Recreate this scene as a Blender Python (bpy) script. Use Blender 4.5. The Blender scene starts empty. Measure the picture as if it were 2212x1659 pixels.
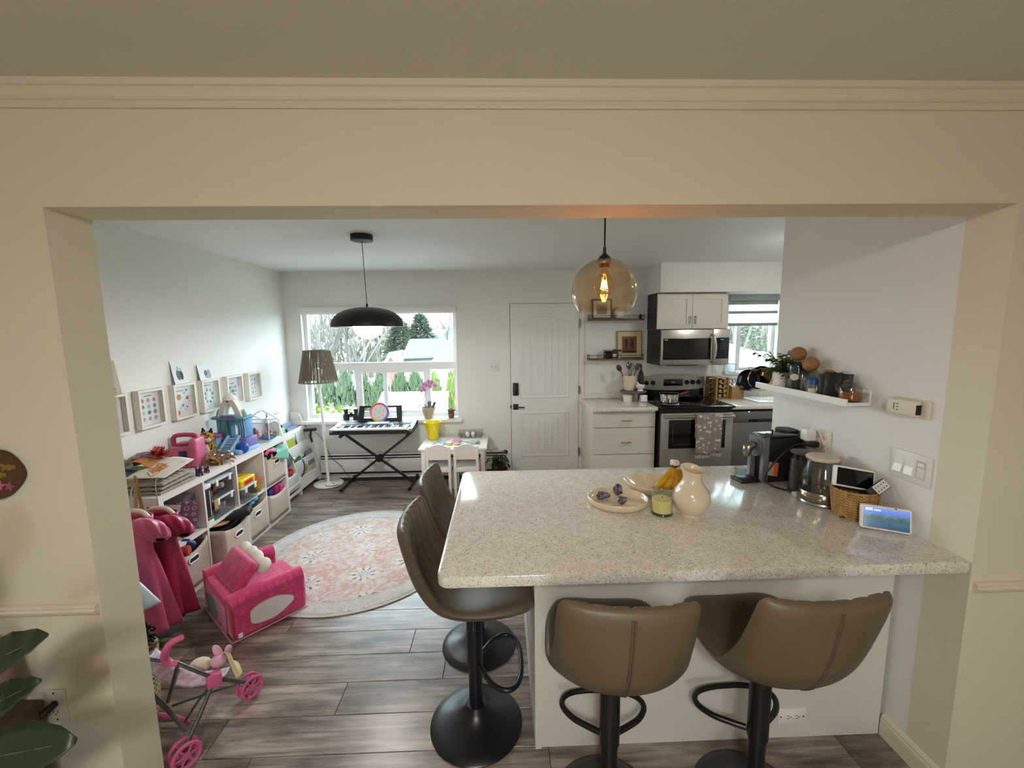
import bpy, bmesh, math, random
from math import sin, cos, pi, radians
from mathutils import Vector, Matrix, Euler

S = bpy.context.scene
COL = S.collection
random.seed(7)

# ------------------------------------------------------------------ camera
cam_d = bpy.data.cameras.new('camera')
cam = bpy.data.objects.new('camera', cam_d)
COL.objects.link(cam)
S.camera = cam
cam_d.sensor_fit = 'HORIZONTAL'
cam_d.sensor_width = 36.0
cam_d.lens = 905.48 / 2212.0 * 36.0
cam_d.clip_start = 0.02
cam_d.clip_end = 500
_p, _y, _r = radians(7.1417), radians(-1.6383), radians(-0.71878)
_f = Vector((-sin(_y) * cos(_p), cos(_y) * cos(_p), -sin(_p)))
_rt = Vector((cos(_y), sin(_y), 0))
_up = _rt.cross(_f)
_rt2 = _rt * cos(_r) + _up * sin(_r)
_up2 = _up * cos(_r) - _rt * sin(_r)
cam.matrix_world = Matrix(((_rt2.x, _up2.x, -_f.x, 0), (_rt2.y, _up2.y, -_f.y, 0), (_rt2.z, _up2.z, -_f.z, 1.715), (0, 0, 0, 1)))

# ------------------------------------------------------------------ world: overcast sky
W = bpy.data.worlds.new('overcast_sky')
S.world = W
W.use_nodes = True
_bg = W.node_tree.nodes['Background']
_bg.inputs[0].default_value = (0.80, 0.905, 1.0, 1)
_bg.inputs[1].default_value = 6.0
W.cycles.sampling_method = 'AUTOMATIC'

def portal(name, loc, rot, sx, sy):
    l = bpy.data.lights.new(name, 'AREA')
    l.shape = 'RECTANGLE'
    l.size, l.size_y = sx, sy
    l.cycles.is_portal = True
    o = bpy.data.objects.new(name, l)
    COL.objects.link(o)
    o.location = loc
    o.rotation_euler = rot
portal('portal_play', (-1.385, 5.06, 1.35), (radians(-90), 0, 0), 1.78, 1.30)
portal('portal_kitchen', (3.0, 5.06, 1.67), (radians(-90), 0, 0), 0.6, 0.94)
portal('portal_living', (0.0, -3.36, 1.45), (radians(90), 0, 0), .8, .9)

# ------------------------------------------------------------------ exposure
S.view_settings.view_transform = 'Standard'
S.view_settings.look = 'None'
S.view_settings.exposure = 1.6
S.view_settings.gamma = 1.0
S.view_settings.use_curve_mapping = False
S.cycles.max_bounces = 10
S.cycles.diffuse_bounces = 5
S.cycles.transparent_max_bounces = 24
S.cycles.sample_clamp_indirect = 6.0
S.cycles.caustics_reflective = False
S.cycles.caustics_refractive = False

# ------------------------------------------------------------------ materials
def lin(c):
    if isinstance(c, str):
        c = tuple(int(c[i:i + 2], 16) for i in (0, 2, 4))
    out = []
    for v in c[:3]:
        v = v / 255.0
        out.append(v / 12.92 if v <= 0.04045 else ((v + 0.055) / 1.055) ** 2.4)
    return (out[0], out[1], out[2], 1.0)

MATS = {}
def mat(name, color='ffffff', rough=0.5, metal=0.0, noise=None, bump=None, emit=None, spec=None, coat=0.0,
        alpha=None, subsurf=None, coords='Object', sheen=0.0):
    """principled material; noise=(scale, second colour, contrast) mixes two colours, bump=(scale, strength)"""
    if name in MATS:
        return MATS[name]
    m = bpy.data.materials.new(name)
    m.use_nodes = True
    nt = m.node_tree
    b = nt.nodes['Principled BSDF']
    b.inputs['Base Color'].default_value = lin(color)
    b.inputs['Roughness'].default_value = rough
    b.inputs['Metallic'].default_value = metal
    if spec is not None:
        b.inputs['Specular IOR Level'].default_value = spec
    if coat:
        b.inputs['Coat Weight'].default_value = coat
        b.inputs['Coat Roughness'].default_value = 0.08
    if sheen:
        b.inputs['Sheen Weight'].default_value = sheen
    if emit:
        b.inputs['Emission Color'].default_value = lin(emit[0])
        b.inputs['Emission Strength'].default_value = emit[1]
    tc = None
    if noise or bump:
        tc = nt.nodes.new('ShaderNodeTexCoord')
    if noise:
        n = nt.nodes.new('ShaderNodeTexNoise')
        n.inputs['Scale'].default_value = noise[0]
        n.inputs['Detail'].default_value = 5
        nt.links.new(tc.outputs[coords], n.inputs['Vector'])
        r = nt.nodes.new('ShaderNodeValToRGB')
        k = noise[2] if len(noise) > 2 else 0.25
        r.color_ramp.elements[0].position = 0.5 - k
        r.color_ramp.elements[1].position = 0.5 + k
        r.color_ramp.elements[0].color = lin(color)
        r.color_ramp.elements[1].color = lin(noise[1])
        nt.links.new(n.outputs['Fac'], r.inputs['Fac'])
        nt.links.new(r.outputs['Color'], b.inputs['Base Color'])
    if bump:
        n = nt.nodes.new('ShaderNodeTexNoise')
        n.inputs['Scale'].default_value = bump[0]
        n.inputs['Detail'].default_value = 3
        nt.links.new(tc.outputs[coords], n.inputs['Vector'])
        bp = nt.nodes.new('ShaderNodeBump')
        bp.inputs['Strength'].default_value = bump[1]
        bp.inputs['Distance'].default_value = 0.01
        nt.links.new(n.outputs['Fac'], bp.inputs['Height'])
        nt.links.new(bp.outputs['Normal'], b.inputs['Normal'])
    MATS[name] = m
    return m

def glass(name, tint='ffffff', refl=1.0, rough=0.0):
    """thin clear pane: fresnel reflection over tinted transparency"""
    if name in MATS:
        return MATS[name]
    m = bpy.data.materials.new(name)
    m.use_nodes = True
    nt = m.node_tree
    nt.nodes.clear()
    out = nt.nodes.new('ShaderNodeOutputMaterial')
    mix = nt.nodes.new('ShaderNodeMixShader')
    tr = nt.nodes.new('ShaderNodeBsdfTransparent')
    gl = nt.nodes.new('ShaderNodeBsdfGlossy')
    fr = nt.nodes.new('ShaderNodeLayerWeight')
    fr.inputs['Blend'].default_value = 0.5
    pw = nt.nodes.new('ShaderNodeMath')
    pw.operation = 'POWER'
    pw.inputs[1].default_value = 4.0
    nt.links.new(fr.outputs['Facing'], pw.inputs[0])
    mu = nt.nodes.new('ShaderNodeMath')
    mu.operation = 'MULTIPLY_ADD'
    mu.inputs[1].default_value = 0.6
    mu.inputs[2].default_value = 0.035 * refl
    tr.inputs['Color'].default_value = lin(tint)
    gl.inputs['Roughness'].default_value = rough
    nt.links.new(pw.outputs[0], mu.inputs[0])
    nt.links.new(mu.outputs[0], mix.inputs[0])
    nt.links.new(tr.outputs[0], mix.inputs[1])
    nt.links.new(gl.outputs[0], mix.inputs[2])
    nt.links.new(mix.outputs[0], out.inputs[0])
    MATS[name] = m
    return m

def ramp(nt, stops):
    r = nt.nodes.new('ShaderNodeValToRGB')
    cr = r.color_ramp
    while len(cr.elements) < len(stops):
        cr.elements.new(0.5)
    for e, (p, c) in zip(cr.elements, stops):
        e.position = p
        e.color = lin(c) if not isinstance(c, (int, float)) else (c, c, c, 1)
    return r

# ------------------------------------------------------------------ mesh helpers
def box(bm, x0, x1, y0, y1, z0, z1, M=None):
    vs = [bm.verts.new((x, y, z)) for z in (z0, z1) for y in (y0, y1) for x in (x0, x1)]
    for f in ((0, 2, 3, 1), (4, 5, 7, 6), (0, 1, 5, 4), (2, 6, 7, 3), (0, 4, 6, 2), (1, 3, 7, 5)):
        bm.faces.new([vs[i] for i in f])
    if M is not None:
        for v in vs:
            v.co = M @ v.co
    return vs

def rbox(bm, x0, x1, y0, y1, z0, z1, r=0.005, seg=2, M=None):
    t = bmesh.new()
    box(t, x0, x1, y0, y1, z0, z1)
    bmesh.ops.bevel(t, geom=t.edges[:], offset=r, segments=seg, profile=0.5, affect='EDGES')
    add(bm, t, M)

def add(bm, t, M=None):
    """merge temp bmesh t into bm"""
    mp = {}
    for v in t.verts:
        mp[v] = bm.verts.new(M @ v.co if M is not None else v.co)
    for f in t.faces:
        try:
            bm.faces.new([mp[v] for v in f.verts])
        except ValueError:
            pass
    t.free()

def ring(bm, c, ax_u, ax_v, r, n):
    return [bm.verts.new(c + ax_u * (r * cos(2 * pi * i / n)) + ax_v * (r * sin(2 * pi * i / n))) for i in range(n)]

def bridge(bm, a, b):
    n = len(a)
    for i in range(n):
        bm.faces.new((a[i], a[(i + 1) % n], b[(i + 1) % n], b[i]))

def frame_of(d):
    d = d.normalized()
    up = Vector((0, 0, 1)) if abs(d.z) < 0.95 else Vector((1, 0, 0))
    u = d.cross(up).normalized()
    return u, d.cross(u).normalized()

def cyl(bm, p0, p1, r0, r1=None, n=16, caps=True, M=None):
    p0, p1 = Vector(p0), Vector(p1)
    if r1 is None:
        r1 = r0
    u, v = frame_of(p1 - p0)
    a = ring(bm, p0, u, v, r0, n)
    b = ring(bm, p1, u, v, r1, n)
    bridge(bm, a, b)
    if caps:
        bm.faces.new(a[::-1])
        bm.faces.new(b)
    if M is not None:
        for w in a + b:
            w.co = M @ w.co

def tube(bm, pts, r, n=8, closed=False, caps=True, M=None):
    pts = [Vector(p) for p in pts]
    k = len(pts)
    rs = r if isinstance(r, (list, tuple)) else [r] * k
    rings = []
    u = None
    for i, p in enumerate(pts):
        if closed:
            d = pts[(i + 1) % k] - pts[i - 1]
        else:
            d = pts[min(i + 1, k - 1)] - pts[max(i - 1, 0)]
        d.normalize()
        if u is None:
            u, v = frame_of(d)
        else:
            u = (u - d * u.dot(d)).normalized()
            v = d.cross(u).normalized()
        rings.append(ring(bm, p, u, v, rs[i], n))
    for i in range(k - 1):
        bridge(bm, rings[i], rings[i + 1])
    if closed:
        # align the closing seam
        a, b = rings[-1], rings[0]
        best = min(range(n), key=lambda s: (a[0].co - b[s].co).length)
        bridge(bm, a, b[best:] + b[:best])
    elif caps:
        bm.faces.new(rings[0][::-1])
        bm.faces.new(rings[-1])
    if M is not None:
        for rg in rings:
            for w in rg:
                w.co = M @ w.co

def spline(pts, k=6):
    """catmull-rom through pts"""
    P = [Vector(p) for p in pts]
    P = [P[0] * 2 - P[1]] + P + [P[-1] * 2 - P[-2]]
    out = []
    for i in range(1, len(P) - 2):
        for j in range(k):
            t = j / k
            a, b, c, d = P[i - 1], P[i], P[i + 1], P[i + 2]
            out.append(0.5 * ((2 * b) + (c - a) * t + (2 * a - 5 * b + 4 * c - d) * t * t + (3 * b - a - 3 * c + d) * t ** 3))
    out.append(P[-2])
    return out

def lathe(bm, prof, n=32, M=None, sx=1.0, sy=1.0):
    """revolve (r, z) profile; r=0 ends close"""
    rows = []
    for r, z in prof:
        if r < 1e-6:
            rows.append([bm.verts.new((0, 0, z))])
        else:
            rows.append([bm.verts.new((r * sx * cos(2 * pi * i / n), r * sy * sin(2 * pi * i / n), z)) for i in range(n)])
    for a, b in zip(rows, rows[1:]):
        if len(a) == 1 and len(b) == 1:
            continue
        if len(a) == 1:
            for i in range(n):
                bm.faces.new((a[0], b[i], b[(i + 1) % n]))
        elif len(b) == 1:
            for i in range(n):
                bm.faces.new((a[(i + 1) % n], a[i], b[0]))
        else:
            bridge(bm, a, b)
    if M is not None:
        for row in rows:
            for w in row:
                w.co = M @ w.co

def ell(bm, c, r, n=16, M=None):
    if not isinstance(r, (tuple, list)):
        r = (r, r, r)
    T = Matrix.Translation(Vector(c)) @ Matrix.Diagonal((r[0], r[1], r[2], 1))
    if M is not None:
        T = M @ T
    lathe(bm, [(sin(pi * i / (n // 2)), -cos(pi * i / (n // 2))) for i in range(n // 2 + 1)], n, T)

def poly(bm, pts, d):
    """extrude polygon pts (Vectors) by vector d"""
    d = Vector(d)
    a = [bm.verts.new(Vector(p)) for p in pts]
    b = [bm.verts.new(Vector(p) + d) for p in pts]
    bm.faces.new(a[::-1])
    bm.faces.new(b)
    bridge(bm, a, b)
    return a + b

def grid(bm, rows, closeu=False):
    g = [[bm.verts.new(Vector(p)) for p in row] for row in rows]
    for a, b in zip(g, g[1:]):
        n = len(a)
        for i in range(n if closeu else n - 1):
            bm.faces.new((a[i], a[(i + 1) % n], b[(i + 1) % n], b[i]))
    return g

def obj(name, bm, m, parent=None, smooth=40, solid=None, loc=None):
    bmesh.ops.recalc_face_normals(bm, faces=bm.faces[:])
    if smooth:
        lim = radians(smooth)
        for f in bm.faces:
            f.smooth = True
        for e in bm.edges:
            e.smooth = e.is_boundary or e.calc_face_angle(0) < lim
    me = bpy.data.meshes.new(name)
    bm.to_mesh(me)
    bm.free()
    for mm in (m if isinstance(m, (list, tuple)) else [m]):
        me.materials.append(mm)
    o = bpy.data.objects.new(name, me)
    COL.objects.link(o)
    if parent is not None:
        o.parent = parent
    if loc is not None:
        o.location = loc
    if solid:
        md = o.modifiers.new('thick', 'SOLIDIFY')
        md.thickness = solid
        md.offset = 0
    return o

def tag(o, label, cat, group=None, kind=None):
    if label:
        o['label'] = label
    if cat:
        o['category'] = cat
    if group:
        o['group'] = group
    if kind:
        o['kind'] = kind
    return o

def thing(name, label, cat, loc=(0, 0, 0), rz=0.0, group=None):
    o = bpy.data.objects.new(name, None)
    o.empty_display_size = 0.05
    COL.objects.link(o)
    o.location = loc
    o.rotation_euler = (0, 0, rz)
    return tag(o, label, cat, group)

def struct(name, bm, m, parent=None, smooth=0):
    o = obj(name, bm, m, parent, smooth)
    if parent is None:
        o['kind'] = 'structure'
    return o

def copy_tree(o, parent=None):
    c = o.copy()
    COL.objects.link(c)
    c.parent = parent
    for ch in list(o.children):
        copy_tree(ch, c)
    return c

def Rz(a): return Matrix.Rotation(a, 4, 'Z')
def Rx(a): return Matrix.Rotation(a, 4, 'X')
def Ry(a): return Matrix.Rotation(a, 4, 'Y')
def T(x, y, z): return Matrix.Translation((x, y, z))

def text(name, body, size, m, parent, M, align='CENTER', depth=0.0003):
    cu = bpy.data.curves.new(name, 'FONT')
    cu.body = body
    cu.size = size
    cu.align_x = align
    cu.align_y = 'CENTER'
    cu.extrude = depth
    cu.resolution_u = 2
    t = bpy.data.objects.new(name, cu)
    COL.objects.link(t)
    bpy.context.view_layer.update()
    me = bpy.data.meshes.new_from_object(t.evaluated_get(bpy.context.evaluated_depsgraph_get()))
    bpy.data.objects.remove(t)
    bpy.data.curves.remove(cu)
    me.transform(M)
    me.materials.clear()
    me.materials.append(m)
    o = bpy.data.objects.new(name, me)
    COL.objects.link(o)
    o.parent = parent
    return o

# ------------------------------------------------------------------ common materials
WALL = mat('wall_paint', 'e4e3df', 0.75, bump=(180, 0.12))
WALLN = mat('wall_paint_warmlight', 'dad2bd', 0.75, bump=(180, 0.12))  # near room: warm lamp light mixed into the white wall colour
CEIL = mat('ceiling_paint', 'dcd9d2', 0.8, bump=(120, 0.15))
TRIM = mat('trim_white', 'e6e4de', 0.45)
TRIMN = mat('trim_warmlight', 'dcd4c0', 0.5)  # near trim, same warm light put into its colour
WHITE = mat('white_gloss', 'eceae6', 0.3)
WHITEM = mat('white_matte', 'e9e7e2', 0.6)
BLACK = mat('black_matte', '121212', 0.5)
BLACKG = mat('black_gloss', '0b0b0c', 0.12)
BLKMET = mat('black_metal', '17181a', 0.32, bump=(400, 0.03))
STEEL = mat('stainless', 'b9b6b0', 0.28, 1.0)
CHROME = mat('chrome', 'd8d8d8', 0.08, 1.0)
GLASS = glass('clear_glass')
# ================================================================== SETTING
CH = 2.415   # ceiling height
YN, YF = 1.293, 1.44   # near and far face of the wall with the wide opening
XL, XR = -1.30, 1.597  # sides of the opening
ZB = 2.085             # underside of the beam
YB = 4.92              # back wall
XW = -2.456            # left wall of the play corner

# --- floor with planks
def plank_material():
    m = bpy.data.materials.new('grey_oak_plank')
    m.use_nodes = True
    nt = m.node_tree
    b = nt.nodes['Principled BSDF']
    g = nt.nodes.new('ShaderNodeNewGeometry')
    oi = nt.nodes.new('ShaderNodeObjectInfo')
    off = nt.nodes.new('ShaderNodeVectorMath'); off.operation = 'SCALE'
    cmb = nt.nodes.new('ShaderNodeCombineXYZ')
    for i in range(3):
        nt.links.new(oi.outputs['Random'], cmb.inputs[i])
    off.inputs['Scale'].default_value = 37.0
    nt.links.new(cmb.outputs[0], off.inputs[0])
    ad = nt.nodes.new('ShaderNodeVectorMath'); ad.operation = 'ADD'
    nt.links.new(g.outputs['Position'], ad.inputs[0])
    nt.links.new(off.outputs[0], ad.inputs[1])
    mp = nt.nodes.new('ShaderNodeMapping')
    mp.inputs['Scale'].default_value = (1.6, 22.0, 1.0)
    nt.links.new(ad.outputs[0], mp.inputs[0])
    n1 = nt.nodes.new('ShaderNodeTexNoise')
    n1.inputs['Scale'].default_value = 1.6
    n1.inputs['Detail'].default_value = 8
    n1.inputs['Roughness'].default_value = 0.65
    n1.inputs['Distortion'].default_value = 0.6
    nt.links.new(mp.outputs[0], n1.inputs['Vector'])
    mp2 = nt.nodes.new('ShaderNodeMapping')
    mp2.inputs['Scale'].default_value = (3.0, 9.0, 1.0)
    nt.links.new(ad.outputs[0], mp2.inputs[0])
    n2 = nt.nodes.new('ShaderNodeTexNoise')
    n2.inputs['Scale'].default_value = 1.2
    n2.inputs['Detail'].default_value = 6
    nt.links.new(mp2.outputs[0], n2.inputs['Vector'])
    r1 = ramp(nt, [(0.28, '564a42'), (0.47, '85776c'), (0.62, 'a39588'), (0.8, 'b9ada1')])
    nt.links.new(n1.outputs['Fac'], r1.inputs['Fac'])
    r2 = ramp(nt, [(0.34, '6d6059'), (0.6, 'ffffff')])
    nt.links.new(n2.outputs['Fac'], r2.inputs['Fac'])
    mx = nt.nodes.new('ShaderNodeMix'); mx.data_type = 'RGBA'; mx.blend_type = 'MULTIPLY'
    mx.inputs[0].default_value = 0.75
    nt.links.new(r1.outputs['Color'], mx.inputs[6])
    nt.links.new(r2.outputs['Color'], mx.inputs[7])
    hs = nt.nodes.new('ShaderNodeHueSaturation')
    mr = nt.nodes.new('ShaderNodeMapRange')
    mr.inputs['To Min'].default_value = 0.8
    mr.inputs['To Max'].default_value = 1.3
    nt.links.new(oi.outputs['Random'], mr.inputs['Value'])
    nt.links.new(mr.outputs[0], hs.inputs['Value'])
    nt.links.new(mx.outputs[2], hs.inputs['Color'])
    nt.links.new(hs.outputs['Color'], b.inputs['Base Color'])
    b.inputs['Roughness'].default_value = 0.3
    bp = nt.nodes.new('ShaderNodeBump')
    bp.inputs['Strength'].default_value = 0.15
    bp.inputs['Distance'].default_value = 0.004
    nt.links.new(n1.outputs['Fac'], bp.inputs['Height'])
    nt.links.new(bp.outputs['Normal'], b.inputs['Normal'])
    return m
PLANK = plank_material()
bm = bmesh.new()
box(bm, -3.4, 3.6, -3.4, 5.04, -0.12, -0.006)
floor = struct('floor', bm, mat('floor_underlay', '2a2420', 0.8))
PW, PL = 0.1805, 1.215
_pm = {}
def plank_mesh(L):
    k = round(L, 3)
    if k not in _pm:
        t = bmesh.new()
        g = 0.0011
        x0, x1, y0, y1 = g, L - g, g, PW - g
        c = 0.0014
        vs = [t.verts.new(p) for p in ((x0, y0, -.006), (x1, y0, -.006), (x1, y1, -.006), (x0, y1, -.006),
              (x0, y0, -c), (x1, y0, -c), (x1, y1, -c), (x0, y1, -c),
              (x0 + c, y0 + c, 0), (x1 - c, y0 + c, 0), (x1 - c, y1 - c, 0), (x0 + c, y1 - c, 0))]
        for i in range(4):
            j = (i + 1) % 4
            t.faces.new((vs[i], vs[j], vs[4 + j], vs[4 + i]))
            t.faces.new((vs[4 + i], vs[4 + j], vs[8 + j], vs[8 + i]))
        t.faces.new(vs[8:])
        me = bpy.data.meshes.new('floor_plank')
        t.to_mesh(me)
        t.free()
        me.materials.append(PLANK)
        _pm[k] = me
    return _pm[k]
def lay_planks(xa, xb, ya, yb):
    row = round((ya - 1.542) / PW)
    y = 1.542 + row * PW
    while y < yb - 0.01:
        k = round((y - 1.542) / PW)
        off = ((k * 0.437 + 0.09 * ((k * 7) % 5)) % 1.0) * PL
        x = xa - off
        while x < xb - 0.01:
            a, b = max(x, xa), min(x + PL, xb)
            if b - a > 0.03:
                o = bpy.data.objects.new('floor_plank', plank_mesh(b - a))
                COL.objects.link(o)
                o.parent = floor
                o.location = (a, y, 0)
            x += PL
        y += PW
lay_planks(XW, 1.62, 1.18, YB - PW)       # play corner and under the breakfast bar
lay_planks(1.62, 3.5, 2.45, 4.4)           # kitchen aisle
bm = bmesh.new()
box(bm, -3.4, 3.6, -3.4, 1.18, -0.006, 0.0)
struct('floor_living', bm, PLANK)

# --- walls
def walls(name, boxes, m):
    bm = bmesh.new()
    for b in boxes:
        box(bm, *b)
    return struct(name, bm, m)
walls('wall_front', [(-3.4, XL, YN, YF, 0, CH), (XL, XR, YN, YF, ZB, CH), (XR, 3.6, YN, YF, 0, CH)], WALLN)
walls('wall_right', [(XR, 1.72, YF, 2.375, 0, CH)], WALL)
walls('wall_left', [(XW - 0.12, XW, YF, YB + 0.12, 0, CH)], WALL)
WX0, WX1, WZ0, WZ1 = -2.275, -0.495, 0.70, 2.0
KX0, KX1, KZ0, KZ1 = 2.70, 3.31, 1.20, 2.14
walls('wall_back', [(XW, WX0, YB, YB + .12, 0, CH), (WX0, WX1, YB, YB + .12, 0, WZ0), (WX0, WX1, YB, YB + .12, WZ1, CH),
                    (WX1, KX0, YB, YB + .12, 0, CH), (KX0, KX1, YB, YB + .12, 0, KZ0), (KX0, KX1, YB, YB + .12, KZ1, CH),
                    (KX1, 3.62, YB, YB + .12, 0, CH)], WALL)
walls('wall_kitchen', [(3.5, 3.62, YF, YB, 0, CH)], WALL)
walls('wall_bulkhead', [(1.722, 3.5, 4.50, YB, 2.112, CH)], WALL)
LWX0, LWX1, LWZ0, LWZ1 = -0.4, 0.4, 1.0, 1.9
walls('wall_rear', [(-3.4, LWX0, -3.52, -3.4, 0, CH), (LWX1, 3.6, -3.52, -3.4, 0, CH), (LWX0, LWX1, -3.52, -3.4, 0, LWZ0),
                    (LWX0, LWX1, -3.52, -3.4, LWZ1, CH)], WALLN)
walls('wall_living_left', [(-3.52, -3.4, -3.52, YF, 0, CH)], WALLN)
walls('wall_living_right', [(3.6, 3.72, -3.52, YF, 0, CH)], WALLN)
walls('ceiling', [(-3.52, 3.72, -3.52, YF - .02, CH, CH + 0.1)], CEIL)
walls('ceiling_far', [(-3.52, 3.72, YF - .02, YB + .12, CH, CH + 0.1)], mat('ceiling_white', 'e8e8e6', 0.6, bump=(120, 0.12)))

# living-room window frame behind the viewer
bm = bmesh.new()
for x0, x1 in ((LWX0, LWX0 + .05), (LWX1 - .05, LWX1), (-0.025, 0.025)):
    box(bm, x0, x1, -3.50, -3.44, LWZ0, LWZ1)
for z0, z1 in ((LWZ0, LWZ0 + .05), (LWZ1 - .05, LWZ1)):
    box(bm, LWX0 + .05, LWX1 - .05, -3.50, -3.44, z0, z1)
struct('window_3', bm, TRIM)

# --- trims
def run_x(bm, prof, x0, x1):
    """extrude a (y, z) outline along x"""
    poly(bm, [(x0, y, z) for y, z in prof], (x1 - x0, 0, 0))
def run_y(bm, prof, y0, y1):
    poly(bm, [(x, y0, z) for x, z in prof], (0, y1 - y0, 0))
bm = bmesh.new()
run_x(bm, [(YN, CH), (YN - .028, CH), (YN - .028, CH - .017), (YN - .022, CH - .020), (YN - .017, CH - .030), (YN - .015, CH - .043),
           (YN - .019, CH - .046), (YN - .019, CH - .050), (YN - .013, CH - .053), (YN - .014, CH - .058), (YN - .011, CH - .062), (YN - .008, CH - .068), (YN, CH - .068)], -3.4, 3.6)
struct('trim_1', bm, TRIMN)          # cornice above the opening
RAIL = [(0, 0), (-.008, .001), (-.016, .010), (-.020, .020), (-.014, .026), (-.017, .032), (-.010, .038), (0, .040)]
bm = bmesh.new()
run_x(bm, [(YN + a, .826 + b) for a, b in RAIL], -3.4, XL - .004)
struct('trim_2', bm, TRIMN)          # dado rail left
bm = bmesh.new()
run_x(bm, [(YN + a, .806 + b) for a, b in RAIL], XR + .012, 3.6)
struct('trim_3', bm, TRIMN)          # dado rail right
BASE = [(0, 0), (-.014, 0), (-.014, .070), (-.011, .078), (-.012, .085), (-.006, .095), (0, .098)]
bm = bmesh.new()
poly(bm, [(XR + a, 1.293, b) for a, b in BASE], (0, 0.243, 0))
struct('baseboard_right', bm, TRIMN)
bm = bmesh.new()
run_x(bm, [(YN + a, b) for a, b in BASE], XR, 3.6)
run_x(bm, [(YN + a, b) for a, b in BASE], -3.4, XL)
struct('baseboard_front', bm, TRIMN)
bm = bmesh.new()
run_y(bm, [(XW - a, b) for a, b in BASE], YF, YB)
struct('baseboard_left', bm, TRIM)
bm = bmesh.new()
run_x(bm, [(YB + a, b) for a, b in BASE], XW + .014, 0.055)
struct('baseboard_back', bm, TRIM)

# --- play-corner window
win = bmesh.new()
def fr(bm, x0, x1, y0, y1, z0, z1, w, wz=None):
    """rectangular frame ring"""
    wz = wz or w
    box(bm, x0, x0 + w, y0, y1, z0, z1)
    box(bm, x1 - w, x1, y0, y1, z0, z1)
    box(bm, x0 + w, x1 - w, y0, y1, z0, z0 + wz)
    box(bm, x0 + w, x1 - w, y0, y1, z1 - wz, z1)
VINYL = mat('window_vinyl', 'e9ebec', 0.35)
fr(win, WX0, WX1, 4.985, 5.04, WZ0 + .012, WZ1, .048)
w1 = struct('window_1', win, VINYL)
bm = bmesh.new(); box(bm, WX0 + .048, WX1 - .048, 4.985, 5.035, 1.285, 1.372); obj('transom', bm, VINYL, w1)
bm = bmesh.new(); box(bm, -0.875, -0.828, 4.985, 5.035, .76, 1.285); obj('mullion', bm, VINYL, w1)
bm = bmesh.new(); box(bm, -1.712, -1.668, 4.985, 5.035, .76, 1.285); obj('mullion', bm, VINYL, w1)
bm = bmesh.new(); fr(bm, -1.668, -1.335, 4.975, 5.0, .755, 1.285, .036); obj('sliding_sash', bm, VINYL, w1)
bm = bmesh.new(); fr(bm, -1.392, -0.875, 5.005, 5.03, .755, 1.285, .036); obj('sliding_sash', bm, VINYL, w1)
PANE = glass('window_glass', 'f4fbfb', 0.8)
def pane(x0, x1, z0, z1, y, parent):
    bm = bmesh.new(); box(bm, x0, x1, y, y + .004, z0, z1); obj('pane', bm, PANE, parent, 0)
pane(WX0 + .048, WX1 - .048, 1.372, WZ1 - .048, 5.012, w1)
pane(WX0 + .048, -1.712, .76, 1.285, 5.012, w1)
pane(-1.632, -1.371, .791, 1.249, 4.986, w1)
pane(-1.356, -.911, .791, 1.249, 5.016, w1)
pane(-.828, WX1 - .048, .76, 1.285, 5.012, w1)
bm = bmesh.new(); rbox(bm, -2.385, -.455, 4.855, 4.985, .664, .700, .004); obj('window_sill', bm, TRIM, w1)
bm = bmesh.new(); fr(bm, WX0 + .001, WX1 - .001, 4.921, 4.985, WZ0, WZ1 - .001, .006); obj('reveal', bm, TRIM, w1)
bm = bmesh.new(); rbox(bm, WX0 - .006, WX1 + .006, 4.875, 4.94, 1.948, 2.018, .006); cas = obj('blind_cassette', bm, TRIM, w1)
bm = bmesh.new(); box(bm, WX0 + .01, WX1 - .01, 4.915, 4.925, 1.934, 1.95); obj('blind_bottom_bar', bm, TRIM, w1)

# --- kitchen window with a banded blind
bm = bmesh.new(); fr(bm, KX0, KX1, 4.99, 5.04, KZ0 + .01, KZ1, .04)
w2 = struct('window_2', bm, VINYL)
bm = bmesh.new(); box(bm, 2.845, 2.90, 4.985, 5.03, KZ0 + .05, KZ1 - .04); obj('mullion', bm, VINYL, w2)
pane(KX0 + .04, 2.845, KZ0 + .05, KZ1 - .04, 5.012, w2)
pane(2.90, KX1 - .04, KZ0 + .05, KZ1 - .04, 5.012, w2)
bm = bmesh.new(); rbox(bm, KX0 - .02, KX1 + .02, 4.895, 4.985, KZ0 - .03, KZ0, .004); obj('window_sill', bm, TRIM, w2)
SHADE = mat('blind_fabric', 'c9cdca', 0.8)
bm = bmesh.new(); rbox(bm, KX0 + .002, KX1 - .002, 4.905, 4.965, 2.045, 2.135, .008); obj('blind_cassette', bm, mat('blind_case', 'b9bdb8', .5), w2)
def translucent(name, c, mixf):
    m = bpy.data.materials.new(name); m.use_nodes = True
    nt = m.node_tree; nt.nodes.clear()
    out = nt.nodes.new('ShaderNodeOutputMaterial'); mx = nt.nodes.new('ShaderNodeMixShader')
    d = nt.nodes.new('ShaderNodeBsdfDiffuse'); t = nt.nodes.new('ShaderNodeBsdfTranslucent')
    d.inputs[0].default_value = lin(c); t.inputs[0].default_value = lin(c)
    mx.inputs[0].default_value = mixf
    nt.links.new(d.outputs[0], mx.inputs[1]); nt.links.new(t.outputs[0], mx.inputs[2]); nt.links.new(mx.outputs[0], out.inputs[0])
    return m
OPQ = translucent('blind_opaque_band', 'a9aca8', .12)
SHR = translucent('blind_sheer_band', 'f2f6f6', .6)
zz = 2.045
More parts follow.
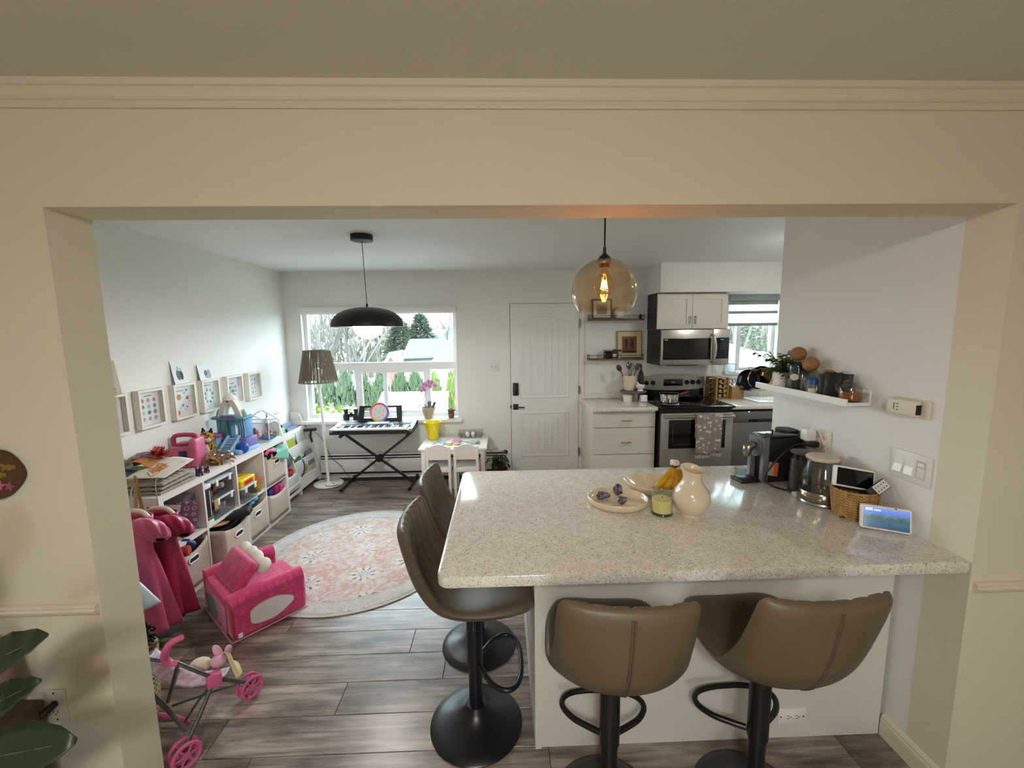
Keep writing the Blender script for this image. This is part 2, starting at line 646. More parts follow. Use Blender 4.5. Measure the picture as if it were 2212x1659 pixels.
for i, (h, mm) in enumerate(((.05, OPQ), (.075, SHR), (.03, OPQ), (.06, SHR), (.05, SHR))):
    bm = bmesh.new(); box(bm, KX0 + .01, KX1 - .01, 4.935, 4.937, zz - h, zz)
    obj('blind_band', bm, mm, w2, 0)
    zz -= h
bm = bmesh.new(); rbox(bm, KX0 + .008, KX1 - .008, 4.928, 4.945, zz - .035, zz, .004); obj('blind_bottom_bar', bm, mat('blind_bar', '9a9d98', .5), w2)

# --- door and its frame
DM = mat('door_paint', 'e3e2de', 0.4)
bm = bmesh.new()
rows = []
DX0, DX1, DZ1 = .126, .930, 2.030
box(bm, DX0 + .003, DX1 - .003, 4.895, 4.93, 0.012, DZ1 - .003)
door = struct('door_1', bm, DM)
def recessed_panel(name, x0, x1, z0, z1, arch, parent, nplank=6):
    """moulded panel: outer bead, bevel and tongued boards"""
    n = 16
    def outline(ins, y):
        pts = [(x0 + ins, y, z0 + ins), (x1 - ins, y, z0 + ins)]
        for i in range(n + 1):
            t = i / n
            x = x1 - ins + (x0 + ins - (x1 - ins)) * t
            z = z1 - ins + arch * (sin(pi * t) ** 1.2 if arch else 0)
            pts.append((x, y, z))
        return pts
    bm = bmesh.new()
    prev = None
    for ins, y in ((0, 4.8955), (.008, 4.888), (.016, 4.888), (.024, 4.892), (.040, 4.894)):
        cur = [bm.verts.new(p) for p in outline(ins, y)]
        if prev:
            bridge(bm, prev, cur)
        prev = cur
    obj(name, bm, DM, parent, 30)
    a, b = x0 + .046, x1 - .046
    w = (b - a) / nplank
    for i in range(nplank):
        xa, xb = a + i * w, a + (i + 1) * w
        def top(x):
            t = (x1 - x) / (x1 - x0)
            return z1 - .046 + arch * (sin(pi * t) ** 1.2 if arch else 0)
        bm = bmesh.new()
        pts = [(xa + .002, 4.896, z0 + .046), (xb - .002, 4.896, z0 + .046)] + [(xb - .002 + (xa - xb + .004) * j / 3, 4.896, top(xb - .002 + (xa - xb + .004) * j / 3)) for j in range(4)]
        poly(bm, pts, (0, -.005, 0))
        obj('door_board', bm, DM, parent, 0)
recessed_panel('panel_moulding', .240, .820, .925, 1.815, .075, door)
recessed_panel('panel_moulding', .240, .820, .215, .765, 0, door)
bm = bmesh.new()
rbox(bm, .150, .215, 4.868, 4.896, .965, 1.115, .008); lk = obj('deadbolt_keypad', bm, BLACK, door)
bm = bmesh.new(); rbox(bm, .150, .212, 4.885, 4.896, .795, .862, .003)
cyl(bm, (.181, 4.885, .829), (.181, 4.845, .829), .011, n=14)
rbox(bm, .172, .282, 4.835, 4.848, .822, .836, .003); obj('lever_handle', bm, BLACK, door)
bm = bmesh.new(); rbox(bm, .118, .130, 4.880, 4.90, .81, .85, .003); obj('latch', bm, BLACK, door)
for z in (1.80, 1.02, .27):
    bm = bmesh.new(); cyl(bm, (.936, 4.882, z - .05), (.936, 4.882, z + .05), .007, n=10); box(bm, .936, .945, 4.884, 4.892, z - .05, z + .05)
    obj('hinge', bm, mat('hinge_metal', '8a8680', .35, 1), door)
CAS = [(0, 0), (-.010, 0), (-.018, .012), (-.014, .03), (-.018, .042), (-.016, .062), (0, .062)]
bm = bmesh.new()
box(bm, .064, .122, 4.902, 4.9205, 0, 2.036); box(bm, .070, .096, 4.897, 4.902, 0, 2.036)
box(bm, .934, .990, 4.902, 4.9205, 0, 2.036); box(bm, .960, .985, 4.897, 4.902, 0, 2.036)
box(bm, .064, .990, 4.902, 4.9205, 2.036, 2.097); box(bm, .070, .985, 4.897, 4.902, 2.065, 2.090)
struct('trim_4', bm, TRIM)

# --- baseboard heater along the back wall
ht = thing('baseboard_heater', 'long white baseboard heater with two dark slots under the window', 'heater', (0, 0, 0))
HM = mat('heater_enamel', 'd9d8d4', 0.4)
bm = bmesh.new(); box(bm, -2.13, .05, 4.875, 4.905, .05, .30); obj('housing', bm, HM, ht)
bm = bmesh.new(); rbox(bm, -2.13, .05, 4.855, 4.905, .290, .305, .003); obj('top_cover', bm, HM, ht)
bm = bmesh.new(); rbox(bm, -2.13, .05, 4.852, 4.862, .258, .272, .003); obj('damper_blade', bm, HM, ht)
bm = bmesh.new(); rbox(bm, -2.13, .05, 4.853, 4.865, .085, .242, .003); obj('front_cover', bm, HM, ht)
bm = bmesh.new(); box(bm, -2.13, .05, 4.866, 4.876, .06, .292); obj('element', bm, BLACK, ht)
# ================================================================== BREAKFAST BAR
def quartz_material():
    m = bpy.data.materials.new('speckled_quartz'); m.use_nodes = True
    nt = m.node_tree; b = nt.nodes['Principled BSDF']
    tc = nt.nodes.new('ShaderNodeTexCoord')
    def speck(scale, lo, hi, dist=0.0):
        v = nt.nodes.new('ShaderNodeTexNoise'); v.inputs['Scale'].default_value = scale; v.inputs['Detail'].default_value = 2
        v.inputs['Distortion'].default_value = dist
        nt.links.new(tc.outputs['Object'], v.inputs['Vector'])
        r = ramp(nt, [(lo, 0.0), (hi, 1.0)])
        nt.links.new(v.outputs['Fac'], r.inputs['Fac'])
        return r.outputs['Color']
    def mixc(f, a, bcol):
        x = nt.nodes.new('ShaderNodeMix'); x.data_type = 'RGBA'
        nt.links.new(f, x.inputs[0])
        if isinstance(a, str): x.inputs[6].default_value = lin(a)
        else: nt.links.new(a, x.inputs[6])
        x.inputs[7].default_value = lin(bcol)
        return x.outputs[2]
    c = mixc(speck(40, .40, .62), 'e9e4da', 'ded8cc')
    def chips(scale, r0, keep, col, c):
        v = nt.nodes.new('ShaderNodeTexVoronoi'); v.inputs['Scale'].default_value = scale
        nz = nt.nodes.new('ShaderNodeTexNoise'); nz.inputs['Scale'].default_value = scale * 1.6; nz.inputs['Detail'].default_value = 1
        mv = nt.nodes.new('ShaderNodeMix'); mv.data_type = 'VECTOR'; mv.inputs[0].default_value = .012
        nt.links.new(tc.outputs['Object'], nz.inputs['Vector']); nt.links.new(tc.outputs['Object'], mv.inputs[4]); nt.links.new(nz.outputs['Color'], mv.inputs[5])
        nt.links.new(mv.outputs[1], v.inputs['Vector'])
        r = ramp(nt, [(r0 * .7, 1.0), (r0, 0.0)]); nt.links.new(v.outputs['Distance'], r.inputs['Fac'])
        sp = nt.nodes.new('ShaderNodeSeparateColor'); nt.links.new(v.outputs['Color'], sp.inputs[0])
        g = nt.nodes.new('ShaderNodeMath'); g.operation = 'LESS_THAN'; g.inputs[1].default_value = keep; nt.links.new(sp.outputs[0], g.inputs[0])
        m2 = nt.nodes.new('ShaderNodeMath'); m2.operation = 'MULTIPLY'; nt.links.new(r.outputs['Color'], m2.inputs[0]); nt.links.new(g.outputs[0], m2.inputs[1])
        return mixc(m2.outputs[0], c, col)
    c = chips(150, .42, .55, 'b3aa9c', c)
    c = chips(115, .30, .35, '8a8072', c)
    c = chips(60, .14, .5, 'fffdf8', c)
    nt.links.new(c, b.inputs['Base Color'])
    b.inputs['Roughness'].default_value = 0.13
    return m
QUARTZ = quartz_material()

def rounded_slab(bm, x0, x1, y0, y1, z0, z1, rad, edge=.006, n=8):
    """slab with rounded plan corners rad=(x0y0, x1y0, x1y1, x0y1) and eased edges"""
    def outline(ins):
        pts = []
        for (cx, cy, sx, sy, a0), r in zip(((x0, y0, 1, 1, 180), (x1, y0, -1, 1, 270), (x1, y1, -1, -1, 0), (x0, y1, 1, -1, 90)), rad):
            r = max(r, edge + .001)
            for i in range(n + 1):
                a = radians(a0 + 90 * i / n)
                pts.append((cx + sx * r + (r - ins) * cos(a), cy + sy * r + (r - ins) * sin(a)))
        return pts
    prev = None
    for k, (ins, z) in enumerate(((edge, z0), (edge * .3, z0 + edge * .3), (0, z0 + edge), (0, z1 - edge), (edge * .3, z1 - edge * .3), (edge, z1))):
        cur = [bm.verts.new((x, y, z)) for x, y in outline(ins)]
        if prev: bridge(bm, prev, cur)
        else: bm.faces.new(cur[::-1])
        prev = cur
    bm.faces.new(prev)

bm = bmesh.new()
rounded_slab(bm, -.222, XR - .001, YN + .002, 2.353, .873, .915, (.045, .006, .006, .05))
tag(obj('countertop', bm, QUARTZ), 'large speckled white quartz breakfast bar top with rounded corners', 'countertop')

CABP = mat('bar_panel_paint', 'd6d4ca', .55, bump=(90, .04))
pc = thing('bar_cabinet', 'plain white panelled base under the breakfast bar', 'cabinet', (0, 0, 0))
bm = bmesh.new(); box(bm, .135, 1.580, 1.545, 2.30, .0, .872); obj('carcass', bm, CABP, pc)
bm = bmesh.new(); box(bm, .148, 1.581, 1.537, 1.545, 0, .872); obj('back_panel', bm, CABP, pc)
bm = bmesh.new(); box(bm, .122, .148, 1.530, 2.30, 0, .872); obj('end_panel', bm, CABP, pc)
bm = bmesh.new(); ell(bm, (.120, 1.80, .45), .008, 10); obj('knob', bm, WHITE, pc)

def duplex(bm_plate, name, label, M, mcol):
    """decora duplex receptacle; local x = width, y = out of wall, z = up"""
    t = thing(name, label, 'outlet')
    bm = bmesh.new(); rbox(bm, -.035, .035, 0, .006, -.058, .058, .002, M=M); obj('cover_plate', bm, mcol, t)
    bm = bmesh.new(); rbox(bm, -.017, .017, .005, .008, -.034, .034, .001, M=M); obj('receptacle', bm, mcol, t)
    for zc in (-.018, .018):
        bm = bmesh.new()
        for sx in (-.0065, .0065): box(bm, sx - .001, sx + .001, .0075, .0086, zc - .004, zc + .005, M)
        cyl(bm, M @ Vector((0, .0075, zc - .010)), M @ Vector((0, .0086, zc - .010)), .0025, n=8)
        obj('slots', bm, BLACK, t)
    for zc in (-.048, .048):
        bm = bmesh.new(); cyl(bm, M @ Vector((0, .006, zc)), M @ Vector((0, .0072, zc)), .003, n=8); obj('screw', bm, mat('screw_dark', '3a3a38', .4, 1), t)
    return t
duplex(None, 'wall_outlet', 'white double outlet mounted sideways low on the bar panel', T(1.198, 1.537, .102) @ Rz(pi) @ Ry(pi / 2), WHITE)

# ---- upholstered swivel stools
LEATH = mat('taupe_leather', '5f513d', .42, noise=(5, '685a46', .3), bump=(320, .10))
LEATHD = mat('taupe_piping', '5c4d3d', .5)
def stool_shell(bm, channels=True):
    ctl = [  # y, z, half width, side lift, thickness
        (.240, .626, .125, .004, .012), (.235, .637, .145, .006, .044), (.205, .642, .185, .016, .058), (.12, .632, .214, .028, .062), (.0, .622, .224, .040, .062),
        (-.095, .628, .224, .054, .060), (-.160, .655, .218, .068, .058), (-.206, .712, .210, .072, .056), (-.232, .775, .205, .066, .054),
        (-.248, .84, .203, .056, .053), (-.260, .905, .201, .044, .052), (-.267, .948, .197, .038, .050), (-.270, .970, .188, .034, .036), (-.271, .980, .176, .032, .010)]
    rows = []
    for i in range(len(ctl) - 1):
        k = 4
        a = ctl[max(i - 1, 0)]; b = ctl[i]; c = ctl[i + 1]; d = ctl[min(i + 2, len(ctl) - 1)]
        for j in range(k):
            t = j / k
            rows.append([0.5 * ((2 * b[q]) + (c[q] - a[q]) * t + (2 * a[q] - 5 * b[q] + 4 * c[q] - d[q]) * t * t + (3 * b[q] - a[q] - 3 * c[q] + d[q]) * t ** 3) for q in range(5)])
    rows.append(list(ctl[-1]))
    N = 44
    G = []
    nr = len(rows)
    for i, (y, z, w, lift, th) in enumerate(rows):
        y0, z0 = rows[max(i - 1, 0)][:2]; y1, z1 = rows[min(i + 1, nr - 1)][:2]
        d = Vector((0, y1 - y0, z1 - z0)).normalized()
        nrm = Vector((0, d.z, -d.y))          # points to the sitter's side
        nrm = -nrm if nrm.dot(Vector((0, .6, .8))) < 0 else nrm
        c = Vector((0, y, z))
        s = i / (nr - 1)
        amt = max(0.0, min(1.0, (s - .42) / .12)) * (1 if channels else 0)
        loop = []
        for side in (1, -1):
            for q in range(N):
                t = -1 + 2 * q / N if side == 1 else 1 - 2 * q / N
                e = max(1 - abs(t) ** 6, 0) ** .5
                g = 0
                if side == 1 and amt:
                    ph = (t * 3.5 + .5) % 1.0
                    g = -amt * .0075 * max(0, 1 - abs(ph - .5) / .16)
                off = side * th * .5 * e + (g if e > .6 else 0)
                loop.append(c + Vector((w * t, 0, 0)) + nrm * (lift * abs(t) ** 2.2 + off))
        G.append(loop)
    g = grid(bm, G, closeu=True)
    bm.faces.new(g[0]); bm.faces.new(g[-1][::-1])
    # outer centre seam path
    seam = []
    for i in range(int(nr * .46), int(nr * .90)):
        y, z, w, lift, th = rows[i]
        y0, z0 = rows[i - 1][:2]; y1, z1 = rows[i + 1][:2]
        d = Vector((0, y1 - y0, z1 - z0)).normalized()
        nrm = Vector((0, d.z, -d.y)); nrm = -nrm if nrm.dot(Vector((0, .6, .8))) < 0 else nrm
        seam.append(Vector((0, y, z)) - nrm * (th * .5 + .0005))
    return seam

def make_stool():
    t = thing('bar_stool', 'x', 'stool', group='taupe swivel stools at the breakfast bar')
    bm = bmesh.new(); seam = stool_shell(bm); sh = obj('seat_shell', bm, LEATH, t, 55)
    bm = bmesh.new(); tube(bm, [p + Vector((.004, 0, 0)) for p in seam], .0035, 6); tube(bm, [p + Vector((-.004, 0, 0)) for p in seam], .0028, 6); obj('seam', bm, LEATHD, sh)
    bm = bmesh.new(); lathe(bm, [(0, 0), (.2, 0), (.202, .004), (.198, .009), (.165, .021), (.125, .034), (.088, .050), (.062, .068), (.046, .088), (.040, .100), (0, .100)], 48); obj('base', bm, BLKMET, t, 50)
    bm = bmesh.new(); cyl(bm, (0, 0, .09), (0, 0, .30), .029, n=24); obj('pole', bm, BLKMET, t)
    bm = bmesh.new(); cyl(bm, (0, 0, .285), (0, 0, .560), .0345, n=24); cyl(bm, (0, 0, .56), (0, 0, .60), .05, .09, n=24); obj('piston_sleeve', bm, BLKMET, t)
    pts = [(.03, .02), (.075, .045), (.120, .075), (.150, .115), (.152, .150), (.125, .180), (.07, .196), (0, .200)]
    pts = pts + [(-x, y) for x, y in pts[-2::-1]]
    bm = bmesh.new(); tube(bm, spline([(x, y, .300 - .02 * max(0, y)) for x, y in pts], 4), .0105, 10); obj('footrest', bm, BLKMET, t)
    bm = bmesh.new(); tube(bm, [(.03, 0, .553), (.10, .01, .55), (.15, .012, .556)], .005, 6); obj('height_lever', bm, BLKMET, t)
    return t
st = make_stool()
spots = [(-.128, 1.66, -90, 'taupe channel-backed bar stool nearest the viewer at the bar end'),
         (-.138, 2.13, -92, 'taupe channel-backed bar stool at the bar end, nearer the window'),
         (.362, 1.292, -4, 'taupe bar stool seen from behind, beside the bar end corner'),
         (.890, 1.292, 2, 'taupe bar stool seen from behind, beside the low outlet')]
for i, (x, y, a, lb) in enumerate(spots):
    o = st if i == 0 else copy_tree(st)
    o.location = (x, y, 0); o.rotation_euler = (0, 0, radians(a)); o['label'] = lb

# ================================================================== ON THE BAR TOP
ZC = .9152
CREAM = mat('cream_stoneware', 'e2d5ba', .18, coat=.3, noise=(30, 'dccdb0', .3))
CREAMI = mat('cream_stoneware_inside', 'd8c4a4', .25)
pl = thing('oval_dish', 'cream oval stoneware dish holding three dark stones', 'dish', (.535, 1.845, ZC), radians(-12))
bm = bmesh.new(); lathe(bm, [(0, 0), (.110, 0), (.128, .006), (.137, .018), (.138, .034), (.135, .037), (.131, .034), (.129, .020), (.120, .013), (0, .012)], 56, sx=1, sy=.86); obj('body', bm, CREAM, pl, 50)
STONE = mat('dark_amethyst', '3b3440', .35, noise=(60, '8b8794', .12), bump=(40, .8))
def stone(x, y, r, seed, lab):
    rnd = random.Random(seed)
    bm = bmesh.new(); bmesh.ops.create_icosphere(bm, subdivisions=2, radius=1)
    for v in bm.verts:
        k = 1 + rnd.uniform(-.28, .22)
        v.co = Vector((v.co.x * r[0] * k, v.co.y * r[1] * k, v.co.z * r[2] * k))
    zmin = min(v.co.z for v in bm.verts)
    o = obj('stone', bm, STONE, None, 10, loc=(x, y, ZC + .0128 - zmin))
    tag(o, lab, 'stone', 'stones in the oval dish')
stone(.472, 1.875, (.033, .017, .017), 1, 'long flat dark crystal at the left of the oval dish')
stone(.553, 1.905, (.023, .019, .027), 2, 'tall dark crystal at the back of the oval dish')
stone(.548, 1.815, (.021, .016, .019), 3, 'small purple crystal at the front of the oval dish')

bw = thing('fruit_bowl', 'cream stoneware bowl with a notched rim, bananas inside', 'bowl', (.755, 1.965, ZC), radians(-14))
bm = bmesh.new()
prof = [(0, 0), (.055, 0), (.085, .010), (.115, .030), (.135, .052), (.139, .058), (.136, .061), (.131, .056), (.111, .036), (.082, .016), (.05, .008), (0, .007)]
rows = []
n = 64
for r, z in prof:
    row = []
    for i in range(n):
        a = 2 * pi * i / n
        notch = math.exp(-((a - 2.05) / .10) ** 2) * .10
        k = (1.0 - notch) * (1 + .05 * cos(2 * a))
        row.append((r * k * 1.03, 0, z) if r == 0 else (r * k * cos(a) * 1.05, r * k * sin(a) * .92, z))
    rows.append(row)
g = grid(bm, rows[1:-1], closeu=True); bm.faces.new(g[0]); bm.faces.new(g[-1])
obj('body', bm, CREAM, bw, 60)
BAN = mat('banana_skin', 'd9a91f', .45, noise=(22, 'b98a1c', .16))
BANT = mat('banana_tip', '2d2416', .7)
bunch = thing('banana_bunch', 'bunch of ripe yellow bananas standing in the cream bowl', 'bananas', (.825, 1.945, ZC + .018))
def banana(path, r):
    p = spline(path, 6)
    rr = []
    for i in range(len(p)):
        t = i / (len(p) - 1)
        rr.append(r * (min(1, .35 + t * 4) if t < .18 else min(1, .30 + (1 - t) * 4.5)))
    bm = bmesh.new(); tube(bm, p, rr, 6); b = obj('banana', bm, BAN, bunch, 70)
    bm = bmesh.new(); ell(bm, p[-1], .008, 8); obj('tip', bm, BANT, b)
top = (.012, .0, .118)
for dx, dy, k in ((-.062, -.040, 0), (-.030, -.055, 1), (.004, -.056, 2), (.034, -.036, 3), (.048, -.004, 4)):
    ex, ey = dx * 1.15 - .012, dy * 1.0
    banana([(top[0] + dx * .12, top[1] + dy * .12, top[2]), (top[0] + dx * .50, top[1] + dy * .55, .090), (ex * .95 + .006, ey, .048), (ex * .86 - .006, ey * .62, .006 + .004 * k)], .0185)
bm = bmesh.new(); tube(bm, [(top[0], top[1], .108), (top[0] + .004, top[1], .135)], [.017, .013], 8); obj('stem', bm, BANT, bunch)
bm = bmesh.new(); bmesh.ops.create_icosphere(bm, subdivisions=2, radius=1)
rnd = random.Random(5)
for v in bm.verts:
    k = 1 + rnd.uniform(-.2, .15); v.co = Vector((top[0] + .002 + v.co.x * .022 * k, top[1] + v.co.y * .022 * k, .140 + v.co.z * .017 * k))
obj('stem_wrap', bm, mat('paper_wrap', 'e6ddd3', .8), bunch, 20)

cj = thing('candle_jar', 'clear lidded glass jar with a pale yellow candle', 'candle', (.700, 1.735, ZC))
bm = bmesh.new(); lathe(bm, [(.0445, .010), (.0445, .090), (.047, .093), (.048, .098), (.046, .102), (.0425, .100), (.0420, .012), (0, .012)], 40); obj('glass', bm, GLASS, cj)
bm = bmesh.new(); lathe(bm, [(0, 0), (.044, 0), (.046, .004), (.0445, .010), (0, .010)], 40); obj('glass_base', bm, glass('thick_glass', 'dfe9e2', 1.2), cj)
bm = bmesh.new(); lathe(bm, [(0, .0125), (.0415, .0125), (.0415, .068), (.035, .070), (0, .069)], 32); obj('wax', bm, mat('yellow_wax', 'd8d489', .4), cj)
bm = bmesh.new(); lathe(bm, [(.0475, .103), (.047, .107), (.030, .110), (.026, .107), (0, .107)], 40); obj('lid', bm, glass('lid_glass', 'e6ece8', 1.6), cj)
bm = bmesh.new(); cyl(bm, (0, 0, .069), (.001, 0, .078), .0012, n=6); obj('wick', bm, BLACK, cj)

bm = bmesh.new()
prof = [(0, 0), (.040, 0), (.042, .004), (.040, .010), (.055, .024), (.069, .045), (.0765, .070), (.076, .092), (.068, .114), (.053, .136), (.041, .154), (.0375, .168), (.0385, .182), (.043, .192), (.0425, .197), (.040, .196), (.0360, .182), (.0350, .168), (.039, .152), (.05, .134), (.064, .112), (.071, .09), (.06, .04), (0, .02)]
rows = []
for r, z in prof[1:-1]:
    row = []
    for i in range(48):
        a = 2 * pi * i / 48
        lip = max(0, (z - .165) / .03)
        k = 1 + lip * .16 * max(0, cos(a - 2.6)) ** 6
        row.append((r * k * cos(a), r * k * sin(a), z + lip * .022 * (0.5 + .5 * sin(a - .3))))
    rows.append(row)
g = grid(bm, rows, closeu=True); bm.faces.new(g[0]); bm.faces.new(g[-1])
tag(obj('ceramic_jug', bm, CREAM, None, 60, loc=(.818, 1.712, ZC)), 'glossy cream bulbous ceramic jug beside the candle jar', 'jug')

# ---- capsule coffee machine
cm = thing('coffee_machine', 'black and grey capsule coffee machine on the bar', 'coffee machine', (1.345, 2.115, ZC), radians(6))
GREY = mat('machine_grey', '6f7072', .35)
bm = bmesh.new(); rbox(bm, .028, .225, -.055, .055, 0, .235, .008); obj('body', bm, BLACK, cm)
bm = bmesh.new()
poly(bm, [(-.002, -.058, .0), (.030, -.058, 0), (.030, -.058, .244), (.016, -.058, .244), (.002, -.058, .236)], (0, .022, 0))
poly(bm, [(-.002, .036, .0), (.030, .036, 0), (.030, .036, .244), (.016, .036, .244), (.002, .036, .236)], (0, .022, 0))
box(bm, 0, .03, -.036, .036, .14, .242)
obj('front_frame', bm, GREY, cm, 0)
bm = bmesh.new(); rbox(bm, .004, .205, -.050, .050, .236, .248, .004); obj('lid', bm, mat('machine_lid', '2a2b2c', .25), cm)
bm = bmesh.new(); rbox(bm, .03, .075, -.02, .02, .247, .2495, .001); obj('capsule_slot', bm, BLACKG, cm)
bm = bmesh.new(); cyl(bm, (.09, 0, .248), (.09, 0, .262), .004, n=8); ell(bm, (.09, 0, .264), .006, 8); obj('slider_knob', bm, BLACK, cm)
bm = bmesh.new(); cyl(bm, (.0, 0, .178), (-.010, 0, .178), .046, n=32); obj('brew_ring', bm, GREY, cm)
bm = bmesh.new(); tube(bm, [(-.005, 0, .188), (-.030, 0, .192), (-.048, 0, .178), (-.052, 0, .150), (-.050, 0, .135)], [.020, .026, .026, .020, .013], 16); obj('spout', bm, mat('brushed_grey', '8f8d88', .25, .9), cm, 60)
bm = bmesh.new(); rbox(bm, -.105, .004, -.046, .046, .0, .016, .003); obj('drip_tray', bm, BLACK, cm)
bm = bmesh.new(); lathe(bm, [(0, 0), (.052, 0), (.052, .235), (.048, .240), (0, .240)], 28, T(.215, .05, .006)); obj('water_tank', bm, glass('smoky_tank', '3a3a3a', 1), cm)
bm = bmesh.new(); lathe(bm, [(0, .24), (.053, .24), (.053, .25), (0, .252)], 28, T(.215, .05, .006)); obj('tank_lid', bm, BLACK, cm)
tg = bmesh.new(); rbox(tg, -.028, .028, -.001, .001, -.035, .035, .0008, M=T(.056, -.062, .075) @ Ry(radians(10)) @ Rx(radians(-8))); tgo = obj('hang_tag', tg, mat('tag_card', 'a8987c', .6), cm)
tb = bmesh.new(); box(tb, .004, .027, -.0022, -.001, -.032, .032, T(.056, -.062, .075) @ Ry(radians(10)) @ Rx(radians(-8))); obj('tag_stripe', tb, mat('tag_orange', 'd2552e', .6), tgo)
cup = thing('espresso_cup', 'small clear glass espresso cup under the coffee spout', 'cup', (1.272, 2.122, ZC + .0165))
bm = bmesh.new(); lathe(bm, [(0, 0), (.022, 0), (.027, .006), (.031, .052), (.0296, .052), (.0255, .010), (0, .008)], 32); obj('body', bm, glass('cup_glass', 'e8eeee', 2.0), cup)
bm = bmesh.new(); tube(bm, spline([(-.029, 0, .045), (-.045, 0, .042), (-.048, 0, .026), (-.030, 0, .016)], 5), .0035, 8); obj('handle', bm, glass('cup_glass', 'e8eeee', 2.0), cup)

mf = thing('milk_frother', 'black cylindrical milk frother with a clear collar behind the kettle', 'frother', (1.462, 1.935, ZC))
bm = bmesh.new(); lathe(bm, [(0, 0), (.050, 0), (.050, .012), (.047, .014), (.047, .165), (.045, .17), (0, .17)], 32); obj('body', bm, BLACK, mf)
bm = bmesh.new(); lathe(bm, [(.046, .170), (.046, .200), (.044, .200), (.044, .170)], 32); obj('clear_collar', bm, glass('collar_glass', 'cfc9c2', 1.5), mf)
bm = bmesh.new(); lathe(bm, [(0, .196), (.050, .198), (.050, .206), (.03, .212), (0, .212)], 32); obj('lid', bm, mat('frother_lid', '4a4a4c', .35), mf)
bm = bmesh.new()
for i in range(14): lathe(bm, [(.0472, .02 + i * .009), (.0486, .022 + i * .009), (.0472, .025 + i * .009)], 24)
obj('ribs', bm, BLACK, mf)

kt = thing('glass_kettle', 'clear glass electric kettle with steel base and cream lid', 'kettle', (1.468, 1.815, ZC))
bm = bmesh.new(); lathe(bm, [(0, 0), (.078, 0), (.082, .006), (.080, .014), (.076, .016), (0, .016)], 40); obj('power_base', bm, STEEL, kt)
bm = bmesh.new(); lathe(bm, [(0, .017), (.081, .017), (.083, .022), (.083, .056), (.080, .060), (0, .060)], 40); obj('steel_base', bm, mat('kettle_steel', 'a39a8c', .2, 1), kt)
KG = glass('kettle_glass', 'f2f2f0', 1.5)
bm = bmesh.new(); lathe(bm, [(.081, .060), (.083, .075), (.081, .11), (.073, .16), (.062, .205), (.0600, .205), (.071, .16), (.079, .11), (.081, .075), (.079, .060)], 40); obj('glass_body', bm, KG, kt)
bm = bmesh.new(); poly(bm, [(-.060, -.014, .20), (-.085, -.004, .222), (-.085, .004, .222), (-.060, .014, .20), (-.062, 0, .180)], (0, 0, .004)); obj('spout', bm, KG, kt)
KL = mat('kettle_cream', 'cbbfae', .4)
bm = bmesh.new(); lathe(bm, [(0, .203), (.064, .203), (.066, .210), (.060, .219), (.03, .223), (0, .223)], 36); obj('lid', bm, KL, kt)
bm = bmesh.new(); tube(bm, spline([(.05, .01, .212), (.085, .015, .214), (.108, .018, .195), (.113, .018, .14), (.105, .016, .08), (.085, .01, .045)], 5), [.012] * 26, 10); obj('handle', bm, KL, kt)
bm = bmesh.new(); rbox(bm, .088, .1, .008, .026, .10, .17, .003); obj('handle_wood', bm, mat('light_wood', 'b98e55', .5), kt)

# ---- woven basket with a display and a remote in it
def woven(name, c1, c2, scale=(60, 90)):
    m = bpy.data.materials.new(name); m.use_nodes = True
    nt = m.node_tree; b = nt.nodes['Principled BSDF']
    tc = nt.nodes.new('ShaderNodeTexCoord'); n = nt.nodes.new('ShaderNodeTexNoise'); n.inputs['Scale'].default_value = scale[0]; n.inputs['Detail'].default_value = 6
    mp = nt.nodes.new('ShaderNodeMapping'); mp.inputs['Scale'].default_value = (1, 1, .35)
    nt.links.new(tc.outputs['Object'], mp.inputs[0]); nt.links.new(mp.outputs[0], n.inputs['Vector'])
    r = ramp(nt, [(.3, c1), (.7, c2)]); nt.links.new(n.outputs['Fac'], r.inputs['Fac']); nt.links.new(r.outputs['Color'], b.inputs['Base Color'])
    b.inputs['Roughness'].default_value = .7
    return m
WICK = woven('water_hyacinth', '8a6738', 'c29a5c')
def woven_basket(parent, rt, rb, h, rows_n, nx, m, rad=.0055):
    """each weave row is a braid of over/under strands"""
    for k in range(rows_n):
        z = rad + (h - 2 * rad) * k / (rows_n - 1)
        r = rb + (rt - rb) * (k / (rows_n - 1)) ** .8
        bm = bmesh.new()
        for s in (0, 1):
            pts = []
            m_ = nx * 4
            for i in range(m_):
                a = 2 * pi * i / m_
                pts.append((cos(a) * (r + .0035 * sin(nx * a + pi * s)), sin(a) * (r + .0035 * sin(nx * a + pi * s)), z + .0038 * cos(nx * a + pi * s)))
            tube(bm, pts, rad * .72, 6, closed=True)
        obj('weave_row', bm, m, parent, 60)
bk = thing('wicker_basket', 'small honey-coloured wicker basket on the bar by the kettle', 'basket', (1.503, 1.672, ZC))
woven_basket(bk, .080, .066, .122, 11, 13, WICK)
bm = bmesh.new(); lathe(bm, [(0, .001), (.064, .001), (.076, .118), (.073, .118), (.062, .006), (0, .006)], 28); obj('lining', bm, mat('basket_inside', '6b4f2c', .8), bk)

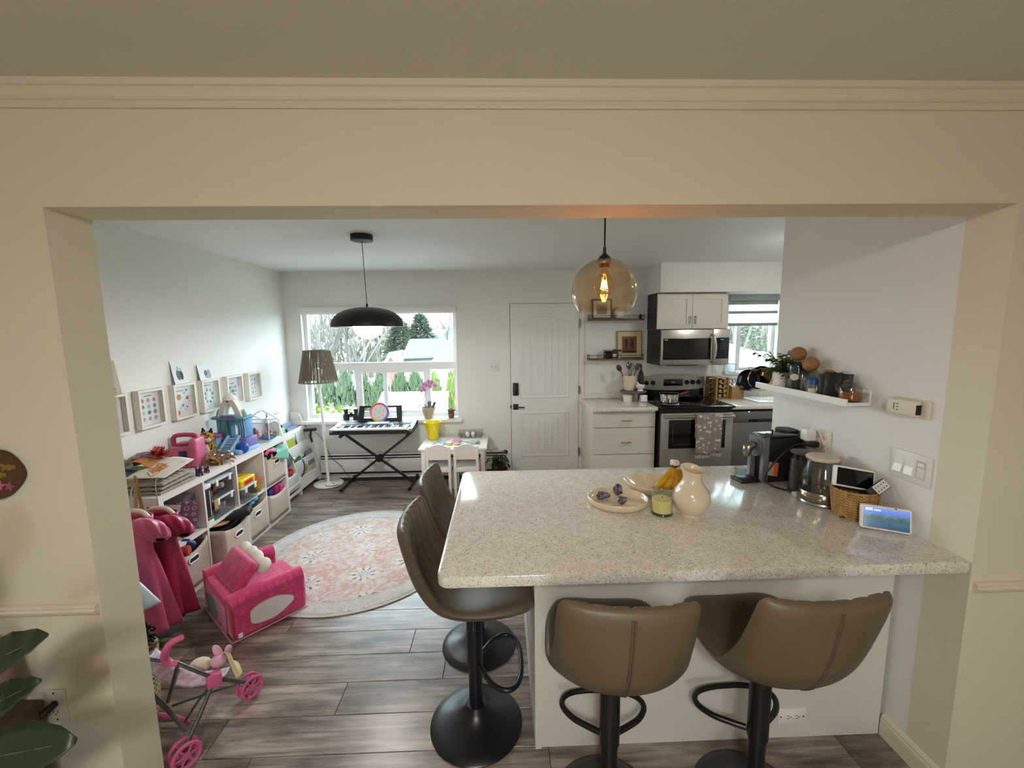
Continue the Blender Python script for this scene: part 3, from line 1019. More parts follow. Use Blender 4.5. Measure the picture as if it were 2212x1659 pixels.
SCR = mat('dark_screen', '0d0e10', .08)
def tablet(name, label, w, h, d, M, bez, scr, cat):
    t = thing(name, label, cat)
    bm = bmesh.new(); rbox(bm, -w / 2, w / 2, 0, d, -h / 2, h / 2, .008, 3, M); body = obj('housing', bm, bez, t)
    bm = bmesh.new(); rbox(bm, -w / 2 + .008, w / 2 - .008, -.0012, .002, -h / 2 + .008, h / 2 - .008, .001, 1, M); s = obj('screen', bm, scr, t, 0)
    return t, s
tablet('smart_display', 'white display with a blank dark screen standing in the wicker basket', .150, .088, .030, T(1.500, 1.672, 1.078) @ Rz(radians(-14)) @ Rx(radians(-16)) @ Ry(radians(8)), WHITE, SCR, 'display')
rm = thing('remote_control', 'flat black and white card remote leaning in the wicker basket', 'remote')
Mr = T(1.545, 1.602, 1.062) @ Rz(radians(-14)) @ Rx(radians(-22)) @ Ry(radians(-38))
bm = bmesh.new(); rbox(bm, -.048, .038, 0, .006, -.021, .021, .002, M=Mr); obj('body', bm, BLACK, rm)
bm = bmesh.new(); rbox(bm, -.022, .036, -.001, .001, -.0185, .0185, .0005, 1, Mr); fp = obj('face_plate', bm, mat('remote_face', 'd6d4ce', .4), rm)
bm = bmesh.new()
for i in range(4):
    for j in (-1, 1):
        box(bm, -.016 + i * .013, -.011 + i * .013, -.0016, -.001, j * .008 - .0022, j * .008 + .0022, Mr)
obj('buttons', bm, mat('remote_buttons', '4a4a4a', .5), fp)

def landscape_screen():
    m = bpy.data.materials.new('lit_screen'); m.use_nodes = True
    nt = m.node_tree; b = nt.nodes['Principled BSDF']
    tc = nt.nodes.new('ShaderNodeTexCoord'); sp = nt.nodes.new('ShaderNodeSeparateXYZ')
    nt.links.new(tc.outputs['Generated'], sp.inputs[0])
    n = nt.nodes.new('ShaderNodeTexNoise'); n.inputs['Scale'].default_value = 9; n.inputs['Detail'].default_value = 8
    nt.links.new(tc.outputs['Generated'], n.inputs['Vector'])
    r = ramp(nt, [(.0, '2f4a63'), (.34, '3f6488'), (.46, '47603a'), (.62, '587a8e'), (.74, '5f84d8'), (1, '7d9de8')])
    a = nt.nodes.new('ShaderNodeMath'); a.operation = 'MULTIPLY_ADD'; a.inputs[1].default_value = .55
    nt.links.new(n.outputs['Fac'], a.inputs[0])
    s2 = nt.nodes.new('ShaderNodeMath'); s2.operation = 'SUBTRACT'; s2.inputs[1].default_value = .28
    nt.links.new(sp.outputs['Z'], s2.inputs[0]); nt.links.new(s2.outputs[0], a.inputs[2])
    nt.links.new(a.outputs[0], r.inputs['Fac'])
    b.inputs['Base Color'].default_value = (0.01, 0.01, 0.012, 1); b.inputs['Roughness'].default_value = .1
    nt.links.new(r.outputs['Color'], b.inputs['Emission Color']); b.inputs['Emission Strength'].default_value = .35
    return m
Me = T(1.505, 1.520, .9665) @ Rz(radians(-27)) @ Rx(radians(-14)) @ Ry(radians(1))
t_, s_ = tablet('smart_display', 'white smart display showing a blue lakeside picture and clock', .158, .094, .030, Me, WHITE, landscape_screen(), 'display')
LED = mat('screen_text', 'ffffff', .5, emit=('ffffff', 1.0))
text('clock_digits', '8:22', .013, LED, t_, Me @ T(-.054, -.0016, .031) @ Rx(pi / 2))
text('screen_caption', 'Monday', .0065, LED, t_, Me @ T(-.028, -.0016, .030) @ Rx(pi / 2))
bm = bmesh.new(); cyl(bm, Me @ Vector((.028, -.0005, .0425)), Me @ Vector((.028, -.0015, .0425)), .0025, n=10); obj('camera_dot', bm, BLACK, t_)
bm = bmesh.new(); tube(bm, spline([(1.54, 1.545, .97), (1.575, 1.56, .975), (1.588, 1.60, .97), (1.589, 1.70, .95), (1.589, 1.80, .96), (1.589, 1.92, 1.06), (1.588, 1.965, 1.15), (1.565, 1.99, 1.215), (1.55, 2.035, 1.20)], 6), .0022, 6)
tag(obj('charging_cable', bm, WHITE), 'thin white charging cable running up the wall to the plug', 'cable')

bm = bmesh.new(); rbox(bm, -.035, .035, -.016, .016, 0, .02, .005, 2); tag(obj('power_brick', bm, mat('brick_grey', 'b8b5aa', .5), None, loc=(1.43, 1.885, ZC)), 'small pale grey plastic brick behind the kettle base', 'charger')
# cutlery
fk = bmesh.new()
tube(fk, [(0, 0, .004), (.03, -.002, .006), (.045, -.003, .005)], [.004, .003, .006], 8)
for i in (-1, 0, 1): tube(fk, [(.045, -.003 + i * .004, .005), (.068, -.003 + i * .0045, .004)], .0013, 5)
o = obj('fork', fk, mat('fork_handle', 'b9a8cf', .4), None, loc=(1.437, 1.772, ZC)); o.rotation_euler = (0, 0, radians(-38)); tag(o, 'small lilac-handled fork lying in front of the kettle', 'fork')
for k, (x, y, a) in enumerate(((1.448, 1.655, -20), (1.455, 1.665, -26))):
    sp = bmesh.new(); ell(sp, (0, 0, .005), (.013, .008, .003), 12); tube(sp, [(.012, 0, .005), (.04, 0, .004), (.06, 0, .004)], .002, 6)
    o = obj('spoon', sp, mat('dark_spoon', '6e6154', .25, .9), None, loc=(x - .01, y - .01 + k * .012, ZC)); o.rotation_euler = (0, 0, radians(a))
    tag(o, 'little dark metal spoon beside the wicker basket, ' + ('nearer the viewer' if k == 0 else 'nearer the kettle'), 'spoon')

# ================================================================== ON THE BAR WALL
Mw = T(XR, 0, 0)
lg = thing('picture_ledge', 'white narrow picture ledge on the wall above the bar', 'shelf', (0, 0, 0))
bm = bmesh.new(); box(bm, 1.492, XR - .001, 1.735, 2.375, 1.378, 1.391); obj('base', bm, WHITE, lg)
bm = bmesh.new(); box(bm, 1.484, 1.493, 1.735, 2.375, 1.376, 1.407); obj('front_lip', bm, WHITE, lg)
bm = bmesh.new(); box(bm, 1.588, XR - .001, 1.735, 2.375, 1.391, 1.442); obj('back_board', bm, WHITE, lg)
ZL = 1.3912
# plant
LEAF = mat('eucalyptus_leaf', '3d4b2c', .5, noise=(14, '5a6a3c', .3))
def leaf_mesh(bm, M, L, w, bend=.25, n=6):
    rows = []
    for i in range(n + 1):
        t = i / n
        ww = w * sin(pi * min(t * .92 + .06, 1)) ** .8
        z = -bend * L * t * t
        rows.append([M @ Vector((L * t, -ww, z + ww * .18)), M @ Vector((L * t, 0, z)), M @ Vector((L * t, ww, z + ww * .18))])
    grid(bm, rows)
pp = thing('potted_plant', 'bushy green leafy plant in a white pot on the wall ledge', 'plant', (1.540, 2.235, ZL))
bm = bmesh.new(); lathe(bm, [(0, 0), (.030, 0), (.040, .085), (.041, .088), (.038, .088), (.034, .07), (0, .07)], 28); obj('pot', bm, WHITE, pp)
rnd = random.Random(11)
for s in range(15):
    a = rnd.uniform(0, 2 * pi); 
    if s < 8: a = rnd.uniform(pi * .55, pi * 1.6)
    rr = rnd.uniform(.05, .115) * (1.25 if cos(a) < 0 else .45)
    h = rnd.uniform(.06, .125) if s % 3 else rnd.uniform(-.02, .05)
    path = spline([(0, 0, .07), (rr * .35 * cos(a), rr * .35 * sin(a), .10 + h * .35), (rr * cos(a), rr * sin(a) , .085 + h)], 6)
    bm = bmesh.new(); tube(bm, path, .0015, 5)
    for q in range(3, len(path), 1):
        p = path[q]
        for sg in (-1, 1):
            d = Euler((rnd.uniform(-.5, .5), rnd.uniform(-.7, .4), a + sg * rnd.uniform(.5, 1.2))).to_matrix().to_4x4()
            leaf_mesh(bm, Matrix.Translation(p) @ d, rnd.uniform(.022, .034), rnd.uniform(.006, .0095))
    obj('leaf_stem', bm, LEAF, pp, 60)

CORK = mat('cork_ball', '8a5f34', .7, noise=(90, 'a2784a', .2), bump=(150, .3))
def cork_jar(name, label, x, y, r, h, rb, fill, fillh):
    t = thing(name, label, 'jar', (x, y, ZL), group='cork ball jars on the wall ledge')
    bm = bmesh.new(); lathe(bm, [(0, .002), (r * .96, .002), (r, .008), (r, h * .72), (r * .9, h * .86), (r * .62, h * .97), (r * .55, h), (r * .5, h), (r * .58, h * .96), (r * .86, h * .85), (r * .95, h * .7), (r * .95, .008), (0, .007)], 32); obj('glass', bm, glass('jar_glass', 'f0f4f2', 1.3), t)
    bm = bmesh.new(); ell(bm, (0, 0, h + rb * .55), rb, 20); obj('cork_ball', bm, CORK, t)
    if fill:
        bm = bmesh.new(); lathe(bm, [(0, .0085), (r * .93, .0085), (r * .93, fillh * .9), (r * .5, fillh), (0, fillh * .97)], 24); obj('contents', bm, fill, t)
    return t
j = cork_jar('cork_jar', 'tall glass jar of dark tea with a round cork ball stopper', 1.545, 2.125, .040, .170, .037, mat('dark_tea', '16201f', .6, noise=(60, '2c3a38', .3)), .150)
bm = bmesh.new(); lathe(bm, [(0, 0), (.017, 0), (.017, .002), (0, .002)], 20, T(-.030, -.024, .073) @ Rz(radians(-50)) @ Rx(pi / 2) @ T(0, 0, 0), sx=1.2, sy=1); obj('round_label', bm, mat('label_cream', 'd6cbb6', .6), j)
j = cork_jar('cork_jar', 'glass jar with pasta sticks and a round cork ball stopper', 1.542, 2.030, .041, .125, .037, None, 0)
rnd = random.Random(3)
for i in range(7):
    a = rnd.uniform(0, 2 * pi); rr = rnd.uniform(.005, .026)
    bm = bmesh.new(); cyl(bm, (rr * cos(a), rr * sin(a), .012), (rr * cos(a + 1.5), rr * sin(a + 1.5), .062 + rnd.uniform(0, .02)), .0035, n=6); obj('stick', bm, mat('pasta', 'cdb483', .6), j)
cork_jar('cork_jar', 'short glass jar with a cork ball stopper behind the black pouches', 1.552, 1.925, .040, .070, .037, mat('beans', '6b4a30', .6), .04)
bj = thing('blue_lid_jar', 'small jar of coloured sweets with a blue screw lid', 'jar', (1.520, 1.975, ZL))
bm = bmesh.new(); lathe(bm, [(0, 0), (.025, 0), (.026, .004), (.026, .052), (0, .052)], 24); obj('body', bm, mat('sweets', 'a08a3a', .4, noise=(70, '3d6a8a', .12)), bj)
bm = bmesh.new(); lathe(bm, [(0, .052), (.0275, .052), (.0275, .076), (.025, .079), (0, .079)], 24); obj('lid', bm, mat('blue_lid', '1e4a94', .4), bj)
bm = bmesh.new(); box(bm, -.02, .012, -.0285, -.0255, .004, .034, Rz(radians(-35))); obj('paper_label', bm, mat('label_paper', 'ddd9d0', .6), bj)
sj = thing('small_jar', 'tiny clear empty jar between the blue lid jar and black pouches', 'jar', (1.522, 1.932, ZL))
bm = bmesh.new(); lathe(bm, [(0, 0), (.017, 0), (.018, .003), (.018, .055), (.012, .066), (.012, .07), (.010, .07), (.010, .065), (.0165, .053), (.0165, .005), (0, .005)], 24); obj('glass', bm, glass('jar_glass', 'f0f4f2', 1.3), sj)
for k, (x, y, w, h, rz, tilt, lb) in enumerate(((1.522, 1.900, .060, .108, -62, 5, 'crinkled black foil pouch on the ledge, next to the tiny clear jar'), (1.530, 1.868, .075, .118, -58, 2, 'crinkled black foil pouch on the ledge, the middle one'), (1.545, 1.838, .08, .112, -52, -6, 'crinkled black foil pouch on the ledge, next to the teapot'))):
    bm = bmesh.new(); rows = []
    rnd = random.Random(20 + k)
    for i in range(9):
        t = i / 8
        thick = .014 * sin(pi * min(1, .12 + t * .8)) ** .7 * (1 - t * .4) + .0008
        ww = w / 2 * (1 - .06 * sin(pi * t))
        lo = []
        for q in range(20):
            a = 2 * pi * q / 20
            j_ = rnd.uniform(-.0016, .0016)
            lo.append((ww * cos(a), thick * sin(a) + j_, t * h + (rnd.uniform(-.004, .004) if i == 8 else 0)))
        rows.append(lo)
    g = grid(bm, rows, closeu=True); bm.faces.new(g[0]); bm.faces.new(g[-1])
    o = obj('foil_pouch', bm, mat('black_foil', '070708', .5), None, 25, loc=(x, y, ZL)); o.rotation_euler = (radians(tilt), 0, radians(rz))
    tag(o, lb, 'pouch', 'black foil pouches on the ledge')
tp = thing('glass_teapot', 'clear glass teapot half full of amber tea on the wall ledge', 'teapot', (1.542, 1.785, ZL))
TG = glass('teapot_glass', 'f8f9f6', 1.5)
bm = bmesh.new(); lathe(bm, [(0, .001), (.040, .001), (.043, .005), (.043, .062), (.037, .074), (.030, .078), (.028, .078), (.035, .073), (.041, .061), (.041, .006), (0, .005)], 32); obj('body', bm, TG, tp)
bm = bmesh.new(); lathe(bm, [(0, .0065), (.0395, .0065), (.0395, .042), (0, .042)], 32)
def liquid(name, c):
    return glass(name, c, .6)
obj('tea', bm, mat('amber_tea', '9a4c12', .15), tp)
bm = bmesh.new(); lathe(bm, [(.031, .079), (.028, .088), (.012, .094), (.006, .097), (.009, .105), (.006, .110), (0, .111)], 24); obj('lid', bm, TG, tp)
bm = bmesh.new(); tube(bm, spline([(-.041, 0, .035), (-.056, .002, .055), (-.062, .004, .078)], 5), [.009] * 6 + [.007] * 5, 8); obj('spout', bm, TG, tp)
bm = bmesh.new(); tube(bm, spline([(.014, -.040, .066), (.017, -.062, .062), (.018, -.064, .03), (.014, -.040, .014)], 5), .004, 8); obj('handle', bm, TG, tp)

# thermostat, switches, outlet
IV = mat('ivory_plastic', 'd9d2c0', .45)
th = thing('thermostat', 'ivory box thermostat on the wall above the light switches', 'thermostat', (XR, 1.553, 1.404), radians(90))
bm = bmesh.new(); rbox(bm, -.072, .062, 0, .012, -.034, .034, .003); obj('back_plate', bm, IV, th)
bm = bmesh.new(); rbox(bm, -.046, .070, .012, .040, -.031, .031, .007, 3); bod = obj('cover', bm, IV, th)
bm = bmesh.new(); box(bm, .036, .0385, .0395, .0408, -.012, .014); obj('scale_window', bm, BLACK, th)
bm = bmesh.new()
for z in (-.012, 0, .012): box(bm, .018, .028, .0395, .0405, z - .0015, z + .0015)
obj('scale_marks', bm, mat('grey_print', '55524c', .6), th)
bm = bmesh.new(); box(bm, -.047, -.044, .014, .034, -.022, .016); obj('side_slot', bm, BLACK, th)
bm = bmesh.new(); rbox(bm, .046, .066, .0395, .0415, -.004, .004, .001); obj('temperature_lever', bm, IV, th)
SW = mat('switch_white', 'dedcd6', .35)
sw = thing('light_switch', 'wide white three-gang light switch plate with a dimmer', 'switch', (XR, 1.535, 1.172), radians(90))
bm = bmesh.new(); rbox(bm, -.081, .081, 0, .007, -.058, .058, .003); obj('cover_plate', bm, SW, sw)
for k, xx in enumerate((.046, 0.0)):
    bm = bmesh.new(); poly(bm, [(xx - .017, .006, -.034), (xx - .017, .016, -.030), (xx - .017, .0075, 0.0), (xx - .017, .0075, .034), (xx - .017, .006, .034)], (.034, 0, 0)); obj('rocker', bm, WHITE, sw, 0)
bm = bmesh.new(); fr2 = bmesh.new(); box(bm, -.063, -.029, .006, .0085, -.034, .034); obj('dimmer_frame', bm, mat('dimmer_grey', 'c3c0b8', .4), sw)  # dimmer frame in a darker grey than the plate
bm = bmesh.new(); rbox(bm, -.058, -.034, .008, .013, .014, .028, .002); obj('dimmer_slider', bm, WHITE, sw)
bm = bmesh.new(); rbox(bm, -.060, -.032, .008, .0095, -.032, .008, .001); obj('dimmer_rocker', bm, SW, sw)
oc = thing('wall_outlet', 'white double outlet with four sockets on the bar wall, charger plugged in', 'outlet', (XR, 1.985, 1.155), radians(90))
bm = bmesh.new(); rbox(bm, -.058, .058, 0, .007, -.058, .058, .003); obj('cover_plate', bm, IV, oc)
for xx in (-.023, .023):
    bm = bmesh.new(); rbox(bm, xx - .017, xx + .017, .006, .0085, -.034, .034, .001); obj('receptacle', bm, IV, oc)
    bm = bmesh.new()
    for zc in (-.018, .018):
        for sx in (-.006, .006): box(bm, xx + sx - .001, xx + sx + .001, .008, .0092, zc - .004, zc + .005)
    obj('slots', bm, BLACK, oc)
ch = thing('usb_charger', 'white cube charger plugged into the bar wall outlet', 'charger', (XR, 2.035, 1.178), radians(90))
bm = bmesh.new(); rbox(bm, -.024, .024, .0095, .062, -.030, .030, .006); obj('body', bm, WHITE, ch)
bm = bmesh.new()
for sx in (-.006, .006): box(bm, sx - .001, sx + .001, .008, .0095, -.003, .003)
obj('prongs', bm, STEEL, ch)
pg = thing('black_power_cord', 'thick black power cord from the wall outlet to the coffee machine', 'cord')
bm = bmesh.new(); rbox(bm, 1.545, 1.587, 1.985, 2.012, 1.122, 1.150, .006); tube(bm, [(1.548, 1.998, 1.136), (1.52, 2.002, 1.138)], [.013, .007], 10); obj('plug', bm, BLACK, pg)
bm = bmesh.new(); tube(bm, spline([(1.525, 2.0, 1.138), (1.47, 2.005, 1.13), (1.41, 2.0, 1.09), (1.355, 2.01, 1.01), (1.345, 2.02, .955), (1.365, 2.0, .925), (1.41, 1.945, .920), (1.42, 1.905, .919)], 6), .0042, 8); obj('cable', bm, BLACK, pg)

# ================================================================== PENDANTS
pd = thing('globe_pendant', 'amber glass globe pendant lamp with a glowing filament bulb', 'pendant lamp', (.385, 1.55, 1.855))
bm = bmesh.new()
R_ = .1185
prof = []
for i in range(25):
    a = radians(9 + (128 - 9) * i / 24)
    prof.append((R_ * sin(a), R_ * cos(a)))
prof2 = [(r * .985, z * .985) for r, z in prof[::-1]]
lathe(bm, prof + prof2, 56); obj('glass_globe', bm, glass('amber_glass', 'fbf4e8', 1.6), pd, 60)
bm = bmesh.new(); lathe(bm, [(0, .112), (.024, .112), (.025, .116), (.019, .124), (.010, .132), (.006, .136), (.006, .156), (.004, .158), (0, .158)], 24); obj('cap', bm, BLACK, pd)
bm = bmesh.new(); cyl(bm, (0, 0, .156), (0, 0, CH - 1.855 - .026), .0032, n=10); obj('cord', bm, BLACK, pd)
bm = bmesh.new(); lathe(bm, [(0, CH - 1.855 - .026), (.05, CH - 1.855 - .024), (.055, CH - 1.855 - .001), (0, CH - 1.855 - .001)], 28); obj('ceiling_rose', bm, BLACK, pd)
bm = bmesh.new(); lathe(bm, [(0, .112), (.027, .110), (.027, .104), (.020, .100), (.018, .084), (0, .084)], 24); obj('socket', bm, mat('socket_bronze', '6b5a48', .4, .5), pd)
bm = bmesh.new(); lathe(bm, [(.012, .084), (.014, .072), (.024, .060), (.035, .042), (.0385, .024), (.036, .006), (.026, -.010), (.012, -.0165), (0, -.018)], 32); bl = obj('bulb', bm, glass('bulb_glass', 'fff0d8', .7), pd, 60)
FIL = mat('filament', 'ffb13d', .5, emit=('ffa040', 150.0))
bm = bmesh.new()
for i in range(6):
    a = 2 * pi * i / 6
    tube(bm, [(.006 * cos(a), .006 * sin(a), .040), (.013 * cos(a + .2), .013 * sin(a + .2), .010)], .0011, 5)
obj('filament', bm, FIL, bl)
bm = bmesh.new(); cyl(bm, (0, 0, .084), (0, 0, .036), .0025, n=8); obj('bulb_stem', bm, glass('bulb_glass', 'fff0d8', .7), bl)

dm = thing('dome_pendant', 'wide black dome pendant lamp with a lit white globe', 'pendant lamp', (-.965, 3.147, 1.762))
bm = bmesh.new()
prof = [(.004, .142)]
for i in range(1, 19):
    a = pi / 2 * i / 18
    prof.append((.257 * sin(a) ** .92, .142 * cos(a) ** .85))
inn = [(r * .985, max(z - .004, 0)) for r, z in prof[::-1]]
lathe(bm, prof + inn, 56); obj('shade', bm, mat('dome_black', '141414', .42), dm, 60)
bm = bmesh.new(); ell(bm, (0, 0, .018), .108, 28); obj('globe', bm, mat('lit_opal', 'fff4e0', .4, emit=('fffaf4', 34.0)), dm)
bm = bmesh.new(); cyl(bm, (0, 0, .14), (0, 0, .168), .007, n=12); obj('strain_relief', bm, BLACK, dm)
bm = bmesh.new(); cyl(bm, (0, 0, .165), (-.012, 0, CH - 1.762 - .03), .0023, n=8); obj('cord', bm, BLACK, dm)
bm = bmesh.new(); lathe(bm, [(0, CH - 1.762 - .042), (.074, CH - 1.762 - .042), (.0775, CH - 1.762 - .040), (.0775, CH - 1.762 - .001), (0, CH - 1.762 - .001)], 36, T(-.012, 0, 0)); obj('ceiling_rose', bm, BLACK, dm)
# ================================================================== KITCHEN
CAB = mat('cabinet_cream', 'd9d3c4', .45)
BRASS = mat('brushed_brass', 'a98c56', .3, 1.0)
def bar_pull(bm, x0, x1, y, z):
    cyl(bm, (x0, y - .022, z), (x1, y - .022, z), .0045, n=8)
    for x in (x0 + .012, x1 - .012): cyl(bm, (x, y, z), (x, y - .022, z), .004, n=8)
bc = thing('base_cabinet', 'cream three-drawer kitchen base cabinet beside the door', 'cabinet')
bm = bmesh.new(); box(bm, .965, 1.630, 4.30, 4.918, .10, .874); obj('carcass', bm, CAB, bc)
bm = bmesh.new(); box(bm, .975, 1.630, 4.36, 4.918, 0, .10); obj('toe_kick', bm, CAB, bc)
for z0, z1 in ((.700, .846), (.412, .690), (.105, .402)):
    bm = bmesh.new(); rbox(bm, .970, 1.625, 4.280, 4.2995, z0, z1, .002, 1); d = obj('drawer_front', bm, CAB, bc)
    bm = bmesh.new(); bar_pull(bm, 1.262, 1.372, 4.280, (z0 + z1) / 2 if z1 - z0 < .2 else z1 - .15); obj('bar_handle', bm, BRASS, d)
ct = thing('kitchen_counter', 'pale speckled quartz counter with low upstand beside the door', 'countertop')
bm = bmesh.new(); rounded_slab(bm, .945, 1.642, 4.245, 4.918, .875, .915, (.006,) * 4); obj('slab', bm, QUARTZ, ct)
bm = bmesh.new(); rbox(bm, .952, 1.642, 4.898, 4.9185, .915, .978, .002, 1); obj('upstand', bm, QUARTZ, ct)
ct2 = thing('kitchen_counter', 'pale quartz counter over the dishwasher holding the dish rack', 'countertop')
bm = bmesh.new(); rounded_slab(bm, 2.425, 3.498, 4.245, 4.918, .875, .915, (.006,) * 4); obj('slab', bm, QUARTZ, ct2)
bm = bmesh.new(); rbox(bm, 2.425, 3.498, 4.898, 4.9185, .915, .978, .002, 1); obj('upstand', bm, QUARTZ, ct2)

# ---- stove
sv = thing('electric_range', 'stainless electric range with black glass top and oven door', 'stove', (0, 0, 0))
GSTEEL = mat('grey_stainless', 'a5a19a', .36, .55)
bm = bmesh.new(); box(bm, 1.652, 2.415, 4.235, 4.90, .02, .912); obj('body', bm, BLACK, sv)
bm = bmesh.new(); rbox(bm, 1.648, 2.419, 4.175, 4.885, .905, .930, .006); obj('cooktop', bm, BLACKG, sv)
for x, y, r in ((1.85, 4.38, .105), (2.22, 4.38, .085), (1.85, 4.68, .085), (2.22, 4.68, .105)):
    bm = bmesh.new(); lathe(bm, [(r - .004, .9302), (r, .9306), (r + .002, .9302)], 40, T(x, y, 0)); obj('burner_ring', bm, mat('burner_grey', '4a4542', .3), sv)
bm = bmesh.new()
n = 12
front = []
for i in range(n + 1):
    t = i / n
    front.append((1.662 + .746 * t, 4.850, 1.158 + .030 * sin(pi * t)))
pts = [(2.408, 4.850, 1.028), (2.3, 4.850, 1.012), (2.035, 4.850, 1.0), (1.77, 4.850, 1.012), (1.662, 4.850, 1.028)] + front
poly(bm, pts, (0, .045, 0)); obj('control_panel', bm, mat('panel_stainless', 'a7a29a', .3, .8), sv, 0)
bm = bmesh.new(); box(bm, 1.662, 2.408, 4.853, 4.893, .93, 1.03); obj('back_guard', bm, BLACKG, sv)
bm = bmesh.new(); rbox(bm, 1.925, 2.155, 4.843, 4.853, 1.055, 1.135, .006); obj('clock_display', bm, BLACKG, sv)
text('display_digits', '8:22', .022, mat('display_green', '3a5a58', .4, emit=('4a7a80', .5)), sv, T(2.04, 4.8425, 1.098) @ Rx(pi / 2))
for x in (1.722, 1.800, 2.205, 2.275, 2.345):
    bm = bmesh.new(); lathe(bm, [(0, 0), (.027, 0), (.026, .012), (.020, .022), (0, .023)], 20, T(x, 4.850, 1.095) @ Rx(pi / 2)); box(bm, x - .003, x + .003, 4.822, 4.832, 1.072, 1.118); obj('knob', bm, BLACKG, sv)
bm = bmesh.new(); rbox(bm, 1.658, 2.409, 4.192, 4.236, .285, .855, .008); dr = obj('oven_door', bm, GSTEEL, sv)
bm = bmesh.new(); rbox(bm, 1.735, 2.330, 4.187, 4.196, .485, .785, .006); obj('door_glass', bm, BLACKG, dr)
bm = bmesh.new(); fr(bm, 1.775, 2.29, 4.184, 4.1875, .525, .760, .006); obj('window_print', bm, mat('window_print', '3b3a38', .3), dr)
bm = bmesh.new(); rbox(bm, 1.665, 2.400, 4.135, 4.155, .812, .842, .008); 
for x in (1.675, 2.378): rbox(bm, x, x + .016, 4.150, 4.195, .815, .840, .003)
obj('door_handle', bm, mat('handle_steel', 'b0aca6', .25, .95), dr)
bm = bmesh.new(); rbox(bm, 1.658, 2.409, 4.195, 4.236, .06, .275, .006); obj('storage_drawer', bm, GSTEEL, sv)
# towel over the handle
def floral(name, base, fl):
    m = bpy.data.materials.new(name); m.use_nodes = True
    nt = m.node_tree; b = nt.nodes['Principled BSDF']
    tc = nt.nodes.new('ShaderNodeTexCoord'); v = nt.nodes.new('ShaderNodeTexVoronoi'); v.inputs['Scale'].default_value = 24
    nt.links.new(tc.outputs['Object'], v.inputs['Vector'])
    r = ramp(nt, [(.30, fl), (.40, base)]); nt.links.new(v.outputs['Distance'], r.inputs['Fac'])
    n = nt.nodes.new('ShaderNodeTexNoise'); n.inputs['Scale'].default_value = 45; nt.links.new(tc.outputs['Object'], n.inputs['Vector'])
    a = nt.nodes.new('ShaderNodeMath'); a.operation = 'MULTIPLY_ADD'; a.inputs[1].default_value = .55
    nt.links.new(n.outputs['Fac'], a.inputs[0]); nt.links.new(v.outputs['Distance'], a.inputs[2])
    s = nt.nodes.new('ShaderNodeMath'); s.operation = 'SUBTRACT'; s.inputs[1].default_value = .24; nt.links.new(a.outputs[0], s.inputs[0]); nt.links.new(s.outputs[0], r.inputs['Fac'])
    nt.links.new(r.outputs['Color'], b.inputs['Base Color']); b.inputs['Roughness'].default_value = .9
    return m
TOW = floral('daisy_towel', '8d7f74', 'cbc2b8')
tw = thing('tea_towel', 'grey fringed tea towel with white daisies on the oven handle', 'towel')
def towel_flap(bm, x0, x1, y, ztop, zbot, seed):
    rows = []
    for i in range(15):
        t = i / 14
        rows.append([(x0 + (x1 - x0) * q / 12 + .004 * t * sin(q), y - .006 * sin(q * 1.3 + seed) * t - .004 * t, ztop + (zbot - ztop) * t) for q in range(13)])
    grid(bm, rows)
bm = bmesh.new()
towel_flap(bm, 1.990, 2.145, 4.127, .846, .432, 0)
obj('front_flap', bm, TOW, tw, solid=.004)
bm = bmesh.new(); towel_flap(bm, 2.140, 2.262, 4.131, .846, .448, 2); obj('side_flap', bm, TOW, tw, solid=.004)
bm = bmesh.new(); towel_flap(bm, 1.992, 2.260, 4.160, .846, .60, 1); obj('back_flap', bm, TOW, tw, solid=.004)
bm = bmesh.new(); grid(bm, [[(1.990 + .272 * q / 8, 4.144 - .017 * cos(a), .846 + .006 * sin(a)) for q in range(9)] for a in [pi * k / 5 for k in range(6)]]); obj('fold', bm, TOW, tw, solid=.004)
bm = bmesh.new()
rnd = random.Random(2)
for i in range(30):
    x = 1.992 + .268 * i / 29; z = .434 if x < 2.143 else .45
    tube(bm, [(x, 4.124, z), (x + rnd.uniform(-.003, .003), 4.121, z - .015), (x + rnd.uniform(-.006, .006), 4.122, z - .038)], .0028, 4)
tag(obj('fringe', bm, mat('fringe', 'bdb4ab', .9), tw), None, None, kind='stuff')
pt = thing('saucepan', 'small stainless saucepan on the front burner', 'saucepan', (1.845, 4.47, .9312))
bm = bmesh.new(); lathe(bm, [(0, 0), (.094, 0), (.100, .006), (.102, .085), (.108, .090), (.108, .093), (.100, .091), (.098, .010), (0, .006)], 40); obj('body', bm, CHROME, pt)
bm = bmesh.new(); tube(bm, spline([(.100, .01, .072), (.14, .03, .080), (.20, .06, .088), (.25, .085, .09)], 4), [.006, .008, .010, .011, .012, .012, .012, .012, .011, .010, .009, .008, .007], 10); obj('handle', bm, mat('red_handle', '8a2a22', .4), pt)
fp_ = thing('frying_pan', 'black frying pan on the rear burner', 'pan', (2.16, 4.66, .9312))
bm = bmesh.new(); lathe(bm, [(0, 0), (.10, 0), (.125, .035), (.127, .037), (.122, .036), (.098, .006), (0, .005)], 36); obj('body', bm, BLACK, fp_)
bm = bmesh.new(); tube(bm, [(-.10, -.06, .033), (-.17, -.11, .045), (-.23, -.14, .05)], [.009, .011, .009], 8); obj('handle', bm, BLACK, fp_)

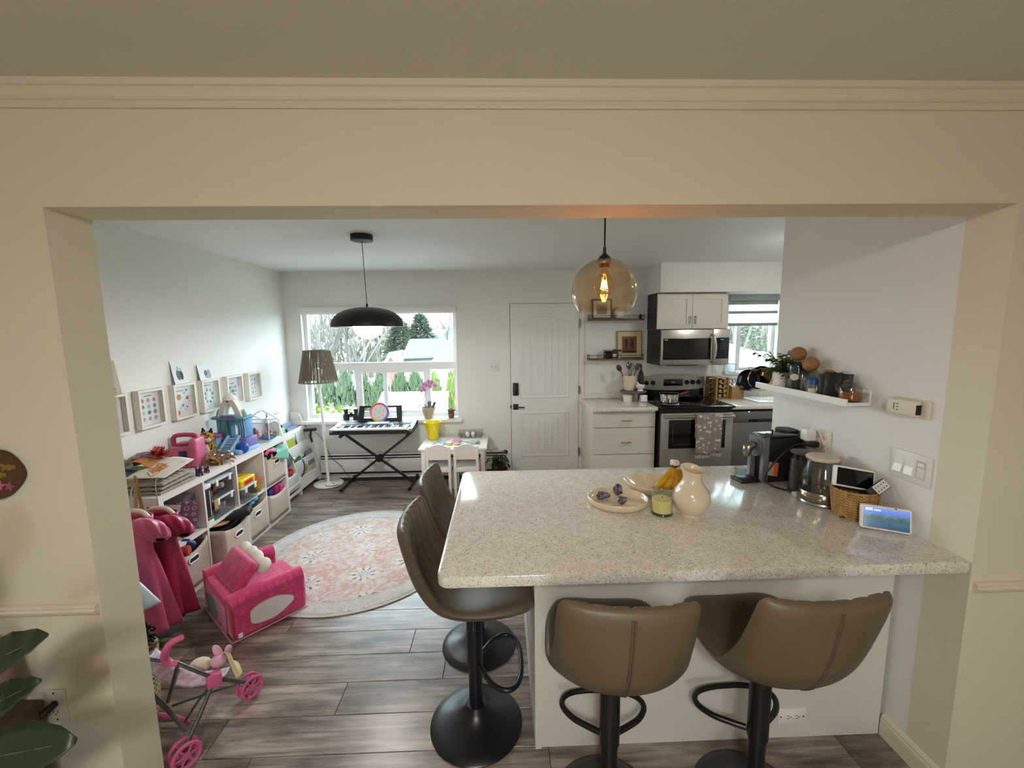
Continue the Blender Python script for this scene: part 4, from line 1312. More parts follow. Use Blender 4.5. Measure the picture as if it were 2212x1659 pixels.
# ---- dishwasher
dw = thing('dishwasher', 'dark stainless dishwasher under the right-hand counter', 'dishwasher')
bm = bmesh.new(); box(bm, 2.432, 3.035, 4.31, 4.90, .02, .873); obj('tub', bm, BLACK, dw)
DS = mat('dark_stainless', '7d7c7a', .36, .6)
bm = bmesh.new(); rbox(bm, 2.440, 3.030, 4.275, 4.312, .735, .848, .004); obj('control_strip', bm, DS, dw)
bm = bmesh.new(); rbox(bm, 2.440, 3.030, 4.275, 4.312, .11, .730, .004); obj('door', bm, DS, dw)
bm = bmesh.new(); rbox(bm, 2.62, 2.90, 4.272, 4.280, .738, .765, .003); obj('recessed_handle', bm, BLACKG, dw)
bm = bmesh.new(); ell(bm, (2.62, 4.2745, .842), .004, 8); obj('indicator_light', bm, mat('indicator', 'cfe0ff', .4, emit=('cfe4ff', 6)), dw)

# ---- microwave and wall cabinet
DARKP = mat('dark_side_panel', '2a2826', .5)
wc = thing('wall_cabinet', 'cream two-door shaker wall cabinet above the microwave', 'cabinet')
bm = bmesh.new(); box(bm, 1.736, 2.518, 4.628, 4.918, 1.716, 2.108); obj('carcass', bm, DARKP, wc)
for x0, x1, hx in ((1.738, 2.125, 2.098), (2.129, 2.516, 2.156)):
    bm = bmesh.new(); fr(bm, x0, x1, 4.607, 4.628, 1.720, 2.104, .062); box(bm, x0 + .06, x1 - .06, 4.617, 4.627, 1.78, 2.044); d = obj('door', bm, CAB, wc, 0)
    bm = bmesh.new(); cyl(bm, (hx, 4.585, 1.775), (hx, 4.585, 1.860), .0045, n=8)
    for z in (1.785, 1.85): cyl(bm, (hx, 4.585, z), (hx, 4.607, z), .004, n=8)
    obj('bar_handle', bm, BRASS, d)
mw = thing('microwave', 'stainless over-range microwave with black glass door', 'microwave')
bm = bmesh.new(); box(bm, 1.742, 2.488, 4.51, 4.918, 1.325, 1.712); obj('case', bm, DARKP, mw)
MWS = mat('microwave_steel', 'b4b0a9', .3, .9)
bm = bmesh.new(); rbox(bm, 1.742, 2.300, 4.478, 4.512, 1.330, 1.710, .004); d = obj('door', bm, MWS, mw)
bm = bmesh.new(); rbox(bm, 1.760, 2.285, 4.473, 4.480, 1.388, 1.618, .003); obj('door_glass', bm, BLACKG, d)
bm = bmesh.new(); box(bm, 1.772, 1.79, 4.4722, 4.4733, 1.600, 1.606); box(bm, 1.794, 1.806, 4.4722, 4.4733, 1.597, 1.609); obj('print_mark', bm, mat('print_pale', 'c9c9c6', .5), d)
bm = bmesh.new(); tube(bm, spline([(2.285, 4.478, 1.655), (2.300, 4.440, 1.630), (2.312, 4.425, 1.52), (2.305, 4.438, 1.40), (2.285, 4.478, 1.36)], 6), .012, 10); obj('door_handle', bm, STEEL, d)
bm = bmesh.new(); rbox(bm, 2.304, 2.488, 4.478, 4.512, 1.330, 1.710, .004); c = obj('control_panel', bm, MWS, mw)
bm = bmesh.new(); rbox(bm, 2.325, 2.478, 4.473, 4.480, 1.395, 1.622, .003); obj('keypad_glass', bm, BLACKG, c)
text('display_digits', '8:22', .018, mat('display_blue', '2a4a6a', .4, emit=('4a86c8', .7)), c, T(2.40, 4.4725, 1.60) @ Rx(pi / 2))
bm = bmesh.new()
for i in range(4):
    for k in range(6): box(bm, 2.345 + i * .033, 2.362 + i * .033, 4.4722, 4.4732, 1.42 + k * .026, 1.427 + k * .026)
tag(obj('key_marks', bm, mat('key_print', '3c3c3e', .5), c), None, None, kind='stuff')
bm = bmesh.new(); box(bm, 1.85, 2.18, 4.56, 4.80, 1.315, 1.326); obj('lamp_cover', bm, BLACK, mw)

# ---- little wall shelves with brass rail
SHW = mat('walnut_shelf', '7d5a38', .5, noise=(18, '5c4028', .3))
RAILM = mat('antique_brass', '6b5232', .35, .9)
def rail_shelf(z, lab):
    t = thing('rail_shelf', lab, 'shelf', (0, 0, z), group='brass-railed wall shelves')
    bm = bmesh.new(); rbox(bm, 1.028, 1.668, 4.81, 4.919, 0, .018, .004); obj('board', bm, SHW, t)
    bm = bmesh.new()
    tube(bm, [(1.034, 4.915, .055), (1.034, 4.816, .055), (1.662, 4.816, .055), (1.662, 4.915, .055)], .003, 6); obj('rail', bm, RAILM, t)
    for x, y in ((1.034, 4.816), (1.662, 4.816), (1.034, 4.90), (1.662, 4.90)):
        bm = bmesh.new(); cyl(bm, (x, y, .018), (x, y, .062), .0045, n=8); ell(bm, (x, y, .063), .006, 8); obj('post', bm, RAILM, t)
rail_shelf(1.825, 'upper brass-railed wooden wall shelf behind the globe lamp')
rail_shelf(1.372, 'lower brass-railed wooden wall shelf above the utensil crock')
def framed(name, label, x0, x1, z0, z1, y, fm, matc, art, inset, fw=.012, tilt=4):
    t = thing(name, label, 'picture', ((x0 + x1) / 2, y, z0))
    t.rotation_euler = (radians(-tilt), 0, 0)
    w, h = (x1 - x0) / 2, z1 - z0
    bm = bmesh.new(); fr(bm, -w, w, -.008, .008, 0, h, fw); obj('frame', bm, fm, t, 0)
    bm = bmesh.new(); box(bm, -w + fw, w - fw, -.002, .004, fw, h - fw); obj('mount', bm, matc, t)
    bm = bmesh.new(); box(bm, -w + inset[0], w - inset[0], -.0035, -.0015, inset[1], h - inset[2]); return t, obj('print', bm, art, t)
GOLDF = mat('gold_frame', '7a6238', .4, .5)
t, p = framed('framed_print', 'gold-framed print of two cypress trees on the lower wall shelf', 1.375, 1.672, 1.391, 1.705, 4.888, GOLDF, mat('mount_cream', 'cfc098', .7), mat('rust_art', '8a5a44', .7, noise=(16, '6b4434', .3)), (.062, .055, .062), .008)
for x in (-.035, .03):
    bm = bmesh.new(); ell(bm, (x, -.0042, .175), (.020, .0008, .055), 12); obj('cypress', bm, mat('cypress_ink', '2e2a22', .7), p)
    bm = bmesh.new(); box(bm, x - .002, x + .002, -.0046, -.0036, .085, .125); obj('trunk', bm, mat('cypress_ink', '2e2a22', .7), p)
bm = bmesh.new(); box(bm, -.086, .086, -.0044, -.0036, .062, .082); obj('ground_strip', bm, mat('ground_ink', '3a2c24', .7), p)
framed('framed_photo', 'bronze-framed grey photograph on the upper wall shelf', 1.075, 1.31, 1.8435, 2.075, 4.885, mat('bronze_frame', '6a5a42', .4, .4), mat('mount_white', 'd9d5cb', .7), mat('grey_photo', '6a655c', .6, noise=(12, 'a8a298', .2)), (.058, .055, .06), .018)
bm = bmesh.new(); lathe(bm, [(0, 0), (.035, 0), (.06, .03), (.066, .065), (.055, .1), (.034, .118), (.034, .13), (.038, .134), (.03, .132), (.028, .12), (.05, .1), (0, .05)], 32)
tag(obj('round_vase', bm, mat('white_ceramic', 'd9d4c8', .35), None, 60, loc=(1.392, 4.862, 1.8435)), 'round white ceramic vase on the upper wall shelf', 'vase')
bm = bmesh.new(); lathe(bm, [(0, 0), (.013, 0), (.015, .02), (.010, .032), (.012, .045), (.007, .052), (0, .053)], 16)
tag(obj('pepper_mill', bm, mat('dark_wood', '2b1f18', .4), None, loc=(1.632, 4.86, 1.8435)), 'small dark wooden pepper mill at the end of the upper shelf', 'pepper mill')
for k, x in enumerate((1.50, 1.565)):
    bm = bmesh.new(); lathe(bm, [(0, 0), (.013, 0), (.014, .018), (.006, .028), (.004, .036), (0, .037)], 14)
    tag(obj('glass_trinket', bm, glass('jar_glass', 'f0f4f2', 1.3), None, loc=(x, 4.86, 1.8435)), 'tiny clear glass trinket on the upper shelf, ' + ('nearer the round vase' if k == 0 else 'nearer the pepper mill'), 'trinket')
sq = thing('glass_caddy', 'square smoky glass canister on the lower wall shelf', 'jar', (1.262, 4.862, 1.3905))
bm = bmesh.new(); rbox(bm, -.042, .042, -.036, .036, 0, .085, .004); obj('body', bm, glass('smoke_glass', '8f8a84', 1.5), sq)
bm = bmesh.new(); rbox(bm, -.044, .044, -.038, .038, .085, .098, .003); obj('lid', bm, mat('grey_lid', '8a847b', .4), sq)
sk = thing('salt_shaker', 'dark glass shaker holding a white ball on the lower shelf', 'shaker', (1.338, 4.858, 1.3905))
bm = bmesh.new(); lathe(bm, [(0, 0), (.024, 0), (.026, .05), (.022, .075), (.026, .085), (.020, .102), (0, .106)], 20); obj('body', bm, mat('dark_glass_solid', '4a4440', .15), sk)
bm = bmesh.new(); lathe(bm, [(.0265, .02), (.0275, .03), (.0275, .045), (.0265, .05)], 20); obj('white_band', bm, WHITE, sk)
pm = thing('spice_bottle', 'slim pepper grinder with a bronze cap on the lower shelf', 'grinder', (1.398, 4.855, 1.3905))
bm = bmesh.new(); lathe(bm, [(0, 0), (.020, 0), (.020, .03), (.017, .034), (.018, .078), (0, .078)], 18); obj('body', bm, mat('grinder_grey', '9a9086', .3), pm)
bm = bmesh.new(); lathe(bm, [(0, .078), (.022, .078), (.022, .094), (.014, .1), (0, .102)], 18); obj('cap', bm, mat('grinder_cap', '5a4636', .35, .6), pm)

# ---- tiered stand with crock, mortar, ramekin
ts = thing('tiered_stand', 'low round wooden riser on the counter carrying the utensil crock', 'stand', (1.525, 4.72, .9152))
OLDW = mat('weathered_wood', '7d6a58', .6, noise=(20, '5e4d3f', .3))
bm = bmesh.new(); lathe(bm, [(0, .092), (.140, .092), (.148, .098), (.148, .108), (.140, .114), (0, .114)], 40); obj('board', bm, OLDW, ts)
for a in (-100, 20, 140):
    bm = bmesh.new(); cyl(bm, (.10 * cos(radians(a)), .10 * sin(radians(a)), 0), (.10 * cos(radians(a)), .10 * sin(radians(a)), .093), .016, .012, n=12); obj('leg', bm, OLDW, ts)
cr = thing('utensil_crock', 'cream fluted crock on the wooden riser holding kitchen utensils', 'crock', (1.487, 4.735, 1.0297))
bm = bmesh.new()
rows = []
for r, z in ((.055, 0), (.060, .005), (.070, .08), (.080, .165), (.081, .169), (.076, .168), (.066, .08), (.05, .02)):
    rows.append([(r * (1 - .02 * (i % 2)) * cos(2 * pi * i / 28), r * (1 - .02 * (i % 2)) * sin(2 * pi * i / 28), z) for i in range(28)])
g = grid(bm, rows, closeu=True); bm.faces.new(g[0]); bm.faces.new(g[-1]); obj('body', bm, CREAM, cr, 30)
def utensil(name, lab, tipx, tipz, kind, m):
    t = thing(name, lab, 'utensil', (1.487, 4.735, 1.0297 + .03))
    bm = bmesh.new(); tube(bm, [(tipx * .10, 0, .0), (tipx * .72, 0, tipz * .7), (tipx * .85, 0, tipz * .84)], .0055, 8); obj('handle', bm, m, t)
    bm = bmesh.new(); Mx = T(tipx, 0, tipz) @ Ry(math.atan2(tipx, tipz))
    if kind == 'spoon': ell(bm, (0, 0, 0), (.030, .010, .042), 14, Mx)
    else:
        for q in range(5):
            a = pi * q / 5
            tube(bm, [Mx @ Vector((.030 * sin(pi * s / 8) * cos(a), .030 * sin(pi * s / 8) * sin(a), -.05 + .10 * s / 8)) for s in range(1, 9)], .0018, 5)
    obj('head', bm, m, t)
utensil('wooden_spoon', 'dark wooden spoon leaning left in the crock', -.125, .225, 'spoon', mat('dark_spoon_wood', '3e2c20', .5))
utensil('ladle', 'steel ladle standing upright in the crock', -.012, .255, 'spoon', mat('ladle_steel', '7a7672', .2, 1))
utensil('balloon_whisk', 'wire balloon whisk behind the ladle in the crock', .02, .235, 'whisk', mat('whisk_wire', '56504a', .3, .9))
utensil('wooden_spatula', 'brown wooden spatula leaning right in the crock', .085, .24, 'spoon', mat('spatula_wood', '5d4630', .5))
bm = bmesh.new(); lathe(bm, [(0, 0), (.034, 0), (.034, .006), (.026, .018), (.044, .036), (.052, .066), (.052, .071), (.047, .070), (.038, .038), (0, .028)], 28)
mo = thing('mortar', 'small white mortar and pestle at the front of the riser', 'mortar', (1.585, 4.655, 1.0297)); obj('bowl', bm, WHITE, mo)
bm = bmesh.new(); tube(bm, [(.015, 0, .040), (-.02, .005, .080), (-.04, .008, .100)], [.012, .008, .009], 10); obj('pestle', bm, WHITE, mo)
bo = thing('oil_bottle', 'tall slim clear glass bottle with swing stopper on the riser', 'bottle', (1.622, 4.755, 1.0297))
bm = bmesh.new(); lathe(bm, [(0, 0), (.032, 0), (.034, .004), (.034, .16), (.026, .19), (.012, .225), (.012, .29), (.014, .292), (.010, .292), (.010, .225), (.024, .19), (.032, .16), (.032, .006), (0, .005)], 24); obj('glass', bm, glass('bottle_glass', 'b4b6b0', 1.3), bo)
bm = bmesh.new(); lathe(bm, [(0, .293), (.012, .293), (.013, .30), (.008, .315), (0, .318)], 16); tube(bm, [(.013, 0, .27), (.018, 0, .30), (.012, 0, .315)], .0015, 5); tube(bm, [(-.013, 0, .27), (-.018, 0, .30), (-.012, 0, .315)], .0015, 5); obj('stopper', bm, mat('stopper', 'b5b0a6', .4), bo)
bm = bmesh.new(); lathe(bm, [(0, 0), (.052, 0), (.060, .070), (.064, .074), (.060, .075), (.055, .070), (.048, .008), (0, .006)], 28)
tag(obj('ramekin', bm, WHITE, None, 40, loc=(1.452, 4.675, .9152)), 'white ramekin tucked under the wooden riser', 'ramekin')
bx = thing('butter_box', 'little white block box on a saucer under the riser', 'box', (1.612, 4.625, .9152))
bm = bmesh.new(); lathe(bm, [(0, 0), (.050, 0), (.058, .006), (.055, .008), (0, .006)], 24); obj('saucer', bm, WHITE, bx)
bm = bmesh.new(); rbox(bm, -.036, .036, -.030, .030, .0075, .072, .003); obj('block', bm, WHITE, bx)

# ---- spice carousel
sc = thing('spice_carousel', 'revolving wooden spice rack full of small capped jars', 'spice rack', (2.520, 4.755, .9152), radians(12))
SPW = mat('spice_wood', 'a3824e', .5, noise=(14, '8a6a3c', .3))
bm = bmesh.new(); rbox(bm, -.088, .088, -.088, .088, .004, .018, .003); obj('base', bm, SPW, sc)
bm = bmesh.new(); rbox(bm, -.088, .088, -.088, .088, .240, .252, .003); obj('top', bm, SPW, sc)
for sx in (-1, 1):
    for sy in (-1, 1):
        bm = bmesh.new(); box(bm, sx * .075 - .012, sx * .075 + .012, sy * .075 - .012, sy * .075 + .012, .018, .240); obj('corner_post', bm, SPW, sc)
JG = glass('spice_glass', 'b58c50', 1.0); LIDM = mat('spice_lid', 'b89a5e', .3, .8); SPI = [mat('spice_%d' % i, c, .7) for i, c in enumerate(('4a2a18', '6e4620', '2c1a12', '5c5430'))]
def spice_jar():
    t = thing('spice_jar', 'x', 'jar', group='jars in the spice carousel')
    bm = bmesh.new(); lathe(bm, [(0, 0), (.019, 0), (.020, .004), (.020, .060), (0, .060)], 14, Rx(pi / 2)); obj('body', bm, SPI[0], t)
    bm = bmesh.new(); lathe(bm, [(0, .060), (.022, .060), (.022, .072), (.019, .075), (0, .075)], 18, Rx(pi / 2)); obj('lid', bm, LIDM, t)
    return t
sj0 = spice_jar(); first = True
for face in range(4):
    for row in range(4):
        for colm in (-1, 1):
            if face == 2: continue
            t = sj0 if first else copy_tree(sj0)
            first = False
            L = Rz(radians(12)) @ Rz(face * pi / 2) @ Vector((colm * .032, -.020, .046 + row * .0535 - .004))
            t.location = Vector((2.520, 4.755, .9152)) + L
            t.rotation_euler = (0, 0, radians(12) + face * pi / 2)
            nm = ('front', 'right', 'back', 'left')[face]; rw = ('bottom', 'second', 'third', 'top')[row]
            t['label'] = 'capped spice jar, %s face of the carousel, %s row, %s column' % (nm, rw, 'left' if colm < 0 else 'right')
kb = thing('knife_block', 'light wooden knife block with scissors on the counter', 'knife block', (2.705, 4.715, .9152), radians(8))
bm = bmesh.new(); poly(bm, [(-.075, -.06, 0), (-.075, .07, 0), (-.075, .07, .185), (-.075, -.06, .140)], (.15, 0, 0)); obj('block', bm, mat('beech', 'a98658', .5, noise=(9, '96744a', .3)), kb, 0)
for x, c, ang in ((.02, '4a5450', 18), (.05, '9aa09a', 10)):
    bm = bmesh.new(); rbox(bm, -.011, .011, -.008, .008, 0, .11, .004, M=T(x, .0, .155) @ Ry(radians(ang))); obj('knife_handle', bm, mat('kh' + c, c, .4), kb)
bm = bmesh.new()
for dx in (-.022, .022): tube(bm, [(-.035 + dx + .020 * cos(2 * pi * i / 14), .0, .205 + .026 * sin(2 * pi * i / 14)) for i in range(14)], .004, 6, closed=True)
tube(bm, [(-.047, 0, .185), (-.035, 0, .15)], .004, 6); tube(bm, [(-.023, 0, .185), (-.035, 0, .15)], .004, 6)
obj('scissors', bm, mat('scissor_green', '5d6a62', .4), kb)
# leaning clear board on the sill
ab = thing('glass_board', 'pale clear board leaning at the kitchen window sill', 'board', (2.72, 4.872, 1.2005)); ab.rotation_euler = (radians(-6), radians(8), 0)
bm = bmesh.new(); fr(bm, -.072, .072, -.003, .003, 0, .112, .008); obj('rim', bm, mat('board_rim', 'b6b9b6', .4), ab)
bm = bmesh.new(); box(bm, -.064, .064, -.001, .001, .008, .104); obj('sheet', bm, translucent('frosted', 'dfe6e8', .6), ab)
# ---- dish rack
dk = thing('dish_rack', 'white wire dish rack on a drip tray by the kitchen window', 'dish rack', (2.98, 4.56, .9152))
bm = bmesh.new(); rbox(bm, -.20, .30, -.19, .20, 0, .012, .004); obj('drip_tray', bm, WHITE, dk)
WIRE = mat('white_wire', 'd4cec2', .4)
bm = bmesh.new()
for z in (.03, .065, .10, .13):
    tube(bm, [(-.17, -.15, z), (.27, -.15, z), (.27, .17, z), (-.17, .17, z)], .0028, 6, closed=True)
obj('rail_wires', bm, WIRE, dk)
bm = bmesh.new()
for i in range(12):
    x = -.17 + .44 * i / 11
    tube(bm, [(x, -.15, .13), (x, -.15, .022), (x, .17, .022), (x, .17, .13)], .002, 5)
for i in range(7):
    y = -.15 + .32 * i / 6
    for x in (-.17, .27): tube(bm, [(x, y, .13), (x, y, .022)], .002, 5)
tag(obj('basket_wires', bm, WIRE, dk), None, None, kind='stuff')
def rack_pot(name, lab, x, y, z, r, h, m, tilt, rz):
    t = thing(name, lab, 'pot', (x, y, z)); t.rotation_euler = (0, radians(tilt), radians(rz))
    bm = bmesh.new(); lathe(bm, [(0, 0), (r * .94, 0), (r, .01), (r, h), (r + .006, h + .003), (r + .004, h + .006), (r - .004, h), (r - .006, .014), (0, .008)], 36); obj('body', bm, m, t)
    return t
p1 = rack_pot('cooking_pot', 'large copper-toned steel pot tipped up in the dish rack', 2.945, 4.56, 1.145, .130, .085, mat('copper_steel', 'b08a58', .16, 1.0), -68, 25)
p2 = rack_pot('cooking_pot', 'dark navy pot propped behind the copper one in the rack', 2.830, 4.63, 1.125, .118, .055, mat('navy_enamel', '1d2230', .2), -74, 25)
bm = bmesh.new(); tube(bm, spline([(.118, -.02, .04), (.15, -.02, .045), (.15, .02, .045), (.118, .02, .04)], 4), .005, 6); obj('handle', bm, STEEL, p2)
bm = bmesh.new(); rbox(bm, -.05, .05, -.02, .02, 0, .085, .012); o = obj('sponge_pack', bm, mat('blue_pack', '2c3f6a', .5, noise=(25, '8a3a58', .06)), None, loc=(3.06, 4.45, .9152 + .026)); tag(o, 'dark blue packet with pink print inside the dish rack', 'packet')
duplex(None, 'wall_outlet', 'white outlet on the backsplash under the microwave', T(2.57, YB, 1.255) @ Rz(pi), WHITE)
# light switch near the door
ds = thing('light_switch', 'white two-gang light switch plate beside the door', 'switch', (-.069, YB, 1.307), radians(180))
bm = bmesh.new(); rbox(bm, -.058, .058, 0, .006, -.06, .06, .002); obj('cover_plate', bm, SW, ds)
for x in (-.023, .023):
    bm = bmesh.new(); rbox(bm, x - .006, x + .006, .005, .016, -.006, .012, .002); obj('toggle', bm, mat('toggle_grey', 'b9b6b0', .4), ds)

# ---- added fill lamp, hidden beyond the wall end, brightens the kitchen
kl = thing('kitchen_fill_lamp', 'round opal fill lamp added out of view over the kitchen aisle', 'lamp', (2.62, 3.15, CH))
bm = bmesh.new(); lathe(bm, [(0, 0), (.17, 0), (.17, -.025), (.16, -.03), (0, -.03)], 32); obj('base', bm, WHITE, kl)
bm = bmesh.new(); lathe(bm, [(.16, -.03), (.155, -.055), (.11, -.085), (.05, -.1), (0, -.103)], 32); obj('diffuser', bm, mat('opal_lit', 'fff6e8', .4, emit=('fffcf8', 19.0)), kl)
# ================================================================== PLAY CORNER: FURNITURE
def rug_material():
    m = bpy.data.materials.new('persian_rug'); m.use_nodes = True
    nt = m.node_tree; b = nt.nodes['Principled BSDF']; N = nt.nodes; Lk = nt.links.new
    tc = N.new('ShaderNodeTexCoord')
    sep = N.new('ShaderNodeSeparateXYZ'); Lk(tc.outputs['Object'], sep.inputs[0])
    flat = N.new('ShaderNodeCombineXYZ'); Lk(sep.outputs[0], flat.inputs[0]); Lk(sep.outputs[1], flat.inputs[1])
    ln = N.new('ShaderNodeVectorMath'); ln.operation = 'LENGTH'; Lk(flat.outputs[0], ln.inputs[0])
    def math_(op, a, b_=None, c=None):
        x = N.new('ShaderNodeMath'); x.operation = op
        for i, v in enumerate((a, b_, c)):
            if v is None: continue
            if isinstance(v, (int, float)): x.inputs[i].default_value = v
            else: Lk(v, x.inputs[i])
        return x.outputs[0]
    def noise(sc, det=4, dist=0):
        n = N.new('ShaderNodeTexNoise'); n.inputs['Scale'].default_value = sc; n.inputs['Detail'].default_value = det; n.inputs['Distortion'].default_value = dist
        Lk(flat.outputs[0], n.inputs['Vector']); return n.outputs['Fac']
    def mix(f, a, c):
        x = N.new('ShaderNodeMix'); x.data_type = 'RGBA'
        Lk(f, x.inputs[0])
        if isinstance(a, str): x.inputs[6].default_value = lin(a)
        else: Lk(a, x.inputs[6])
        if isinstance(c, str): x.inputs[7].default_value = lin(c)
        else: Lk(c, x.inputs[7])
        return x.outputs[2]
    def step(v, lo, hi):
        x = N.new('ShaderNodeMapRange'); x.inputs['From Min'].default_value = lo; x.inputs['From Max'].default_value = hi; x.clamp = True
        Lk(v, x.inputs[0]); return x.outputs[0]
    r = ln.outputs['Value']
    inner = step(r, .615, .605)                        # 1 inside the field
    pink = step(noise(13, 8, 1.6), .42, .60)
    field = mix(pink, 'ccc5bf', 'c59f93')
    band = mix(step(noise(14, 6, 1), .35, .6), 'bcb7b3', 'cac6c2')
    col = mix(inner, band, field)
    # flowers: voronoi cells, petals as angular waves about each cell centre
    def flowers(scale, rad, npet, rnd):
        v = N.new('ShaderNodeTexVoronoi'); v.inputs['Scale'].default_value = scale; v.inputs['Randomness'].default_value = rnd
        Lk(flat.outputs[0], v.inputs['Vector'])
        sb = N.new('ShaderNodeVectorMath'); sb.operation = 'SUBTRACT'; Lk(flat.outputs[0], sb.inputs[0]); Lk(v.outputs['Position'], sb.inputs[1])
        s2 = N.new('ShaderNodeSeparateXYZ'); Lk(sb.outputs[0], s2.inputs[0])
        ang = math_('ARCTAN2', s2.outputs[1], s2.outputs[0])
        l2 = N.new('ShaderNodeVectorMath'); l2.operation = 'LENGTH'; Lk(sb.outputs[0], l2.inputs[0])
        d = l2.outputs['Value']
        pet = math_('SINE', math_('MULTIPLY', ang, npet))
        rr = math_('MULTIPLY', pet, rad * .16)
        e = math_('ADD', d, rr)
        disc = step(e, rad, rad * .9)
        rim = math_('MULTIPLY', step(e, rad * .62, rad * .72), disc)
        spokes = math_('MULTIPLY', step(pet, .2, .7), rim)
        core = math_('MULTIPLY', step(e, rad * .18, rad * .24), step(e, rad * .40, rad * .33))
        return disc, math_('MAXIMUM', spokes, core)
    d1, k1 = flowers(2.9, .105, 9, .25)
    col = mix(math_('MULTIPLY', math_('MULTIPLY', d1, inner), .75), col, 'd9d5d2')
    wear = step(noise(26, 5, .5), .36, .56)
    col = mix(math_('MULTIPLY', math_('MULTIPLY', k1, inner), wear), col, '555764')
    d2, k2 = flowers(6.5, .05, 6, .5)
    ringz = math_('MULTIPLY', step(r, .635, .645), step(r, .725, .715))
    col = mix(math_('MULTIPLY', math_('MULTIPLY', k2, ringz), wear), col, '6b6462')
    # thin ring lines
    for rc, w in ((.612, .0035), (.628, .002), (.735, .003), (.748, .002)):
        dd = math_('ABSOLUTE', math_('SUBTRACT', r, rc))
        col = mix(math_('MULTIPLY', step(dd, w * 1.6, w * .6), wear), col, '7b777a')
    squig = math_('ABSOLUTE', math_('SUBTRACT', noise(30, 3, 2.0), .5))
    col = mix(math_('MULTIPLY', step(squig, .03, .012), math_('MULTIPLY', wear, .6)), col, 'efece8')
    sq2 = math_('ABSOLUTE', math_('SUBTRACT', noise(22, 2, 2.5), .56))
    col = mix(math_('MULTIPLY', step(sq2, .02, .008), math_('MULTIPLY', wear, .45)), col, '86808a')
    Lk(col, b.inputs['Base Color']); b.inputs['Roughness'].default_value = .95
    return m
rg = thing('round_rug', 'large round faded pink and cream floral rug on the plank floor', 'rug', (-1.135, 3.150, 0), radians(20))
bm = bmesh.new(); lathe(bm, [(0, .0008), (.758, .0008), (.760, .005), (.755, .008), (0, .008)], 96); obj('pile', bm, rug_material(), rg)
bm = bmesh.new(); tube(bm, [(.760 * cos(2 * pi * i / 96), .760 * sin(2 * pi * i / 96), .005) for i in range(96)], .0042, 6, closed=True); obj('bound_edge', bm, mat('rug_binding', 'cfc7bb', .9), rg)

# ---- floor lamp with a string shade
fl = thing('floor_lamp', 'white floor lamp with a taupe string shade in front of the window', 'floor lamp', (-1.985, 4.695, 0))
bm = bmesh.new(); lathe(bm, [(0, .001), (.150, .001), (.160, .006), (.160, .016), (.152, .022), (.03, .026), (.02, .034), (0, .034)], 48); obj('base', bm, WHITE, fl)
bm = bmesh.new(); tube(bm, [(0, 0, .03), (-.010, 0, .6), (-.030, 0, 1.10), (-.032, 0, 1.16)], [.017, .0165, .0155, .028], 16); obj('pole', bm, WHITE, fl)
STR = mat('taupe_string', '6d6252', .85)
bm = bmesh.new()
rnd = random.Random(4)
for i in range(230):
    a = 2 * pi * i / 230 + .03 * sin(i * .9) + rnd.uniform(-.012, .012)
    a2 = a + rnd.uniform(-.03, .03)
    tube(bm, [(-.032 + .200 * cos(a), .200 * sin(a), 1.190), (-.032 + .138 * cos(a2), .138 * sin(a2), 1.530)], .0026, 4, caps=False)
tag(obj('string_shade', bm, STR, fl), None, None, kind='stuff')
for r, z in ((.202, 1.188), (.140, 1.532)):
    bm = bmesh.new(); tube(bm, [(-.032 + r * cos(2 * pi * i / 48), r * sin(2 * pi * i / 48), z) for i in range(48)], .0062, 8, closed=True); obj('shade_rim', bm, STR, fl)
bm = bmesh.new()
for a in (0, 2.1, 4.2): tube(bm, [(-.032, 0, 1.20), (-.032 + .138 * cos(a), .138 * sin(a), 1.53)], .003, 5)
obj('shade_carrier', bm, WHITE, fl)
bm = bmesh.new(); lathe(bm, [(0, 1.16), (.02, 1.165), (.02, 1.21), (.035, 1.25), (.045, 1.29), (.038, 1.33), (0, 1.345)], 20, T(-.032, 0, 0)); obj('bulb', bm, mat('opal_off', 'f0efe8', .3), fl)
bm = bmesh.new(); tube(bm, spline([(-1.985, 4.60, .032), (-1.95, 4.56, .028), (-1.87, 4.57, .028), (-1.845, 4.63, .026), (-1.90, 4.64, .024), (-2.02, 4.61, .2), (-2.00, 4.72, .30)], 5)[:22], .003, 6)
tag(obj('lamp_cable', bm, BLACK), 'black cable looped over the foot of the floor lamp', 'cable')
bm = bmesh.new(); tube(bm, spline([(-2.16, 4.80, .60), (-2.10, 4.84, .52), (-2.05, 4.845, .40), (-1.99, 4.848, .26), (-1.90, 4.84, .18), (-1.80, 4.80, .06), (-1.70, 4.74, .006), (-1.60, 4.66, .004), (-1.55, 4.70, .004)], 6), .003, 6)
tag(obj('power_cable', bm, BLACK), 'thin black cable drooping along the wall behind the lamp', 'cable')
pa = thing('power_adapter', 'black power adapter stuck on the book rack by the lamp', 'adapter', (-2.19, 4.80, .605), radians(20))
bm = bmesh.new(); rbox(bm, -.075, .06, -.018, .018, 0, .035, .006); obj('block', bm, BLACK, pa)
bm = bmesh.new(); tube(bm, [(.0, 0, 0), (-.012, 0, -.06), (.004, 0, -.13)], .012, 8); obj('cable_bundle', bm, BLACK, pa)

